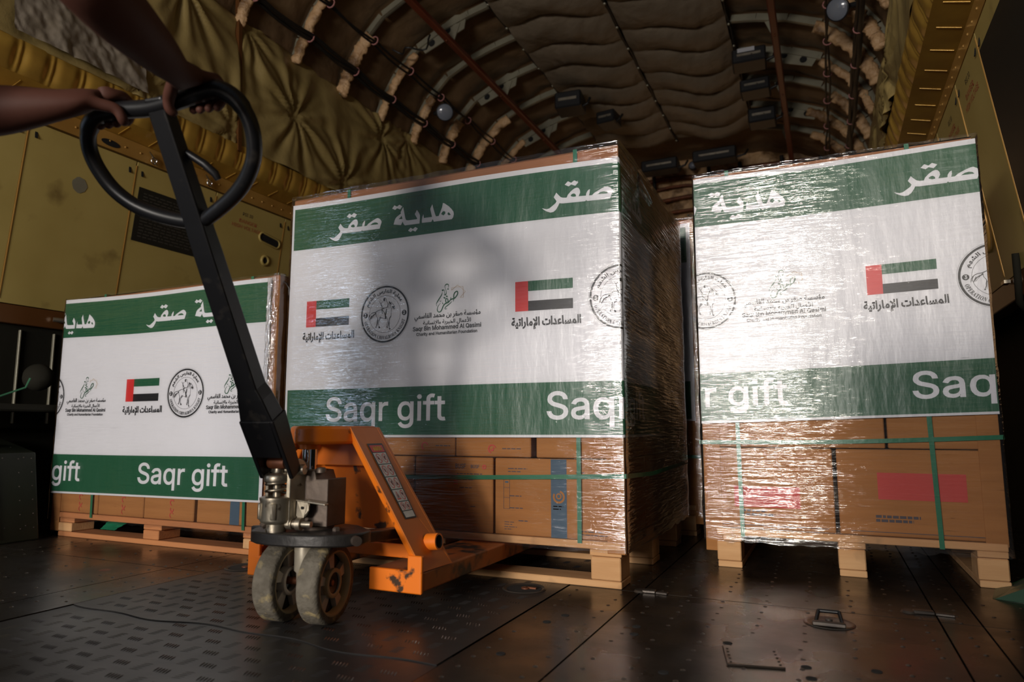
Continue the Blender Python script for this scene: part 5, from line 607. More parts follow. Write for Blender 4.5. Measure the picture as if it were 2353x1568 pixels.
# ---- ceiling skin
RIBY = [2.35, 2.82, 3.3, 3.78, 4.25, 4.72, 5.2, 5.7, 6.2, 6.75, 7.3]
arc = [(1.86, 2.84), (1.80, 3.04), (1.68, 3.25), (1.48, 3.44), (1.22, 3.56), (.98, 3.63), (.77, 3.67), (.4, 3.69), (0, 3.70)]
full = [(-w, z) for w, z in arc] + [(w, z) for w, z in arc[::-1][1:]]
def arcpt(u, off=0.):
    f = u * (len(full) - 1); i = min(int(f), len(full) - 2); k = f - i
    w = full[i][0] * (1 - k) + full[i + 1][0] * k; z = full[i][1] * (1 - k) + full[i + 1][1] * k
    tx = full[i + 1][0] - full[i][0]; tz = full[i + 1][1] - full[i][1]; L = math.hypot(tx, tz)
    return w + tz / L * off, z - tx / L * off
t = MB()
def fn(u, v):
    y = Y0 + (Y1 - Y0) * v
    ph = 0.
    for a, b in zip([Y0, .5, .95, 1.4, 1.88] + RIBY, [.5, .95, 1.4, 1.88] + RIBY + [Y1]):
        if a <= y <= b: ph = math.sin(math.pi * (y - a) / (b - a))
    off = .045 * ph ** .6 + .02 * noise.noise(Vector((u * 14, y * 3.5, 0))) + .012 * noise.noise(Vector((u * 40, y * 9, 4)))
    w, z = arcpt(u, off)
    return (XC + w, y, z)
t.grid(fn, 96, 300)
ceil = struct(t.build('ceiling', M['quilt'], smooth=True))
t = MB()
t.grid(lambda u, v: (XC + arcpt(u, -.08)[0], Y0 + (Y1 - Y0) * v, arcpt(u, -.08)[1]), 32, 1)
struct(t.build('outer_skin', M['void'], ceil))

# ---- fuselage frames with wrapped sleeves
inner = [(1.775, 2.86), (1.715, 3.02), (1.60, 3.20), (1.42, 3.37), (1.20, 3.47), (.98, 3.53), (.80, 3.565)]
def along(pts, u):
    f = u * (len(pts) - 1); i = min(int(f), len(pts) - 2); k = f - i
    return pts[i][0] * (1 - k) + pts[i + 1][0] * k, pts[i][1] * (1 - k) + pts[i + 1][1] * k
tn = 0
for ri, y in enumerate(RIBY):
    for s in (-1, 1):
        tn += 1
        t = MB()
        for a, b in zip(inner, inner[1:]):
            dx, dz = b[0] - a[0], b[1] - a[1]; L = math.hypot(dx, dz); nx_, nz_ = (-dz / L, dx / L)
            if nz_ < 0: nx_, nz_ = -nx_, -nz_
            hgt = .065
            for y0, y1, d0, d1 in ((y - .006, y + .006, 0, hgt), (y - .028, y + .006, 0, .007)):
                q = lambda w, z, yy, dd: WP(s, w + nx_ * dd * (1 if nx_ > 0 else 1), yy, z + nz_ * dd)
                t.hexa([q(a[0], a[1], y0, d0), q(b[0], b[1], y0, d0), q(b[0], b[1], y0, d1), q(a[0], a[1], y0, d1)],
                       [q(a[0], a[1], y1, d0), q(b[0], b[1], y1, d0), q(b[0], b[1], y1, d1), q(a[0], a[1], y1, d1)])
        fr = struct(t.build('trim_%d' % tn, M['frame']))
        # bracket plate with lightening holes where the rail hangs
        if ri % 2 == (0 if s < 0 else 1):
            t = MB()
            P = [(1.36, 3.33), (1.02, 3.45), (1.0, 3.56), (1.1, 3.58), (1.42, 3.42)]
            t.prism([WP(s, w, y - .012, z) for w, z in P], (0, .008, 0))
            struct(t.build('gusset_plate', M['frame'], fr))
            for w, z, r in ((1.3, 3.40, .028), (1.16, 3.47, .026)):
                t = MB(); t.add([WP(s, w + r * math.cos(a), y - .0135, z + r * math.sin(a)) for a in [2 * math.pi * k / 18 for k in range(18)]], [tuple(range(18))])
                struct(t.build('lightening_hole', M['void'], fr))
        # tan sleeve
        t = MB(); pts = []; rs = []
        u1 = random.uniform(.34, .60); rf = random.uniform(.75, 1.15); nk = 46
        for k in range(nk):
            u = k / (nk - 1) * u1
            w, z = along(inner, u)
            pts.append(WP(s, w - .004, y - .012 + .006 * noise.noise(Vector((k * .4, ri, s))), z - .002))
            rs.append(.042 * rf * (1 + .30 * noise.noise(Vector((k * .35, ri * 3, s * 2))) + .16 * noise.noise(Vector((k * 1.1, ri * 7, s)))) * (.8 if k % 13 == 0 else 1))
        t.tube(pts, rs, 18, flat=.7)
        b_ = len(t.v)
        t.v = [tuple(Vector(v_) + Vector((1, 1, 1)) * .009 * noise.noise(Vector(v_) * 22)) for v_ in t.v]
        struct(t.build('insulation_sleeve', M['sleeve'], fr, smooth=True))
# ---- taupe ceiling blankets (two rows)
def blanket(wa, wb, label, seed):
    t = MB()
    cross = [2.0, 2.45, 2.9, 3.35, 3.8, 4.2, 4.55, 4.95, 5.3, 5.7, 6.05, 6.4, 6.8, 7.15]
    def fn(u, v):
        y = 2.0 + (7.15 - 2.0) * v
        w = wa + (wb - wa) * u
        yy = y + .10 * math.sin(u * math.pi + seed) + .05 * math.sin(u * 7 + y)
        ph = 0
        for a, b in zip(cross, cross[1:]):
            if a <= yy <= b: ph = math.sin(math.pi * (yy - a) / (b - a))
        z = 3.565 - .02 * abs(w) - .065 * math.sin(u * math.pi) * (.3 + .7 * ph ** .5) - .022 * ph ** .6
        z -= .010 * noise.noise(Vector((w * 5, y * 6, seed))) + .006 * noise.noise(Vector((w * 20 + y * 5, y * 5, seed)))
        return (XC + w, y, z)
    t.grid(fn, 44, 330)
    o = t.build('ceiling_blanket', M['quilt2'], smooth=True)
    return tag(o, label, 'insulation blanket', 'quilted blankets laced to the ceiling')
blanket(-.78, -.012, 'taupe quilted blanket on the left half of the ceiling', 1.)
blanket(.012, .78, 'taupe quilted blanket on the right half of the ceiling', 2.4)
for w, lab in ((-.79, 'black lacing cord along the left edge of the ceiling blankets'), (0, 'black lacing cord between the two ceiling blankets'), (.79, 'black lacing cord along the right edge of the ceiling blankets')):
    t = MB()
    t.tube([(XC + w + .006 * math.sin(k * 1.3), 2.0 + k * .13, 3.548 + (.006 if w else -.004)) for k in range(41)], .011, 7)
    o = tag(t.build('lacing_cord', M['cable'], smooth=60), lab, 'cord')
    for k in range(16):
        t = MB(); t.lathe([(.012, 0), (.009, .008), (0, .01)], (XC + w, 2.2 + k * .33, 3.538 + (.006 if w else -.004)), (0, 0, -1), 8)
        t.build('eyelet', M['frame'], o, smooth=50)
# ---- red brown overhead rails
for s, y1, lab in ((-1, 6.55, 'red-brown overhead rail running along the left of the ceiling'), (1, 7.8, 'red-brown overhead rail running along the right of the ceiling')):
    t = MB(); t.bx(XC + s * 1.12 - .026, XC + s * 1.12 + .026, Y0, y1, 3.33, 3.375, 0, .008)
    o = tag(t.build('overhead_rail', M['redpipe'], smooth=30), lab, 'rail')
    for y in RIBY[::2]:
        if y >= y1: continue
        t = MB(); t.hexa([(XC + s * 1.12 - .02, y - .02, 3.37), (XC + s * 1.12 + .02, y - .02, 3.37), (XC + s * 1.12 + .02, y - .012, 3.37), (XC + s * 1.12 - .02, y - .012, 3.37)], [(XC + s * 1.08 - .03, y - .02, 3.5), (XC + s * 1.08 + .03, y - .02, 3.5), (XC + s * 1.08 + .03, y - .012, 3.5), (XC + s * 1.08 - .03, y - .012, 3.5)])
        t.build('hanger', M['frame'], o)
        t = MB(); t.lathe([(.007, 0), (.006, .008), (0, .009)], (XC + s * 1.12, y - .1, 3.331), (0, 0, -1), 8)
        t.build('bolt', M['rust'], o)
# ---- cable bundles with clips
def bundle(s, w, z, r, lab, nstrand=3):
    e = None
    for q in range(nstrand):
        t = MB(); pts = []
        for k in range(70):
            y = 1.6 + k * .085
            pts.append(WP(s, w + .016 * math.sin(q * 2.1 + y * 2) + .012 * noise.noise(Vector((y * 1.5, q, w))), y, z + .016 * math.cos(q * 2.1 + y * 2.3) - .018 * math.sin(math.pi * ((y / .475) % 1)) + .02 * noise.noise(Vector((y * .8, q + 5, w)))))
        t.tube(pts, r, 6)
        if e is None: e = tag(t.build('cable_bundle', M['cable'], smooth=60), lab, 'cables')
        else: t.build('cable', M['cable'], e, smooth=60)
    for y in RIBY:
        t = MB(); t.tube([WP(s, w + .03 * math.cos(a), y, z + .03 * math.sin(a)) for a in [k * math.pi / 5 for k in range(11)]], .005, 6)
        t.build('clip', M['clip'], e, smooth=60)
bundle(-1, 1.66, 3.02, .013, 'black cable bundle low on the left ceiling frames')
bundle(-1, 1.50, 3.22, .008, 'thin black cables higher up the left ceiling frames', 2)
bundle(1, 1.64, 3.03, .017, 'black cable bundle low on the right ceiling frames')
bundle(1, 1.47, 3.25, .009, 'thin black cables higher up the right ceiling frames', 2)
# loose cable loop
t = MB(); t.tube([WP(-1, 1.5 - .03 * k, 4.0 + .05 * math.sin(k * .9), 3.27 - .05 * math.sin(math.pi * k / 12)) for k in range(13)], .007, 6)
tag(t.build('loose_cable', M['cable'], smooth=60), 'loose black cable sagging between the left ceiling frames', 'cable')
t = MB(); t.tube([(-1.95 + .05 * k, 3.75 + .02 * k, 3.50 - .02 * math.sin(k * .5)) for k in range(9)], .005, 6)
tag(t.build('orange_wire', M['sleeve'], smooth=60), 'thin orange wire on the ceiling blanket near the top edge', 'wire')
# ---- cabin lamps
def lamp(loc, aim, lab, shade):
    e = empty('cabin_lamp', loc, lab, 'lamp', 'round cabin lamps')
    a = Vector(aim).normalized()
    t = MB(); t.lathe([(.0, -.07), (.04, -.065), (.065, -.03), (.07, .0), (.073, .008), (.066, .012)], (0, 0, 0), a, 28); t.build('housing', M['equipment'], e, smooth=50)
    t = MB(); t.lathe([(.066, .008), (.05, .018), (.025, .024), (0, .026)], (0, 0, 0), a, 28); t.build('lens', M['lampglass'], e, smooth=True)
    t = MB(); t.box(a * -.08, (.2, .03, .03), None, 0, .005); t.build('bracket', M['equipment'], e)
lamp((-2.80, 4.75, 3.10), (.55, -.75, -.5), 'grey cabin lamp on the left ceiling frames above the middle load', 0)
lamp((.20, 4.55, 3.10), (-.45, -.75, -.5), 'grey cabin lamp on the right ceiling frames near the top edge', 0)
# ---- black equipment near the front end
def eqbox(loc, size, lab, rz=0., lab_plate=False):
    e = empty('equipment_box', loc, lab, 'equipment', rz=rz)
    t = MB(); t.box((0, 0, 0), size, None, 0, .012); t.build('casing', M['equipment'], e, smooth=30)
    t = MB(); t.box((0, -size[1] / 2 - .004, .0), (size[0] * .7, .008, size[2] * .18), None, 0, .002); t.build('face_bar', M['steel'], e)
    if lab_plate:
        t = MB(); t.box((-.02, -size[1] / 2 - .006, size[2] * .3), (size[0] * .5, .006, size[2] * .28)); t.build('label_plate', M['label'], e)
    t = MB(); t.tube([(size[0] * .4, -.02, -size[2] * .4), (size[0] * .7, -.05, -size[2] * .3), (size[0] * .75, 0, size[2] * .2)], .012, 8); t.build('lead', M['cable'], e, smooth=60)
eqbox((-1.96, 5.55, 3.36), (.24, .22, .15), 'black equipment box at the lower end of the left ceiling rail', .1)
eqbox((-1.72, 5.95, 3.33), (.18, .2, .12), 'small black box beside the end of the left blanket', -.1)
eqbox((-.42, 5.55, 3.42), (.26, .2, .12), 'black unit with a white label between blanket and right rail', .05, True)
eqbox((-.41, 5.95, 3.36), (.24, .2, .11), 'black unit behind the labelled one by the right rail', .0)
eqbox((-.40, 6.5, 3.33), (.24, .2, .14), 'open black tray unit farthest along the right rail', .0)
eqbox((-.95, 7.35, 3.36), (.45, .2, .13), 'long black unit across the far end of the ceiling', .0)
eqbox((-1.55, 7.4, 3.36), (.4, .2, .13), 'black unit left of the far ceiling end', .0)
# ---- far bulkhead
t = MB()
def fn(u, v):
    x = -3.3 + 3.96 * u; z = 0 + 3.7 * v
    cell = math.sin(math.pi * ((x * 3.1) % 1)) ** .5 * math.sin(math.pi * ((z * 4.3 + (int(x * 3.1) % 2) * .4) % 1)) ** .5
    return (x, 8.15 - .07 * cell - .04 * noise.noise(Vector((x * 4, z * 4, 2))), z)
t.grid(fn, 120, 110)
bh = struct(t.build('wall_front', M['sleeve'], smooth=True))
for z, r in ((3.02, .02), (3.17, .025), (3.31, .018), (3.42, .03), (2.9, .015)):
    t = MB(); t.tube([(-3.1 + k * .19, 8.0 + .015 * math.sin(k * 1.7 + z), z + .014 * math.sin(k * 1.1 + z * 9)) for k in range(20)], r, 8)
    struct(t.build('cross_pipe', M['rust'], bh, smooth=60))
for x in (-2.6, -2.1, -1.75, -1.1, -.75, -.3, .1):
    t = MB(); t.tube([(x, 7.98, 2.5), (x + .02, 7.97, 3.0), (x - .01, 7.98, 3.5)], .022, 8)
    struct(t.build('riser', M['cable'], bh, smooth=60))
for x, lab in ((-1.46, 'left one of two small round lamps on the far bulkhead'), (-1.27, 'right one of two small round lamps on the far bulkhead')):
    t = MB(); t.lathe([(.05, 0), (.055, .04), (.045, .06)], (0, 0, 0), (0, -1, 0), 20)
    o = tag(t.build('bulkhead_lamp', M['equipment'], smooth=50), lab, 'lamp', 'bulkhead lamps'); o.location = (x, 7.9, 3.5)
    t = MB(); t.lathe([(.043, .055), (.03, .075), (0, .082)], (0, 0, 0), (0, -1, 0), 20); t.build('lens', M['lampglass'], o, smooth=True)

# ---- dark folded seats and cabinet at lower left
t = MB()
t.hexa([(-3.32, .9, 0), (-2.94, .9, 0), (-2.94, 1.80, 0), (-3.32, 1.80, 0)], [(-3.32, .9, .42), (-3.01, .9, .35), (-3.01, 1.80, .35), (-3.32, 1.80, .42)])
cab = tag(t.build('side_locker', M['darkgreen'], bevel=.006), 'dark green riveted metal locker on the floor at the left edge', 'locker')
t = MB(); t_riv = t
for k in range(11):
    y = .95 + k * .08
    for z in (.33, .06): t.lathe([(.003, 0), (.002, .002), (0, .0025)], (-2.94 - .07 * z / .35, y, z), (1, 0, .2), 8)
    t.lathe([(.003, 0), (.002, .002), (0, .0025)], (-3.1, y, .369), (0.1, 0, 1), 8)
for k in range(6):
    z = .05 + k * .055
    for y in (1.73, 1.78): t.lathe([(.003, 0), (.002, .002), (0, .0025)], (-2.94 - .07 * z / .35, y, z), (1, 0, .2), 8)
t.build('rivet_rows', M['fitting'], cab, smooth=50)['kind'] = 'stuff'
t = MB(); t.tube([(-2.938, 1.635, .02), (-2.965, 1.64, .15), (-2.995, 1.65, .3)], [.009, .006, .002], 8); t.build('edge_strip', M['goldpaint'], cab, smooth=50)
t = MB(); t.box((-3.1, 1.62, .385), (.06, .1, .02), rotz(.3), 0, .008); t.build('orange_tag', M['rust'], cab)
seat = empty('folding_seat', (-3.3, 1.0, .45), 'dark folded seat row with upright metal ribs on the lower left wall', 'seat')
t = MB(); t.bx(-.05, .0, 0, 1.1, 0, .46, 0, .01); t.build('back_cloth', M['seat'], seat)
for k in range(7):
    t = MB(); t.bx(.0, .014, .1 + k * .15, .108 + k * .15, .02, .44, 0, .002); t.build('rib', M['frame'], seat)
t = MB(); t.bx(-.02, .25, 0, 1.0, .07, .1, 0, .01); t.build('shelf', M['seat'], seat)
t = MB(); t.lathe([(0, .05), (.035, .045), (.055, .025), (.06, 0), (.055, -.02)], (-3.14, 1.86, .67), (0.6, -.5, .3), 24)
tag(t.build('wall_dome', M['seat'], smooth=60), 'round black dome on the lower left wall beside the left load', 'fitting')
t = MB(); t.tube([(-3.06, 1.78, .66), (-3.07, 1.77, .62), (-3.08, 1.68, .58), (-3.08, 1.56, .55), (-3.05, 1.45, .52)], .004, 6)
tag(t.build('loose_strap', M['strapgreen'], smooth=50), 'thin green strap end lying on the dark locker at the left', 'strap')
t = MB(); t.tube([(-3.27, 1.98, .955), (-3.24, 2.05, .95), (-3.26, 2.2, .95)], .011, 8)
tag(t.build('rail_pin', M['steel'], smooth=60), 'metal pin on the brown rail left of the left load', 'pin')
# green bracket at the right edge
t = MB(); t.hexa([(.37, 2.24, 0), (.75, 2.1, 0), (.75, 2.5, 0), (.42, 2.46, 0)], [(.42, 2.3, .012), (.75, 2.2, .2), (.75, 2.4, .2), (.46, 2.42, .012)])
tag(t.build('floor_bracket', M['bracket'], bevel=.006), 'dark green sloping metal bracket on the floor at the right edge', 'bracket')
# ------------------------------------------------------------------ LOADS
def part(t, name, m, root, **kw):
    """build in world coordinates, then parent under root keeping the place"""
    o = t.build(name, m, None, **kw)
    o.parent = root
    o.matrix_parent_inverse = Matrix.Translation(-Vector(root.location))
    return o

def subpart(t, name, m, par, **kw):
    o = t.build(name, m, None, **kw)
    o.parent = par
    r = par
    T = Matrix.Identity(4)
    if par.parent is not None: T = Matrix.Identity(4)
    else: T = Matrix.Translation(-Vector(par.location))
    o.matrix_parent_inverse = T
    return o

def pallet(x0, x1, y0, y1, H, label, long_front=True, bw=.088, wood=None):
    wd = wood or M['wood']
    e = empty('wooden_pallet', ((x0 + x1) / 2, y0, 0), label, 'pallet', 'wooden pallets under the loads')
    tb = .02
    xc = [x0 + bw / 2, (x0 + x1) / 2, x1 - bw / 2]; yc = [y0 + .05, (y0 + y1) / 2, y1 - .05]
    for i, x in enumerate(xc):
        for j, y in enumerate(yc):
            t = MB(); t.box((x + .002 * (j - 1), y, (tb + H - .042) / 2 + .0005), (bw, .1, H - .042 - tb - .001), rotz(random.uniform(-.02, .02)), 0, .003)
            part(t, 'block', M['wood'] if (i + j) % 2 == 0 else wd, e)
    if long_front:
        for y in yc:
            t = MB(); t.bx(x0, x1, y - .05, y + .05, 0.0005, tb, 0, .002); part(t, 'bottom_board', wd, e)
        for x in xc:
            t = MB(); t.bx(x - .05 if x > x0 + .06 else x0, x + .05 if x < x1 - .06 else x1, y0 + .004, y1 - .004, H - .041, H - .0225, 0, .002); part(t, 'stringer_board', wd, e)
        k = 6
        for q in range(k):
            ya = y0 + (y1 - y0 - .1) * q / (k - 1)
            t = MB(); t.bx(x0, x1, ya, ya + .1, H - .022, H, 0, .002); part(t, 'deck_board', wd, e)
    else:
        for x in xc:
            t = MB(); t.bx(x - bw / 2, x + bw / 2, y0, y1, 0.0005, tb, 0, .002); part(t, 'bottom_board', wd, e)
        for y in yc:
            pass
        for x in xc:
            t = MB(); t.bx(x - bw / 2, x + bw / 2, y0 + .004, y1 - .004, H - .041, H - .0225, 0, .002); part(t, 'stringer_board', wd, e)
        k = 7
        for q in range(k):
            ya = y0 + (y1 - y0 - .1) * q / (k - 1)
            t = MB(); t.bx(x0, x1, ya, ya + .1, H - .022, H, 0, .002); part(t, 'deck_board', wd, e)
    return e

def printing(o, y, rects, texts=(), rings=()):
    """flat ink on a carton front face, material per item"""
    t = MB(); t.norecalc = True
    mats = [M['ink'], M['redink'], M['blueink'], M['card']]
    for (xa, xb, za, zb, mi) in rects:
        l = .0006 if mi != 3 else .0012
        t.add([(xa, y - l, za), (xb, y - l, za), (xb, y - l, zb), (xa, y - l, zb)], [(0, 1, 2, 3)], mi)
    for (key, xa, xb, za, zb, mi) in texts:
        vs, fs = fit(key, xa, xb, za, zb)
        t.add([(v[0], y - .0008, v[1]) for v in vs], fs, mi)
    for (cx_, cz_, r0, r1, a0, a1, mi) in rings:
        n = 24
        P = []
        for k in range(n + 1):
            a = a0 + (a1 - a0) * k / n
            P += [(cx_ + r0 * math.cos(a), y - .0012, cz_ + r0 * math.sin(a)), (cx_ + r1 * math.cos(a), y - .0012, cz_ + r1 * math.sin(a))]
        t.add(P, [(2 * k, 2 * k + 1, 2 * k + 3, 2 * k + 2) for k in range(n)], mi)
    p = t.build('printing', mats, None)
    p.parent = o; p.matrix_parent_inverse = Matrix.Translation(-Vector(o.location))
    return p

def carton(x0, x1, y0, y1, z0, z1, label, group):
    t = MB()
    c = ((x0 + x1) / 2, (y0 + y1) / 2, z0)
    t.box((0, 0, (z1 - z0) / 2), (x1 - x0, y1 - y0, z1 - z0), None, 0, .003)
    o = t.build('carton', [M['card'], M['card_dark']])
    o.location = c
    return tag(o, label, 'carton', group)

def lines(x0, x1, z0, n, mi=0, h=.003, gap=.009, seed=0):
    random.seed(seed); out = []
    for i in range(n):
        x = x0; e = x1 - random.random() * (x1 - x0) * .4
        while x < e:
            l = random.uniform(.006, .02)
            out.append((x, min(x + l, e), z0 - i * gap, z0 - i * gap + h, mi)); x += l + .003
    return out

# --- banner artwork in tile coordinates (metres), printed on a wavy vinyl sheet
TILE = .834
BH = .855
def art_tile():
    """-> list of (layer, material index, verts, faces)"""
    A = []
    def quad(x0, x1, z0, z1, mi, layer=1, n=8):
        vs = []; fs = []
        for i in range(n + 1): vs += [(x0 + (x1 - x0) * i / n, z0), (x0 + (x1 - x0) * i / n, z1)]
        fs = [(2 * i, 2 * i + 2, 2 * i + 3, 2 * i + 1) for i in range(n)]
        A.append((layer, mi, vs, fs))
    def circ(cx_, cz_, r0, r1, mi, layer=1, n=72):
        vs = []
        for k in range(n): 
            a = 2 * math.pi * k / n
            vs += [(cx_ + r0 * math.cos(a), cz_ + r0 * math.sin(a)), (cx_ + r1 * math.cos(a), cz_ + r1 * math.sin(a))]
        A.append((layer, mi, vs, [(2 * k, 2 * k + 1, (2 * k + 3) % (2 * n), (2 * k + 2) % (2 * n)) for k in range(n)]))
    def text(key, x0, x1, z0, z1, mi, layer=2):
        vs, fs = fit(key, x0, x1, z0, z1); A.append((layer, mi, vs, fs))
    # flag
    quad(0, .044, .392, .487, 2); quad(.044, .191, .455, .487, 1); quad(.044, .191, .392, .4235, 3)
    text('aid', -.013, .216, .333, .373, 3)
    # round emblem
    cx_, cz_ = .342, .419
    circ(cx_, cz_, .0925, .099, 3); circ(cx_, cz_, .0635, .0645, 3); circ(cx_, cz_, .1018, .1023, 3)
    for s in (-1, 1):
        circ(cx_ + s * .0795, cz_, .0, .0093, 3, 1, 24); text('three', cx_ + s * .0795 - .0035, cx_ + s * .0795 + .0035, cz_ - .006, cz_ + .006, 0, 3)
    vs, fs = fit('en_ring', 0, 1, 0, 1)
    A.append((2, 3, [(cx_ + (.088 - .0125 * v[1]) * math.cos(R(196 + 148 * v[0])), cz_ + (.088 - .0125 * v[1]) * math.sin(R(196 + 148 * v[0]))) for v in vs], fs))
    vs, fs = fit('ar_ring', 0, 1, 0, 1)
    A.append((2, 3, [(cx_ + (.0675 + .0205 * v[1]) * math.cos(R(158 - 128 * v[0])), cz_ + (.0675 + .0205 * v[1]) * math.sin(R(158 - 128 * v[0]))) for v in vs], fs))
    vs, fs = letters('knight'); A.append((2, 3, vs, fs))
    # foundation mark and its four lines
    vs, fs = letters('falcon'); A.append((2, 4, vs, fs))
    vs, fs = letters('star'); A.append((2, 5, vs, fs))
    text('ar_one', .463, .712, .383, .411, 3); text('ar_two', .497, .677, .365, .3875, 3)
    text('latin_one', .458, .714, .3475, .3665, 3); text('latin_two', .472, .70, .332, .3455, 3)
    # headings
    vs, fs = letters('headline'); A.append((2, 0, vs, fs))
    text('latin_big', .103, .588, .030, .142, 0)
    return A
ART_TILE = None
def banner(name, label, xl, xr, xcorner, Fy, xoff, zl, zr, seed=0, corner_x=None, drape=.0):
    """zl/zr: (bottom, top) heights at xl and at the front right corner"""
    global ART_TILE
    if ART_TILE is None: ART_TILE = art_tile()
    bm = bmesh.new()
    def wav(x, v):
        return .0022 * noise.noise(Vector((x * 2.2, v * 1.6, seed))) + .0009 * noise.noise(Vector((x * 6 + v * 5, v * 2.5, seed + 7)))
    lift = {0: 0., 1: .0006, 2: .0014, 3: .0020}
    def put(layer, mi, vs, fs, dx=0.):
        bv = [bm.verts.new((v[0] + dx, v[1], lift[layer])) for v in vs]
        for f in fs:
            try:
                ff = bm.faces.new([bv[i] for i in f]); ff.material_index = mi; ff.smooth = True
            except ValueError: pass
    # white sheet and the two green bands
    def gridq(x0, x1, v0, v1, mi, layer):
        nu = max(2, int((x1 - x0) / .03)); nv = max(2, int((v1 - v0) / .03))
        vs = [(x0 + (x1 - x0) * i / nu, v0 + (v1 - v0) * j / nv) for j in range(nv + 1) for i in range(nu + 1)]
        fs = [(j * (nu + 1) + i, j * (nu + 1) + i + 1, (j + 1) * (nu + 1) + i + 1, (j + 1) * (nu + 1) + i) for j in range(nv) for i in range(nu)]
        put(layer, mi, vs, fs)
    gridq(xl, xr, 0, BH, 0, 0)
    ml = .010 if name == 'C' else 0.0
    gridq(xl + ml, xr - (.016 if name in 'LB' else 0), .008, .167, 1, 1); gridq(xl + ml, xr - (.016 if name in 'LB' else 0), .682, .838, 1, 1)
    k0 = math.floor((xl - xoff) / TILE) - 1; k1 = math.ceil((xr - xoff) / TILE) + 1
    for k in range(k0, k1 + 1):
        for layer, mi, vs, fs in ART_TILE:
            dx = xoff + k * TILE
            mn = min(v[0] for v in vs) + dx; mx = max(v[0] for v in vs) + dx
            if mx < xl or mn > xr: continue
            put(layer, mi, vs, fs, dx)
    for px_, no, clear in ((xl, (-1, 0, 0), True), (xr, (1, 0, 0), True), (xcorner, (1, 0, 0), False)):
        bmesh.ops.bisect_plane(bm, geom=bm.verts[:] + bm.edges[:] + bm.faces[:], plane_co=(px_, 0, 0), plane_no=no, clear_outer=clear, dist=1e-6)
    for v in bm.verts:
        x, vv, l = v.co
        f = (min(x, xcorner) - xl) / (xcorner - xl)
        zb = zl[0] + (zr[0] - zl[0]) * f; zt = zl[1] + (zr[1] - zl[1]) * f
        if x > xcorner: zt -= drape * (x - xcorner)
        z = zb + (zt - zb) * vv / BH + .004 * math.sin(x * 5 + seed) * (vv / BH)
        w = wav(x, vv)
        if x <= xcorner + 1e-6: v.co = (x, Fy - l + w * min(1, (xcorner - x) / .04), z)
        else: v.co = (xcorner + l - w * .5, Fy + (x - xcorner), z)
    me = bpy.data.meshes.new('printed_banner'); bm.to_mesh(me); bm.free()
    for m in ('white', 'green', 'red', 'black', 'green', 'gold'): me.materials.append(M[m])
    o = bpy.data.objects.new('printed_banner', me); link(o)
    return tag(o, label, 'banner', 'printed banners round the loads')

def film(x0, x1, y0, y1, z0, z1, label, seed, off=.016, m=None, amp=.0022, ragged=.01):
    """stretch wrap: rounded rectangular tube of film"""
    r = .008
    P = []
    def arc_(cx_, cy_, a0):
        for k in range(6):
            a = a0 + math.pi / 2 * k / 5
            P.append((cx_ + r * math.cos(a), cy_ + r * math.sin(a), math.cos(a), math.sin(a)))
    X0, X1, Ya, Yb = x0 - off, x1 + off, y0 - off, y1 + off
    def side(a, b, nx_, ny_, n):
        for k in range(1, n): P.append((a[0] + (b[0] - a[0]) * k / n, a[1] + (b[1] - a[1]) * k / n, nx_, ny_))
    arc_(X0 + r, Ya + r, math.pi); side((X0 + r, Ya), (X1 - r, Ya), 0, -1, 44)
    arc_(X1 - r, Ya + r, -math.pi / 2); side((X1, Ya + r), (X1, Yb - r), 1, 0, 30)
    arc_(X1 - r, Yb - r, 0); side((X1 - r, Yb), (X0 + r, Yb), 0, 1, 20)
    arc_(X0 + r, Yb - r, math.pi / 2); side((X0, Yb - r), (X0, Ya + r), -1, 0, 20)
    nv = 90; n = len(P)
    t = MB(); vs = []
    for j in range(nv + 1):
        v = j / nv
        for i, p in enumerate(P):
            z = z0 + (z1 - z0) * v
            if j == 0: z += ragged * noise.noise(Vector((i * .5, seed, 0)))
            if j == nv: z += ragged * .5 * noise.noise(Vector((i * .5, seed, 5)))
            q = amp * (noise.noise(Vector((p[0] * 3, p[1] * 3, z * 14 + seed))) + .5 * noise.noise(Vector((p[0] * 9, p[1] * 9, z * 40 + seed))))
            if abs(p[2]) > .5: q *= 1.3
            vs.append((p[0] + p[2] * q, p[1] + p[3] * q, z))
    fs = [(j * n + i, j * n + (i + 1) % n, (j + 1) * n + (i + 1) % n, (j + 1) * n + i) for j in range(nv) for i in range(n)]
    t.add(vs, fs)
    o = t.build('stretch_film', m or M['film'], smooth=True)
    return tag(o, label, 'plastic wrap', 'stretch film round the loads')

def corner_board(x, y, sx, sy, z0, z1, label, w=.055, th=.004):
    t = MB()
    t.bx(x, x - sx * w, y, y - sy * th * -1 if False else y + (-sy) * -th * 0 + (th if sy > 0 else -th) * -1, z0, z1)
    t = MB()
    ya, yb = (y, y + th) if sy < 0 else (y - th, y)
    t.bx(min(x, x - sx * w), max(x, x - sx * w), ya, yb, z0, z1, 0, .001)
    xa, xb = (x - th, x) if sx > 0 else (x, x + th)
    t.bx(xa, xb, min(y, y - sy * w), max(y, y - sy * w), z0, z1, 0, .001)
    return tag(t.build('corner_board', M['card'], None), label, 'edge protector', 'brown corner boards')

def cap_board(x0, x1, y0, y1, z0, z1, label):
    t = MB()
    t.bx(x0, x1, y0 - .004, y0, z0, z1); t.bx(x1, x1 + .004, y0 - .004, y1, z0, z1); t.bx(x0 - .004, x0, y0 - .004, y1, z0, z1); t.bx(x0, x1, y1, y1 + .004, z0, z1)
    t.bx(x0 - .004, x1 + .004, y0 - .004, y1 + .004, z1 - .004, z1)
    return tag(t.build('cap_tray', M['card_dark'], None), label, 'carton tray')

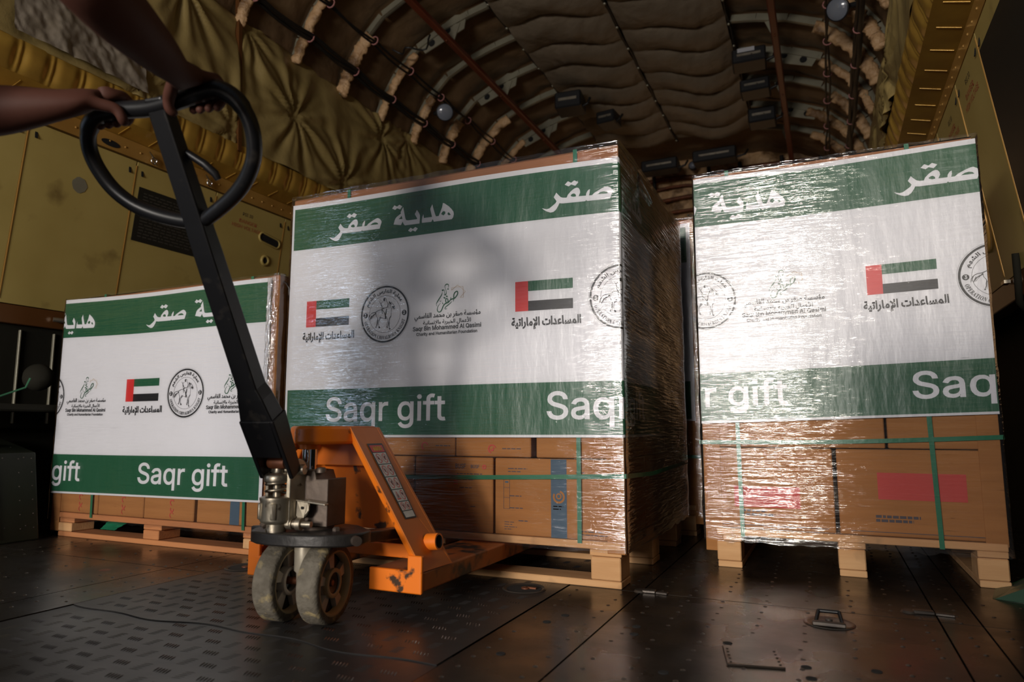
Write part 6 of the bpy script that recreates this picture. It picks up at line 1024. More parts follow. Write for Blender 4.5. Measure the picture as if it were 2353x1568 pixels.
def strap_loop(pts, wdir, label, w=.013):
    """flat band through pts; wdir is the direction of its width"""
    t = MB(); wv = Vector(wdir) * w / 2
    vs = []
    for p in pts: vs += [Vector(p) - wv, Vector(p) + wv]
    t.add(vs, [(2 * i, 2 * i + 1, 2 * i + 3, 2 * i + 2) for i in range(len(pts) - 1)])
    o = t.build('packing_strap', M['strap'], None, solid=.001)
    return tag(o, label, 'strap', 'green packing straps')
def hstrap(x0, x1, y0, y1, zs, label, off=.008):
    n = 14; P = []
    for k in range(n + 1): 
        f = k / n; P.append((x0 - off + (x1 - x0 + 2 * off) * f, y0 - off, zs[0] + (zs[1] - zs[0]) * f - .006 * math.sin(math.pi * f)))
    P += [(x1 + off, y0 + .3, zs[1] - .01), (x1 + off, y1 + off, zs[1]), (x0 - off, y1 + off, zs[0]), (x0 - off, y0 - off, zs[0])]
    return strap_loop(P, (0, 0, 1), label)
def vstrap(x, y0, y1, z0, z1, label, off=.0075, dx=.0):
    P = [(x + dx, y0 + .05, z0), (x + dx, y0 - off, z0), (x + dx * .4, y0 - off, (z0 + z1) / 3), (x, y0 - off, z1 + .004), (x, y1 + off, z1 + .004), (x, y1 + off, z0)]
    return strap_loop(P, (1, 0, 0), label)

# ============ middle load (on the jack)
pallet(-1.79, -.547, 1.933, 2.80, .127, 'wooden pallet under the middle load with the jack fork pushed in')
F = 1.937
cs_ = []
for i, (a, b) in enumerate(zip([-1.772, -1.51, -1.235, -.9445], [-1.514, -1.239, -.952, -.552])):
    o = carton(a, b, F, F + .31, .128, .358, ['bottom-row carton at the left end of the middle load, behind the jack', 'bottom-row carton of the middle load hidden mostly behind the orange jack frame', 'bottom-row carton with faded printing right beside the sloping jack leg', 'bottom-row carton with a dark blue stripe at the right of the middle load'][i], 'cartons in the middle load')
    if i == 2:
        printing(o, F, lines(-1.08, -.98, .305, 3, 0, seed=4) + lines(-1.07, -1.0, .262, 1, 0) + lines(-1.03, -1.0, .205, 1, 0) + [(-1.2, -1.02, .13, .131, 0)] + lines(-1.09, -1.07, .3, 4, 1, seed=2), [('usf', -1.085, -1.048, .322, .338, 0), ('usf', -1.03, -1.0, .324, .335, 0)], [(-.982, .329, .003, .007, 0, 6.28, 1)])
    if i == 3:
        printing(o, F, [(-.759, -.709, .1285, .357, 2)] + lines(-.90, -.83, .325, 2, 0, seed=8) + lines(-.895, -.835, .243, 1, 0) + lines(-.895, -.825, .207, 1, 0) + lines(-.912, -.87, .165, 4, 0, .002, .007, seed=5) + lines(-.865, -.82, .17, 1, 0) + lines(-.67, -.58, .15, 2, 0, seed=9) + lines(-.68, -.64, .318, 1, 0)
                 + [(-.915, -.914, .205, .30, 0), (-.895, -.894, .205, .30, 0), (-.915, -.894, .30, .301, 0), (-.915, -.894, .268, .269, 0), (-.915, -.894, .238, .239, 0), (-.915, -.894, .205, .206, 0), (-.91, -.899, .283, .288, 2)] + lines(-.752, -.716, .218, 1, 1, seed=3) + lines(-.752, -.716, .210, 1, 1, seed=6), [],
                 [(-.734, .247, .013, .019, 2.6, 7.6, 3), (-.734, .249, .005, .009, 0, 6.28, 3)])
for i, (a, b) in enumerate(zip([-1.772, -1.40, -1.085, -.806], [-1.404, -1.088, -.824, -.552])):
    o = carton(a, b, F, F + .31, .361, .59, ['second-row carton at the left end of the middle load, under the banner edge', 'second-row carton of the middle load above the orange jack frame', 'second-row carton with a red mark under the banner, middle load', 'second-row carton at the right end of the middle load under the banner'][i], 'cartons in the middle load')
    if i == 2:
        printing(o, F, lines(-.92, -.85, .385, 1, 0, seed=3), [], [(-.955, .385, .010, .014, .3, 4.4, 1), (-.955, .385, .003, .007, 3.4, 7.4, 1)])
    if i == 1:
        printing(o, F, lines(-1.16, -1.1, .392, 1, 0, seed=3), [], [(-1.2, .392, .009, .013, .3, 4.4, 1)])
for r_ in range(5):
    for c_ in range(3):
        if c_ == 0 and r_ < 2: continue
        carton(-.90, -.552, F + .313 * c_ if c_ else F + .001, F + .31 + .313 * c_ if c_ < 2 else 2.845, .128 + .2335 * r_, .3585 + .2335 * r_, 'plain brown carton seen through film on the shaded right side of the middle load', 'side cartons of the middle load')
cap_board(-1.785, -.536, F, 2.85, 1.262, 1.304, 'brown cardboard cap tray on top of the middle load')
corner_board(-.532, F - .003, 1, -1, .095, 1.29, 'brown corner board on the front right edge of the middle load')
corner_board(-1.79, F - .003, -1, -1, .1, 1.29, 'brown corner board on the front left edge of the middle load')
vstrap(-.668, F, 2.85, .12, 1.305, 'upright green strap near the right edge of the middle load', .0085)
vstrap(-1.533, F, 2.85, .12, 1.305, 'upright green strap near the left edge of the middle load, showing on the cap', .0085)
hstrap(-1.79, -.532, F, 2.85, (.285, .314), 'level green strap low around the middle load', .0095)
banner('C', 'white and green printed banner on the large middle load, reading Saqr gift', -1.787, -.529 + .90, -.529, F - .014, -1.703, (.417, 1.283), (.423, 1.262), 0, drape=.02)
film(-1.796, -.523, F - .019, 2.86, .10, 1.312, 'clear stretch film wrapped round the middle load', 3.3, .0)

# ============ left load
pallet(-2.97, -1.84, 1.892, 2.80, .098, 'wooden pallet with an orange bottom board under the left load', wood=M['wood_red'])
F = 1.897
for i, (a, b) in enumerate(zip([-2.99, -2.734, -2.461, -2.172], [-2.738, -2.465, -2.188, -1.83])):
    o = carton(a, b, F, F + .31, .099, .33, ['bottom-row carton at the left end of the left load', 'bottom-row carton second from the left end of the left load', 'bottom-row carton in the middle of the left load', 'bottom-row carton with a blue stripe at the right end of the left load'][i], 'cartons in the left load')
    if i < 3: printing(o, F, [], [], [((a + b) / 2 + .02, .165, .008, .012, .5, 4.5, 1), ((a + b) / 2 + .02, .14, .006, .010, 2.5, 6.5, 1), ((a + b) / 2 + .02, .118, .008, .011, .5, 4.5, 1)])
    else: printing(o, F, [(-2.003, -1.957, .1, .33, 2)])
for r_ in range(4):
    for c_ in range(2):
        carton(-2.18, -1.83, F + .293 * (c_ + (1 if r_ == 0 else 0)) + .02, F + .31 + .293 * (c_ + (1 if r_ == 0 else 0)), .099 + .22 * r_ + (.012 if r_ else 0), .317 + .22 * r_ + (.012 if r_ else 0), 'plain brown carton on the narrow shaded right side of the left load', 'side cartons of the left load')
cap_board(-3.02, -1.812, F, 2.80, .99, 1.012, 'brown cardboard cap tray on top of the left load')
corner_board(-3.028, F - .003, -1, -1, .02, 1.0, 'brown corner board on the front left edge of the left load')
corner_board(-1.806, F - .003, 1, -1, .06, 1.0, 'brown corner board on the front right edge of the left load')
vstrap(-2.775, F, 2.8, .085, 1.013, 'upright green strap at the left of the left load', .0085, .012)
vstrap(-1.94, F, 2.8, .085, 1.013, 'upright green strap at the right of the left load', .0085, .012)
banner('L', 'white and green printed banner on the low left load', -3.03, -1.842, -1.842, F - .012, -2.597, (.176, 1.008), (.186, 1.0), 5)
left_film = film(-3.036, -1.801, F - .017, 2.81, .07, 1.016, 'clear stretch film wrapped round the left load', 8.1, .0)
# torn green film under the deck
t = MB()
t.grid(lambda u, v: (-2.76 + .09 * u + .02 * v, 1.93 + .05 * v + .01 * noise.noise(Vector((u * 9, v * 9, 0))), .035 + .05 * (1 - u * .4) * v + .004 * noise.noise(Vector((u * 12, v * 9, 3)))), 12, 8)
tag(t.build('green_film_scrap', M['strap'], smooth=True), 'torn scrap of green film hanging under the left load', 'film scrap')

# ============ right load
pallet(-.348, .447, 2.386, 3.45, .124, 'wooden pallet on three runners under the right load', long_front=False, bw=.075)
F = 2.392
for (a, b, z0, z1, lab, red) in ((-.372, .008, .126, .385, 'bottom-row carton with a pink-red block at the left of the right load', (-.29, -.09, .195, .262)), (.020, .435, .126, .385, 'bottom-row carton with a dark red block at the right of the right load', (.13, .36, .235, .315)),
                       (-.372, .158, .388, .62, 'second-row carton at the left of the right load under its banner', None), (.166, .435, .388, .62, 'second-row carton at the right of the right load under its banner', None)):
    o = carton(a, b, F, F + .35, z0, z1, lab, 'cartons in the right load')
    rr = [(a + .03, b - .02, .137, .139, 0)] if red else []
    if red: rr += [(red[0], red[1], red[2], red[3], 1)] + lines(a + .1, a + .22, .18, 2, 0, .008, .012, seed=int(b * 100))
    if rr: printing(o, F, rr)
for c_ in range(3):
    for r_ in range(4):
        if r_ < 2 and c_ == 2: continue
        carton(-.372, -.05, F + .353 * (c_ + (1 if r_ < 2 else 0)), F + .35 + .353 * (c_ + (1 if r_ < 2 else 0)), .126 + .262 * r_, .385 + .262 * r_, 'plain brown carton in the shadow gap on the left side of the right load', 'side cartons of the right load')
cap_board(-.383, .44, F, 3.5, 1.315, 1.332, 'brown cardboard cap tray on top of the right load')
corner_board(-.385, F - .003, -1, -1, .05, 1.32, 'brown corner board on the front left edge of the right load')
corner_board(.45, F - .003, 1, -1, .115, 1.32, 'brown corner board on the front right edge of the right load')
vstrap(-.273, F, 3.5, .1, 1.333, 'upright green strap at the left of the right load', .0085, .006)
vstrap(.272, F, 3.5, .1, 1.333, 'upright green strap at the right of the right load', .0085, .014)
hstrap(-.386, .45, F, 3.5, (.403, .424), 'level green strap low around the right load', .0095)
banner('R', 'white and green printed banner on the glaring right load', -.385, .4525, .4525, F - .014, .136, (.465, 1.318), (.49, 1.318), 11)
film(-.391, .4585, F - .019, 3.51, .085, 1.336, 'clear stretch film wrapped round the right load', 5.7, .0, m=film_mat('stretch_film_right', .8, .01, .012, .07, streak=(2.6, 2.6, 36.), bdist=.0046, tilt=.06, gain=1.0))

# ============ rear load seen in the gap
pallet(-1.62, -.52, 2.995, 3.9, .127, 'wooden pallet under the rear load in the gap between the big loads')
F = 3.0
for r_ in range(5):
    carton(-.86, -.535, F, F + .31, .128 + .24 * r_, .366 + .24 * r_, 'brown carton of the rear load behind its narrow banner strip', 'cartons in the rear load')
corner_board(-.488, F - .003, 1, -1, .05, 1.37, 'brown corner board on the front right edge of the rear load')
banner('B', 'printed banner of the rear load, only a narrow strip showing in the gap', -1.66, -.508, -.508, F - .012, -1.308, (.48, 1.345), (.48, 1.345), 17)
hstrap(-1.66, -.49, F, 3.9, (.33, .33), 'level green strap around the rear load', .0095)
cap_board(-1.66, -.492, F, 3.9, 1.34, 1.372, 'brown cardboard cap tray on top of the rear load')
film(-1.666, -.482, F - .017, 3.91, .08, 1.376, 'clear stretch film wrapped round the rear load', 1.9, .0)

# loose film ends on top of the loads
def flap(x, y, z, dx, dy, dz, label, seed):
    t = MB()
    t.grid(lambda u, v: (x + dx * u + .02 * noise.noise(Vector((u * 3, v * 4, seed))), y + dy * u + .03 * v, z + dz * v * math.sin(math.pi * (.15 + .7 * u)) - .12 * u * u + .01 * noise.noise(Vector((u * 7, v * 6, seed + 2)))), 26, 14)
    return tag(t.build('film_flap', M['clear'], smooth=True), label, 'plastic wrap')
flap(-.60, 1.94, 1.30, .10, .25, .05, 'loose clear film end sticking up at the right top corner of the middle load', 2)
flap(-.30, 2.38, 1.335, .2, .04, .02, 'loose clear film end along the top of the right load', 6)
flap(-1.83, 1.885, 1.0, .06, .05, .035, 'loose clear film bunch on the right top corner of the left load', 9)
flap(-.50, 2.9, 1.36, .08, .1, .02, 'loose clear film end over the rear load', 12)

# unseen carton stack, added behind the camera to shade the lower right load
pallet(-.10, .78, -1.75, -.75, .127, 'unseen wooden pallet added behind the camera under the shading cartons')
for r_ in range(4):
    for c_ in range(2):
        for d_ in range(2):
            carton(-.095 + .435 * c_, .335 + .435 * c_, -1.74 + .49 * d_, -1.255 + .49 * d_, .129 + .25 * r_, .377 + .25 * r_, 'unseen plain carton added behind the camera to shade the right load', 'unseen cartons added to shade the right load')

t = MB()
def fn(u, v):
    z = .30 + .70 * v
    return (-1.846 + .046 * u + .006 * noise.noise(Vector((u * 3, z * 9, 4))), 1.872 - .006 * math.sin(math.pi * u) - .009 * abs(noise.noise(Vector((u * 5, z * 16, 7)))) - .004 * noise.noise(Vector((u * 16, z * 50, 1))), z)
t.grid(fn, 16, 160)
subpart(t, 'film_ruffle', film_mat('ruffled_film', 1.2, .06, .05, .06, streak=(5, 5, 24.), bdist=.006, gain=3.), left_film, smooth=True)['label'] = 'ruffled strip of film'
# ------------------------------------------------------------------ PALLET JACK
J = empty('pallet_jack', (-1.165, 1.35, 0), 'orange hand pallet jack with black handle, pushed under the middle load', 'pallet jack')
ax_a = Vector((.985, .174, 0)).normalized()
HB = Vector((-1.15, 1.22, .37)); HT = Vector((-1.088, .82, 1.033))
ax_d = (HT - HB).normalized(); ax_n = ax_a.cross(ax_d).normalized()   # n points away from the camera-ish
def HP(s, w, o=0.): return HB + ax_d * s + ax_a * w + ax_n * o
# forks
def fork(x0, x1, sgn):
    t = MB()
    z0, z1 = .056, .103
    ys = [1.466, 2.40, 2.60]
    t.hexa([(x0, 1.466, z0), (x1, 1.466, z0), (x1, 1.466, z1), (x0, 1.466, z1)], [(x0, 2.40, z0), (x1, 2.40, z0), (x1, 2.40, z1), (x0, 2.40, z1)])
    t.hexa([(x0, 2.40, z0), (x1, 2.40, z0), (x1, 2.40, z1), (x0, 2.40, z1)], [(x0 + .04, 2.62, z0 + .005), (x1 - .04, 2.62, z0 + .005), (x1 - .04, 2.62, z1 - .02), (x0 + .04, 2.62, z1 - .02)])
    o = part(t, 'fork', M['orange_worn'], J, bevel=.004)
    t = MB(); t.bx(x0 - .001, x1 + .001, 1.455, 1.467, .052, .106, 0, .002)
    if sgn > 0: t.bx(x1 - .04, x1 + .001, 1.455, 1.467, .1, .142, 0, .002)
    else: t.bx(x0 - .001, x0 + .04, 1.455, 1.467, .1, .142, 0, .002)
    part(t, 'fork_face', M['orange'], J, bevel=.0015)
    t = MB(); t.cyl(((x0 + x1) / 2 - .035, 2.42, .035), ((x0 + x1) / 2 + .035, 2.42, .035), .034, 20)
    part(t, 'load_roller', M['tyre'], J, smooth=40)
fork(-1.058, -.907, 1); fork(-1.462, -1.311, -1)
# sloping legs
mid = -1.1845
def leg(s):
    def X(x): return x if s > 0 else 2 * mid - x
    xt = (-1.086, -1.078) if s > 0 else (-1.086 - .045, -1.078 - .045)
    P1 = Vector((X(xt[0]), 1.40, .452)); P2 = Vector((X(xt[1]), 1.505, .452)); P3 = Vector((X(-.903), 1.60, .104)); P4 = Vector((X(-.907), 1.467, .104))
    inn = Vector((-s * .006, 0, 0))
    t = MB()
    t.hexa([P1, P2, P3, P4], [P1 + inn, P2 + inn, P3 + inn, P4 + inn])
    fw = Vector((-s * .024, .004, 0)); dn = Vector((0, .006, 0))
    t.hexa([P2, P2 + fw, P3 + fw, P3], [P2 - dn, P2 + fw - dn, P3 + fw - dn, P3 - dn])
    o = part(t, 'frame_leg', M['orange_shaded'], J, bevel=.003)
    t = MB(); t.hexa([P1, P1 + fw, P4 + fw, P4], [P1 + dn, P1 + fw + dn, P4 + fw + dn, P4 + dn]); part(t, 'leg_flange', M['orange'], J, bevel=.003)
    return P1, P2, P3, P4
P1, P2, P3, P4 = leg(1); leg(-1)
def LP(u, v, o=0.):   # on the outer side of the right leg
    a = P1.lerp(P2, u); b = P4.lerp(P3, u)
    return a.lerp(b, v) + Vector((o, 0, o * .45))
t = MB(); c = LP(.62, .83); t.lathe([(.021, -.004), (.021, .03), (.0165, .03), (.0165, .006)], c, (1, 0, .1), 24)
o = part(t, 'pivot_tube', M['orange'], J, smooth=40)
t = MB(); t.lathe([(.0166, .012), (0, .012)], c, (1, 0, .1), 24); subpart(t, 'bore', M['void'], o)
t = MB(); t.lathe([(.0163, .006), (.0163, .0302)], c, (1, 0, .1), 24); subpart(t, 'bore_wall', M['darksteel'], o)
# top bracket
t = MB()
out = [(-1.185, 1.325), (-1.178, 1.302), (-1.155, 1.29), (-1.125, 1.292), (-1.106, 1.305), (-1.092, 1.345), (-1.086, 1.40), (-1.078, 1.505), (-1.262, 1.505), (-1.254, 1.40), (-1.235, 1.35)]
t.prism([(x, y, .410) for x, y in out], (0, 0, .045))
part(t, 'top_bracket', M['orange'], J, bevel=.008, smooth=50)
t = MB(); t.lathe([(0, .399), (.027, .399), (.028, .412)], (-1.150, 1.325, 0), n=24); t.cyl((-1.172, 1.302, .404), (-1.172, 1.292, .404), .009, 12)
part(t, 'ram_socket', M['orange'], J, smooth=50)
t = MB(); t.cyl((-1.172, 1.297, .404), (-1.172, 1.2905, .404), .0065, 12); part(t, 'socket_hole', M['void'], J)
# panels between the legs
t = MB(); t.hexa([(-1.262, 1.478, .352), (-1.050, 1.478, .352), (-1.070, 1.478, .41), (-1.258, 1.478, .41)], [(-1.262, 1.486, .352), (-1.050, 1.486, .352), (-1.070, 1.486, .41), (-1.258, 1.486, .41)])
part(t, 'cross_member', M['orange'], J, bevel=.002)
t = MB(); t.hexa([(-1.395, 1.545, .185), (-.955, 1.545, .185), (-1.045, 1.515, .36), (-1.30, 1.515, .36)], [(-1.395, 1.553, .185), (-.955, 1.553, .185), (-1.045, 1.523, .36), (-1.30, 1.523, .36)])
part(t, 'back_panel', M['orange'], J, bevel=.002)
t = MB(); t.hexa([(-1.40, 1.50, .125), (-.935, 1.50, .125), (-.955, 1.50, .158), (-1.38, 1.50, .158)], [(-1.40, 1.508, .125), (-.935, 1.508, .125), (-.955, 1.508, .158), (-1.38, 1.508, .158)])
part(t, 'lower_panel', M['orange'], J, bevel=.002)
# warning sticker on the right leg
def SQ(t, u0, u1, v0, v1, mi, o):
    t.add([LP(u0(v0), v0, o), LP(u1(v0), v0, o), LP(u1(v1), v1, o), LP(u0(v1), v1, o)], [(0, 1, 2, 3)], mi)
t = MB(); t.norecalc = True
U0 = lambda v: .26 - .02 * v; U1 = lambda v: .84 - .30 * v
iU0 = lambda v: U0(v) + .04; iU1 = lambda v: U1(v) - .04
SQ(t, U0, U1, .12, .655, 0, .0008)
vs_ = [.13, .185, .27, .36, .45, .535, .60, .648]
for k in range(7):
    SQ(t, iU0, iU1, vs_[k] + .003, vs_[k + 1] - .003, 2 if k == 0 else 1, .0013)
vs, fs = fit('warning', .16, .84, .2, .8)
t.add([LP(iU0(.15) + (iU1(.15) - iU0(.15)) * x, vs_[1] - .003 - (vs_[1] - vs_[0] - .006) * y, .0018) for x, y in vs], fs, 3)
def icon(k, c, kind):
    va, vb = vs_[k], vs_[k + 1]
    def pt(x, y, o=.0018):
        v = va + (vb - va) * (.5 - y * .5); return LP(iU0(v) + (iU1(v) - iU0(v)) * (c + x * .22), v, o)
    n = 20
    if kind == 'tri':
        T = [(0, .8), (.85, -.65), (-.85, -.65)]; T2 = [(0, .5), (.6, -.48), (-.6, -.48)]
        t.add([pt(*p) for p in T] + [pt(*p) for p in T2], [(i, (i + 1) % 3, 3 + (i + 1) % 3, 3 + i) for i in range(3)], 2)
        t.add([pt(x, y, .0017) for x, y in ((-.15, -.4), (.2, -.4), (.1, .2), (-.1, .1))], [(0, 1, 2, 3)], 4)
        return
    P = []
    for i in range(n):
        a = 2 * math.pi * i / n; P += [pt(.9 * math.cos(a), .8 * math.sin(a)), pt(.76 * math.cos(a), .67 * math.sin(a))]
    t.add(P, [(2 * i, 2 * i + 1, (2 * i + 3) % (2 * n), (2 * i + 2) % (2 * n)) for i in range(n)], 2)
    t.add([pt(-.6, .5), pt(-.5, .58), pt(.6, -.5), pt(.5, -.58)], [(0, 1, 2, 3)], 2)
    rr = random.Random(k * 7 + int(c * 10))
    for q in range(3):
        x, y = rr.uniform(-.4, .2), rr.uniform(-.4, .1)
        t.add([pt(x, y, .0016), pt(x + .3, y - .05, .0016), pt(x + .35, y + .3, .0016), pt(x + .05, y + .35, .0016)], [(0, 1, 2, 3)], 4)
for k in range(1, 6):
    icon(k, .26, 'tri' if k == 4 else 'r'); icon(k, .74, 'r')
part(t, 'warning_sticker', [M['black'], M['sticker'], M['red'], M['yellow'], M['ink']], J)
# steering plate and yoke
t = MB()
out = [(-1.255, 1.30), (-1.25, 1.262), (-1.232, 1.232), (-1.20, 1.215), (-1.15, 1.207), (-1.09, 1.213), (-1.03, 1.232), (-.985, 1.262), (-.968, 1.30), (-.975, 1.345), (-1.05, 1.40), (-1.16, 1.42), (-1.235, 1.37)]
t.prism([(x, y, .187) for x, y in out], (0, 0, .028))
o = part(t, 'steering_plate', M['plate'], J, bevel=.004, smooth=40)
for x in (-1.03, -1.29):
    t = MB(); t.hexa([(x - .012, 1.30, .186), (x + .03, 1.30, .186), (x + .03, 1.30, .212), (x - .012, 1.30, .212)], [(x + .01, 1.50, .172), (x + .045, 1.50, .172), (x + .045, 1.50, .20), (x + .01, 1.50, .20)])
    part(t, 'yoke_arm', M['plate'], J, bevel=.004)
t = MB(); t.cyl((-.975, 1.285, .2), (-.962, 1.276, .2), .011, 18); part(t, 'plate_pin', M['darksteel'], J, smooth=40)
t = MB(); t.lathe([(.009, 0), (.009, .006), (.006, .009), (0, .009)], (-1.04, 1.30, .215), n=6); part(t, 'plate_bolt', M['darksteel'], J)
# steering column, axle, wheels
S = Vector((-1.14, 1.315, 0))
t = MB(); t.lathe([(.026, .19), (.026, .162), (.0255, .16), (.0255, .118), (.020, .112), (.018, .07)], S, n=28); part(t, 'steering_column', M['zinc'], J, smooth=50)
t = MB(); t.cyl(S + ax_a * -.058 + Vector((0, 0, .0915)), S + ax_a * .058 + Vector((0, 0, .0915)), .009, 14); part(t, 'axle', M['rust'], J, smooth=50)
def wheel(sg):
    c = S + ax_a * (sg * .056) + Vector((0, 0, .0915)); A = ax_a * sg   # A points outward
    t = MB()
    R_ = .0915
    t.lathe([(.071, .022), (.073, .026), (R_ - .006, .026), (R_ - .001, .021), (R_, .015), (R_, -.018), (R_ - .001, -.022), (R_ - .006, -.026), (.073, -.026), (.071, -.022), (.071, .022)], c, A, 56)
    o = part(t, 'wheel', M['tyre'], J, smooth=50)
    t = MB()
    t.lathe([(.024, .022), (.029, .024), (.033, .022), (.034, .0)], c, A, 36)
    t.lathe([(.024, -.022), (.029, -.024), (.033, -.022), (.034, .0)], c, A, 36)
    u = Vector((0, 0, 1)); w = A.cross(u)
    for k in range(5):
        a = 2 * math.pi * k / 5 + .04
        r1 = u * math.cos(a) + w * math.sin(a); tn_ = u * -math.sin(a) + w * math.cos(a)
        q = lambda r, tt, h: c + r1 * r + tn_ * tt + A * h
        for h0, h1 in ((.001, .016), (-.016, -.001)):
            t.hexa([q(.031, -.009, h0), q(.031, .009, h0), q(.069, .017, h0), q(.069, -.017, h0)], [q(.031, -.008, h1), q(.031, .008, h1), q(.069, .014, h1 * .8), q(.069, -.014, h1 * .8)])
    subpart(t, 'hub', M['hub'], o, smooth=40)
    t = MB(); t.lathe([(.0712, .002), (.030, .002), (.030, -.002), (.0712, -.002), (.0712, .002)], c, A, 48); subpart(t, 'hub_web', M['cable'], o, smooth=40)  # black colour paints in the shade of the hollows between the spokes
    t = MB()
    for h in (1, -1): t.lathe([(.0735, .0262 * h), (.070, .0262 * h), (.0665, .021 * h), (.066, .006 * h), (.0712, .004 * h)], c, A, 48)
    t.lathe([(.0247, .0225), (.0292, .0245), (.0335, .0225), (.0343, .01)], c, A, 36)
    subpart(t, 'rim', M['rimtan'], o, smooth=50)
    t = MB(); t.lathe([(.0245, .018), (.018, .017), (.012, .012), (.0, .012)], c, A, 28); subpart(t, 'bearing', M['cable'], o, smooth=50)
    t = MB(); t.lathe([(.008, .010), (.008, .016), (.006, .018), (0, .018)], c, A, 20); subpart(t, 'axle_cap', M['rust'], o, smooth=40)
wheel(1); wheel(-1)
# pump
pc = Vector((-1.163, 1.238, 0))
t = MB(); t.lathe([(.0, .214), (.023, .214), (.024, .232), (.034, .236), (.037, .242), (.037, .284), (.0385, .287), (.0385, .292), (.032, .294), (0, .294)], pc, n=32)
for a in (-2.2, -1.0, .4):
    t.box(pc + Vector((.038 * math.cos(a), .038 * math.sin(a), .262)), (.006, .012, .036), rotz(a), 0, .002)
part(t, 'pump_cylinder', M['steel'], J, smooth=45)
t = MB(); t.cyl(pc + Vector((-.018, -.026, .228)), pc + Vector((-.012, -.018, .236)), .008, 12); part(t, 'drain_screw', M['darksteel'], J)
t = MB(); pts = []
for k in range(90):
    a = k / 90 * 2 * math.pi * 2.4; pts.append(pc + Vector((.0255 * math.cos(a), .0255 * math.sin(a), .296 + .038 * k / 90)))
t.tube(pts, .0035, 8); part(t, 'spring', M['steel'], J, smooth=60)
t = MB(); t.lathe([(0, .326), (.029, .326), (.031, .329), (.031, .341), (.027, .345), (.013, .347), (.0115, .35), (.0105, .366), (0, .366)], pc, n=28); t.lathe([(.010, .29), (.010, .33)], pc, n=16)
part(t, 'pump_plunger', M['steel'], J, smooth=45)
rc = Vector((-1.160, 1.232, .371))
t = MB(); t.lathe([(0, -.022), (.013, -.021), (.0145, -.014), (.015, -.012), (.015, .012), (.0145, .014), (.013, .021), (0, .022)], rc, ax_a, 24); part(t, 'pump_roller', M['rust'], J, smooth=40)
# valve block, side plate, fittings
t = MB()
t.hexa([(-1.135, 1.285, .222), (-1.066, 1.297, .222), (-1.066, 1.365, .222), (-1.135, 1.365, .222)], [(-1.135, 1.285, .325), (-1.066, 1.297, .332), (-1.066, 1.365, .332), (-1.135, 1.365, .325)])
t.hexa([(-1.135, 1.285, .325), (-1.095, 1.292, .325), (-1.095, 1.365, .325), (-1.135, 1.365, .325)], [(-1.135, 1.29, .352), (-1.105, 1.295, .350), (-1.105, 1.365, .350), (-1.135, 1.365, .352)])
part(t, 'valve_block', M['darksteel'], J, bevel=.004)
t = MB(); P = []
yc_, zt_ = 1.262, .350
base = [(1.215 + .012, .222), (1.30, .222)]
prof = [(1.235, .228), (1.29, .228), (1.29, .352)] + [(1.2625 + .0275 * math.cos(a), .352 + .0275 * math.sin(a)) for a in [math.pi * k / 10 for k in range(1, 10)]] + [(1.235, .352)]
t.prism([(-1.135, y, z) for y, z in prof], ax_a * .011)
part(t, 'side_plate', M['steel'], J, bevel=.002, smooth=40)
t = MB(); t.prism([(-1.192 - .006, y, z) for y, z in prof], ax_a * .009); part(t, 'side_plate', M['steel'], J, bevel=.002, smooth=40)
pv = Vector((-1.13, 1.262, .354))
t = MB(); t.lathe([(0, -.075), (.0115, -.075), (.0125, -.07), (.0125, .018), (.011, .022), (0, .022)], pv, ax_a, 22); part(t, 'pivot_pin', M['steel'], J, smooth=40)
t = MB()
t.add([(-1.125, 1.258, .286), (-1.045, 1.262, .279), (-1.045, 1.275, .279), (-1.06, 1.288, .281), (-1.125, 1.29, .286), (-1.125, 1.258, .282), (-1.045, 1.262, .275), (-1.045, 1.275, .275), (-1.06, 1.288, .277), (-1.125, 1.29, .282)],
      [(0, 1, 2, 3, 4), (9, 8, 7, 6, 5)] + [(i, (i + 1) % 5 + 0, 5 + (i + 1) % 5, 5 + i) for i in range(5)])
t.hexa([(-1.122, 1.258, .248), (-1.100, 1.260, .250), (-1.090, 1.262, .262), (-1.092, 1.262, .282)], [(-1.122, 1.262, .248), (-1.100, 1.264, .250), (-1.090, 1.266, .262), (-1.092, 1.266, .282)])
t.hexa([(-1.122, 1.258, .248), (-1.122, 1.258, .283), (-1.092, 1.262, .282), (-1.100, 1.260, .250)], [(-1.122, 1.262, .248), (-1.122, 1.262, .283), (-1.092, 1.266, .282), (-1.100, 1.264, .250)])
part(t, 'release_lever', M['steel'], J, bevel=.0012)
t = MB(); t.lathe([(0, .0), (.0035, .0), (.0035, .001), (0, .001)], (-1.105, 1.257, .268), (0, -1, 0), 12); part(t, 'lever_hole', M['void'], J)
t = MB(); t.lathe([(0, -.05), (.009, -.05), (.010, -.045), (.010, -.02), (.013, -.02), (.013, -.006), (.009, -.006), (.009, .004), (.014, .004), (.014, .016), (.007, .016), (.007, .04), (0, .04)], (-1.118, 1.252, .232), ax_a, 20); part(t, 'release_screw', M['steel'], J, smooth=35)
t = MB(); t.lathe([(.012, 0), (.012, .008), (.009, .012), (0, .013)], (-1.098, 1.31, .345), n=16); t.lathe([(.045, .215), (.046, .222), (.03, .224)], (-1.12, 1.32, 0), n=30); part(t, 'base_flange', M['darksteel'], J, smooth=40)
# ram
t = MB(); t.lathe([(.0175, .29), (.0175, .405)], (-1.146, 1.325, 0), n=32); part(t, 'lift_ram', M['chrome'], J, smooth=60)
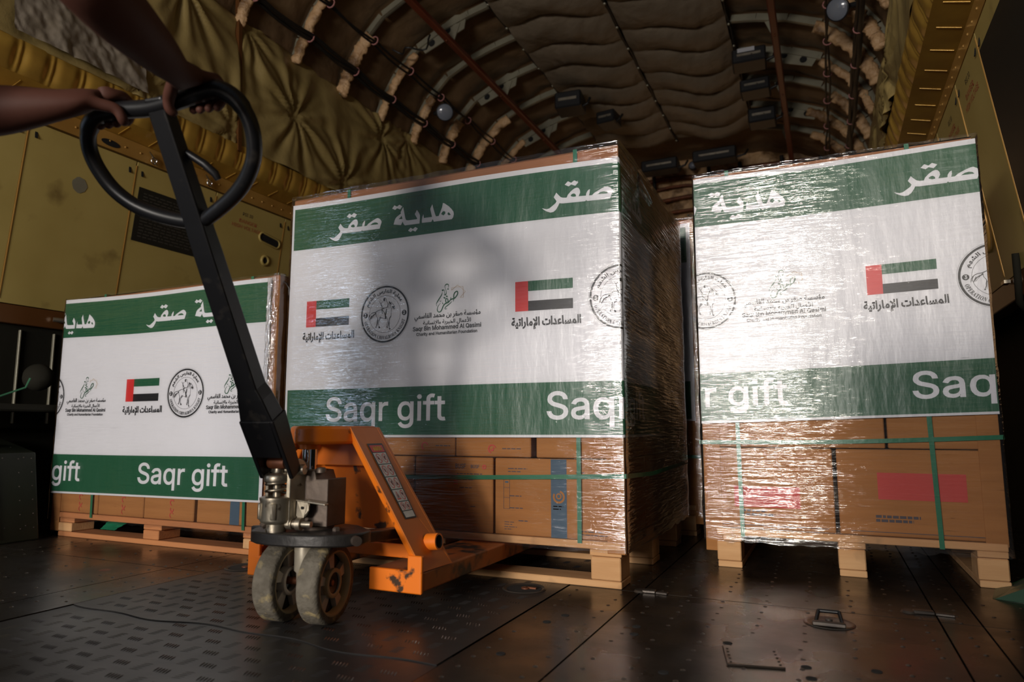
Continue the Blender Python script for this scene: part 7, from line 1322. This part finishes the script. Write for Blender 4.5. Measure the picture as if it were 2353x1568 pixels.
# handle shaft
t = MB()
def sect(s, w0, w1, o0, o1): return [HP(s, w0, o0), HP(s, w1, o0), HP(s, w1, o1), HP(s, w0, o1)]
secs = [(-.005, -.040, .040, -.022, .022), (.12, -.042, .040, -.026, .024), (.175, -.032, .030, -.024, .022), (.20, -.026, .022, -.022, .020), (.50, -.023, .021, -.020, .018), (.565, -.022, .020, -.018, .016), (.80, -.020, .018, -.016, .014)]
for a, b in zip(secs[1:], secs[2:]): t.hexa(sect(*a), sect(*b))
o = part(t, 'handle_shaft', M['jetblack'], J, bevel=.004)
t = MB()   # two cheeks of the lower fork
for w0, w1 in ((-.043, -.033), (.033, .043)):
    t.hexa([HP(-.03, w0, -.020), HP(-.03, w1, -.020), HP(-.03, w1, .020), HP(-.03, w0, .020)], [HP(.125, w0, -.030), HP(.125, w1, -.030), HP(.125, w1, .026), HP(.125, w0, .026)])
t.hexa([HP(.03, -.035, .018), HP(.03, .035, .018), HP(.03, .035, .026), HP(.03, -.035, .026)], [HP(.125, -.035, .018), HP(.125, .035, .018), HP(.125, .035, .026), HP(.125, -.035, .026)])
part(t, 'handle_fork', M['jetblack'], J, bevel=.003)
loop = [(0, .565), (.03, .574), (.085, .602), (.125, .630), (.156, .665), (.171, .70), (.174, .738), (.163, .772), (.142, .792), (.115, .799), (.05, .79), (-.02, .783), (-.08, .786), (-.13, .785), (-.160, .772), (-.180, .748), (-.188, .718), (-.184, .684), (-.167, .645), (-.135, .612), (-.09, .588), (-.04, .572), (0, .565)]
def cat(P, k=4):
    out = []; n = len(P)
    for i in range(n - 1):
        p0, p1, p2, p3 = P[max(i - 1, 0)], P[i], P[i + 1], P[min(i + 2, n - 1)]
        for q in range(k):
            t_ = q / k
            out.append(tuple(.5 * ((2 * p1[j]) + (-p0[j] + p2[j]) * t_ + (2 * p0[j] - 5 * p1[j] + 4 * p2[j] - p3[j]) * t_ * t_ + (-p0[j] + 3 * p1[j] - 3 * p2[j] + p3[j]) * t_ ** 3) for j in range(len(p1))))
    out.append(P[-1]); return out
t = MB(); L_ = cat(loop)
t.tube([HP(s, w) for w, s in L_], [.0165 if s > .76 else .0145 for w, s in L_], 14)
part(t, 'handle_grip', M['jetblack'], J, smooth=60)
t = MB(); t.tube([HP(.70, .012, -.01), HP(.672, .045, -.012), HP(.652, .062, -.012), HP(.64, .065, -.012)], [.007, .008, .008, .006], 10); part(t, 'trigger', M['jetblack'], J, smooth=60)

# ------------------------------------------------------------------ PERSON
def skin_obj(name, nodes, edges, root, m, parent=None, sub=2):
    """nodes: {key: (co, radius[, radius_y])}"""
    keys = list(nodes); idx = {k: i for i, k in enumerate(keys)}
    me = bpy.data.meshes.new(name)
    me.from_pydata([nodes[k][0] for k in keys], [(idx[a], idx[b]) for a, b in edges], [])
    o = bpy.data.objects.new(name, me); link(o)
    md = o.modifiers.new('skin', 'SKIN'); md.use_smooth_shade = True; md.branch_smoothing = .4
    if not me.skin_vertices:
        bpy.context.view_layer.objects.active = o
    sk = me.skin_vertices[0].data
    for i, k in enumerate(keys):
        r = nodes[k][1]; ry = nodes[k][2] if len(nodes[k]) > 2 else r
        sk[i].radius = (r, ry); sk[i].use_root = (k == root)
    sb = o.modifiers.new('sub', 'SUBSURF'); sb.levels = sub; sb.render_levels = sub
    me.materials.append(m)
    if parent is not None: o.parent = parent
    return o

V = Vector
N_ = {}; E_ = []
def chain(keys):
    for a, b in zip(keys, keys[1:]): E_.append((a, b))
fwd = V((.32, .947, 0)); rgt = V((.947, -.32, 0))
hip = V((-1.43, .30, .92)); 
N_['hip'] = (hip, .14, .11); N_['waist'] = (V((-1.41, .34, 1.05)), .125, .10); N_['chest'] = (V((-1.345, .43, 1.20)), .15, .115); N_['upper'] = (V((-1.31, .49, 1.32)), .11, .09)
N_['neck'] = (V((-1.29, .515, 1.42)), .052); N_['head0'] = (V((-1.28, .53, 1.50)), .07, .08); N_['head1'] = (V((-1.275, .54, 1.58)), .078, .09); N_['head2'] = (V((-1.275, .535, 1.64)), .055, .065)
chain(['hip', 'waist', 'chest', 'upper', 'neck', 'head0', 'head1', 'head2'])
SR = V((-1.10, .44, 1.29)); SL = V((-1.48, .56, 1.28)); ER = V((-.863, .515, 1.045)); EL = V((-1.386, .63, 1.0))
gripR = HP(.79, .088); gripL = HP(.785, -.118)
WR = gripR + V((-.012, -.085, .022)) ; WR = V((-.965, .755, 1.045)); WL = V((-1.200, .715, 1.020))
def arm(sd, Sh, El, Wr, grip):
    N_[sd + 'sh'] = (Sh, .062); N_[sd + 'ua'] = (Sh.lerp(El, .5), .050); N_[sd + 'el'] = (El, .047); N_[sd + 'fa'] = (El.lerp(Wr, .3), .050); N_[sd + 'fb'] = (El.lerp(Wr, .7), .039); N_[sd + 'wr'] = (Wr, .029, .025)
    chain(['upper', sd + 'sh', sd + 'ua', sd + 'el', sd + 'fa', sd + 'fb', sd + 'wr'])
    # palm rests on top of the bar, fingers go over and curl under on the far side
    up = (ax_n * -.35 + ax_d).normalized()           # above the bar
    far = ax_n if ax_n.y > 0 else -ax_n
    pc_ = grip + up * .030 - far * .012
    N_[sd + 'palm'] = ((Wr + pc_) / 2 + up * .004, .024, .022)
    chain([sd + 'wr', sd + 'palm'])
    order = [-1.5, -.5, .5, 1.5]
    ln = [.85, 1., 1.05, .95] if sd == 'R' else [.95, 1.05, 1., .85]
    for i, q in enumerate(order):
        b0 = pc_ + ax_a * (q * .0185) + up * .001
        c1 = grip + ax_a * (q * .0195) + up * .028 + far * .012 * ln[i]
        c2 = grip + ax_a * (q * .0195) + up * .010 + far * .029
        c3 = grip + ax_a * (q * .019) - up * .016 + far * .024
        c4 = grip + ax_a * (q * .0185) - up * .026 + far * (.004 if i != (0 if sd == 'R' else 3) else .012)
        for j, (p, r) in enumerate(((b0, .0115), (c1, .0105), (c2, .0095), (c3, .0088), (c4, .0075))): N_['%sf%d%d' % (sd, i, j)] = (p, r)
        chain([sd + 'palm'] + ['%sf%d%d' % (sd, i, j) for j in range(5)])
    tdir = -1 if sd == 'R' else 1
    tdir = -tdir if False else tdir
    th = [(Wr.lerp(pc_, .45) + ax_a * tdir * .026 - up * .006, .013), (grip + ax_a * tdir * .048 - far * .024 + up * .004, .0115), (grip + ax_a * tdir * .052 - far * .022 - up * .016, .010), (grip + ax_a * tdir * .045 - far * .006 - up * .027, .0085)]
    for j, (p, r) in enumerate(th): N_['%st%d' % (sd, j)] = (p, r)
    chain([sd + 'palm'] + ['%st%d' % (sd, j) for j in range(4)])
arm('R', SR, ER, WR, gripR); arm('L', SL, EL, WL, gripL)
KR = V((-1.20, .585, .50)); AR_ = V((-1.46, .52, .09)); KL = V((-1.54, .33, .50)); AL_ = V((-1.62, .02, .10))
HR = V((-1.34, .28, .88)); HL = V((-1.52, .34, .88))
for sd, H_, K_, A_, fd in (('R', HR, KR, AR_, V((.05, .20, -.05))), ('L', HL, KL, AL_, V((.05, .19, -.055)))):
    N_[sd + 'th0'] = (H_, .09); N_[sd + 'th1'] = (H_.lerp(K_, .5), .075); N_[sd + 'kn'] = (K_, .056); N_[sd + 'ca'] = (K_.lerp(A_, .35), .055); N_[sd + 'an'] = (A_, .036); N_[sd + 'to'] = (A_ + fd, .032)
    chain(['hip', sd + 'th0', sd + 'th1', sd + 'kn', sd + 'ca', sd + 'an', sd + 'to'])
body = skin_obj('person', N_, E_, 'hip', M['skin'])
tag(body, 'person whose bare arms reach in from the left, both hands gripping the jack handle', 'person')
# hair, face
t = MB(); t.lathe([(.0, .115), (.05, .105), (.083, .06), (.09, .01), (.086, -.04), (.06, -.06)], V((-1.28, .525, 1.60)), (-.05, -.25, 1), 24)
t.build('hair', M['hair'], body, smooth=True)
t = MB(); fc = V((-1.275, .54, 1.565)) + fwd * .088
t.tube([fc + V((0, 0, .02)), fc + fwd * .016 - V((0, 0, .012)), fc + fwd * .004 - V((0, 0, .02))], [.008, .012, .007], 10); t.build('nose', M['skin'], body, smooth=True)
for sx in (-1, 1):
    t = MB(); t.lathe([(0, .006), (.008, .004), (.011, 0)], fc + rgt * .03 * sx + V((0, 0, .02)) - fwd * .006, fwd, 12); t.build('eye', M['label'], body, smooth=True)
    t = MB(); t.tube([V((-1.275, .54, 1.585)) + rgt * .088 * sx, V((-1.275, .54, 1.555)) + rgt * .094 * sx, V((-1.275, .54, 1.535)) + rgt * .086 * sx], [.010, .012, .007], 8); t.build('ear', M['skin'], body, smooth=True)
t = MB(); t.tube([fc - rgt * .022 - V((0, 0, .042)), fc - V((0, 0, .045)) + fwd * .004, fc + rgt * .022 - V((0, 0, .042))], [.003, .006, .003], 8); t.build('mouth', M['rust'], body, smooth=True)
# clothing
C_ = {'hip': (hip + V((0, 0, .0)), .155, .125), 'waist': (N_['waist'][0], .142, .118), 'chest': (N_['chest'][0], .165, .13), 'upper': (N_['upper'][0], .125, .105), 'col': (N_['upper'][0].lerp(N_['neck'][0], .6), .066),
      'Rs': (SR, .075), 'Ru': (SR.lerp(ER, .5), .066), 'Re': (SR.lerp(ER, .8), .062), 'Ls': (SL, .075), 'Lu': (SL.lerp(EL, .5), .066), 'Le': (SL.lerp(EL, .8), .062)}
skin_obj('shirt', C_, [('hip', 'waist'), ('waist', 'chest'), ('chest', 'upper'), ('upper', 'col'), ('upper', 'Rs'), ('Rs', 'Ru'), ('Ru', 'Re'), ('upper', 'Ls'), ('Ls', 'Lu'), ('Lu', 'Le')], 'hip', M['shirt'], body)
T_ = {'hip': (hip, .152, .122)}
ed = []
for sd, H_, K_, A_ in (('R', HR, KR, AR_), ('L', HL, KL, AL_)):
    T_[sd + '0'] = (H_, .102); T_[sd + '1'] = (H_.lerp(K_, .5), .090); T_[sd + '2'] = (K_, .072); T_[sd + '3'] = (K_.lerp(A_, .4), .068); T_[sd + '4'] = (A_ + V((0, 0, .02)), .058)
    ed += [('hip', sd + '0')] + [(sd + str(i), sd + str(i + 1)) for i in range(4)]
skin_obj('trousers', T_, ed, 'hip', M['trouser'], body)
for sd, A_, fd in (('R', AR_, V((.05, .20, -.05))), ('L', AL_, V((.05, .19, -.055)))):
    skin_obj('shoe', {'a': (A_ + V((-.01, -.05, -.045)), .040), 'b': (A_ + V((0, 0, -.04)), .046), 'c': (A_ + fd * .6 + V((0, 0, -.02)), .043, .034), 'd': (A_ + fd + V((0, .02, .0)), .036, .026), 'e': (A_ + V((0, 0, .02)), .045)}, [('a', 'b'), ('b', 'c'), ('c', 'd'), ('b', 'e')], 'b', M['shoe'], body)
# ------------------------------------------------------------------ CAMERA, LIGHT, WORLD
cd = bpy.data.cameras.new('camera'); cam = bpy.data.objects.new('camera', cd); link(cam)
cd.sensor_width = 36; cd.sensor_fit = 'HORIZONTAL'; cd.lens = 1570. / 2353 * 36
cd.clip_start = .05; cd.clip_end = 60
cam.location = (0, 0, .45)
cam.rotation_euler = (R(90 + 7.26), 0, R(24.6))
cd.dof.use_dof = True; cd.dof.focus_distance = 2.15; cd.dof.aperture_fstop = 3.2
SC.camera = cam

def area(name, loc, aim, sx, sy, power, col, spread=None):
    ld = bpy.data.lights.new(name, 'AREA'); ld.shape = 'RECTANGLE'; ld.size = sx; ld.size_y = sy; ld.energy = power; ld.color = col
    if spread: ld.spread = R(spread)
    o = bpy.data.objects.new(name, ld); link(o); o.location = loc
    d = Vector(aim) - Vector(loc); o.rotation_euler = d.to_track_quat('-Z', 'Y').to_euler()
    return o
# daylight through the open rear cargo door
area('cargo_door_daylight', (-1.3, -3.4, 1.3), (-1.3, 2, 1.0), 1.8, .6, 145, (1., .94, .88))
# cool sky patch seen past the left door edge
area('side_sky_daylight', (-3.95, -1.0, 1.2), (-1.6, 1.9, .9), .16, 1.7, 6.5, (.62, .78, 1.))
sd = bpy.data.lights.new('low_sun', 'SUN'); sd.energy = 1.0; sd.color = (1., .91, .79); sd.angle = R(5.5)
so = bpy.data.objects.new('low_sun', sd); link(so)
az, el = R(2.5), R(7)
dirv = Vector((math.sin(az) * math.cos(el), math.cos(az) * math.cos(el), -math.sin(el)))
so.rotation_euler = dirv.to_track_quat('-Z', 'Y').to_euler()
w = bpy.data.worlds.new('world'); SC.world = w; w.use_nodes = True
w.node_tree.nodes['Background'].inputs[0].default_value = (.75, .85, 1., 1); w.node_tree.nodes['Background'].inputs[1].default_value = .14
vs_ = SC.view_settings; vs_.view_transform = 'Standard'; vs_.look = 'None'; vs_.gamma = 1.; vs_.exposure = 0.12; vs_.use_curve_mapping = False
SC.cycles.transparent_max_bounces = 16
SC.cycles.max_bounces = 8
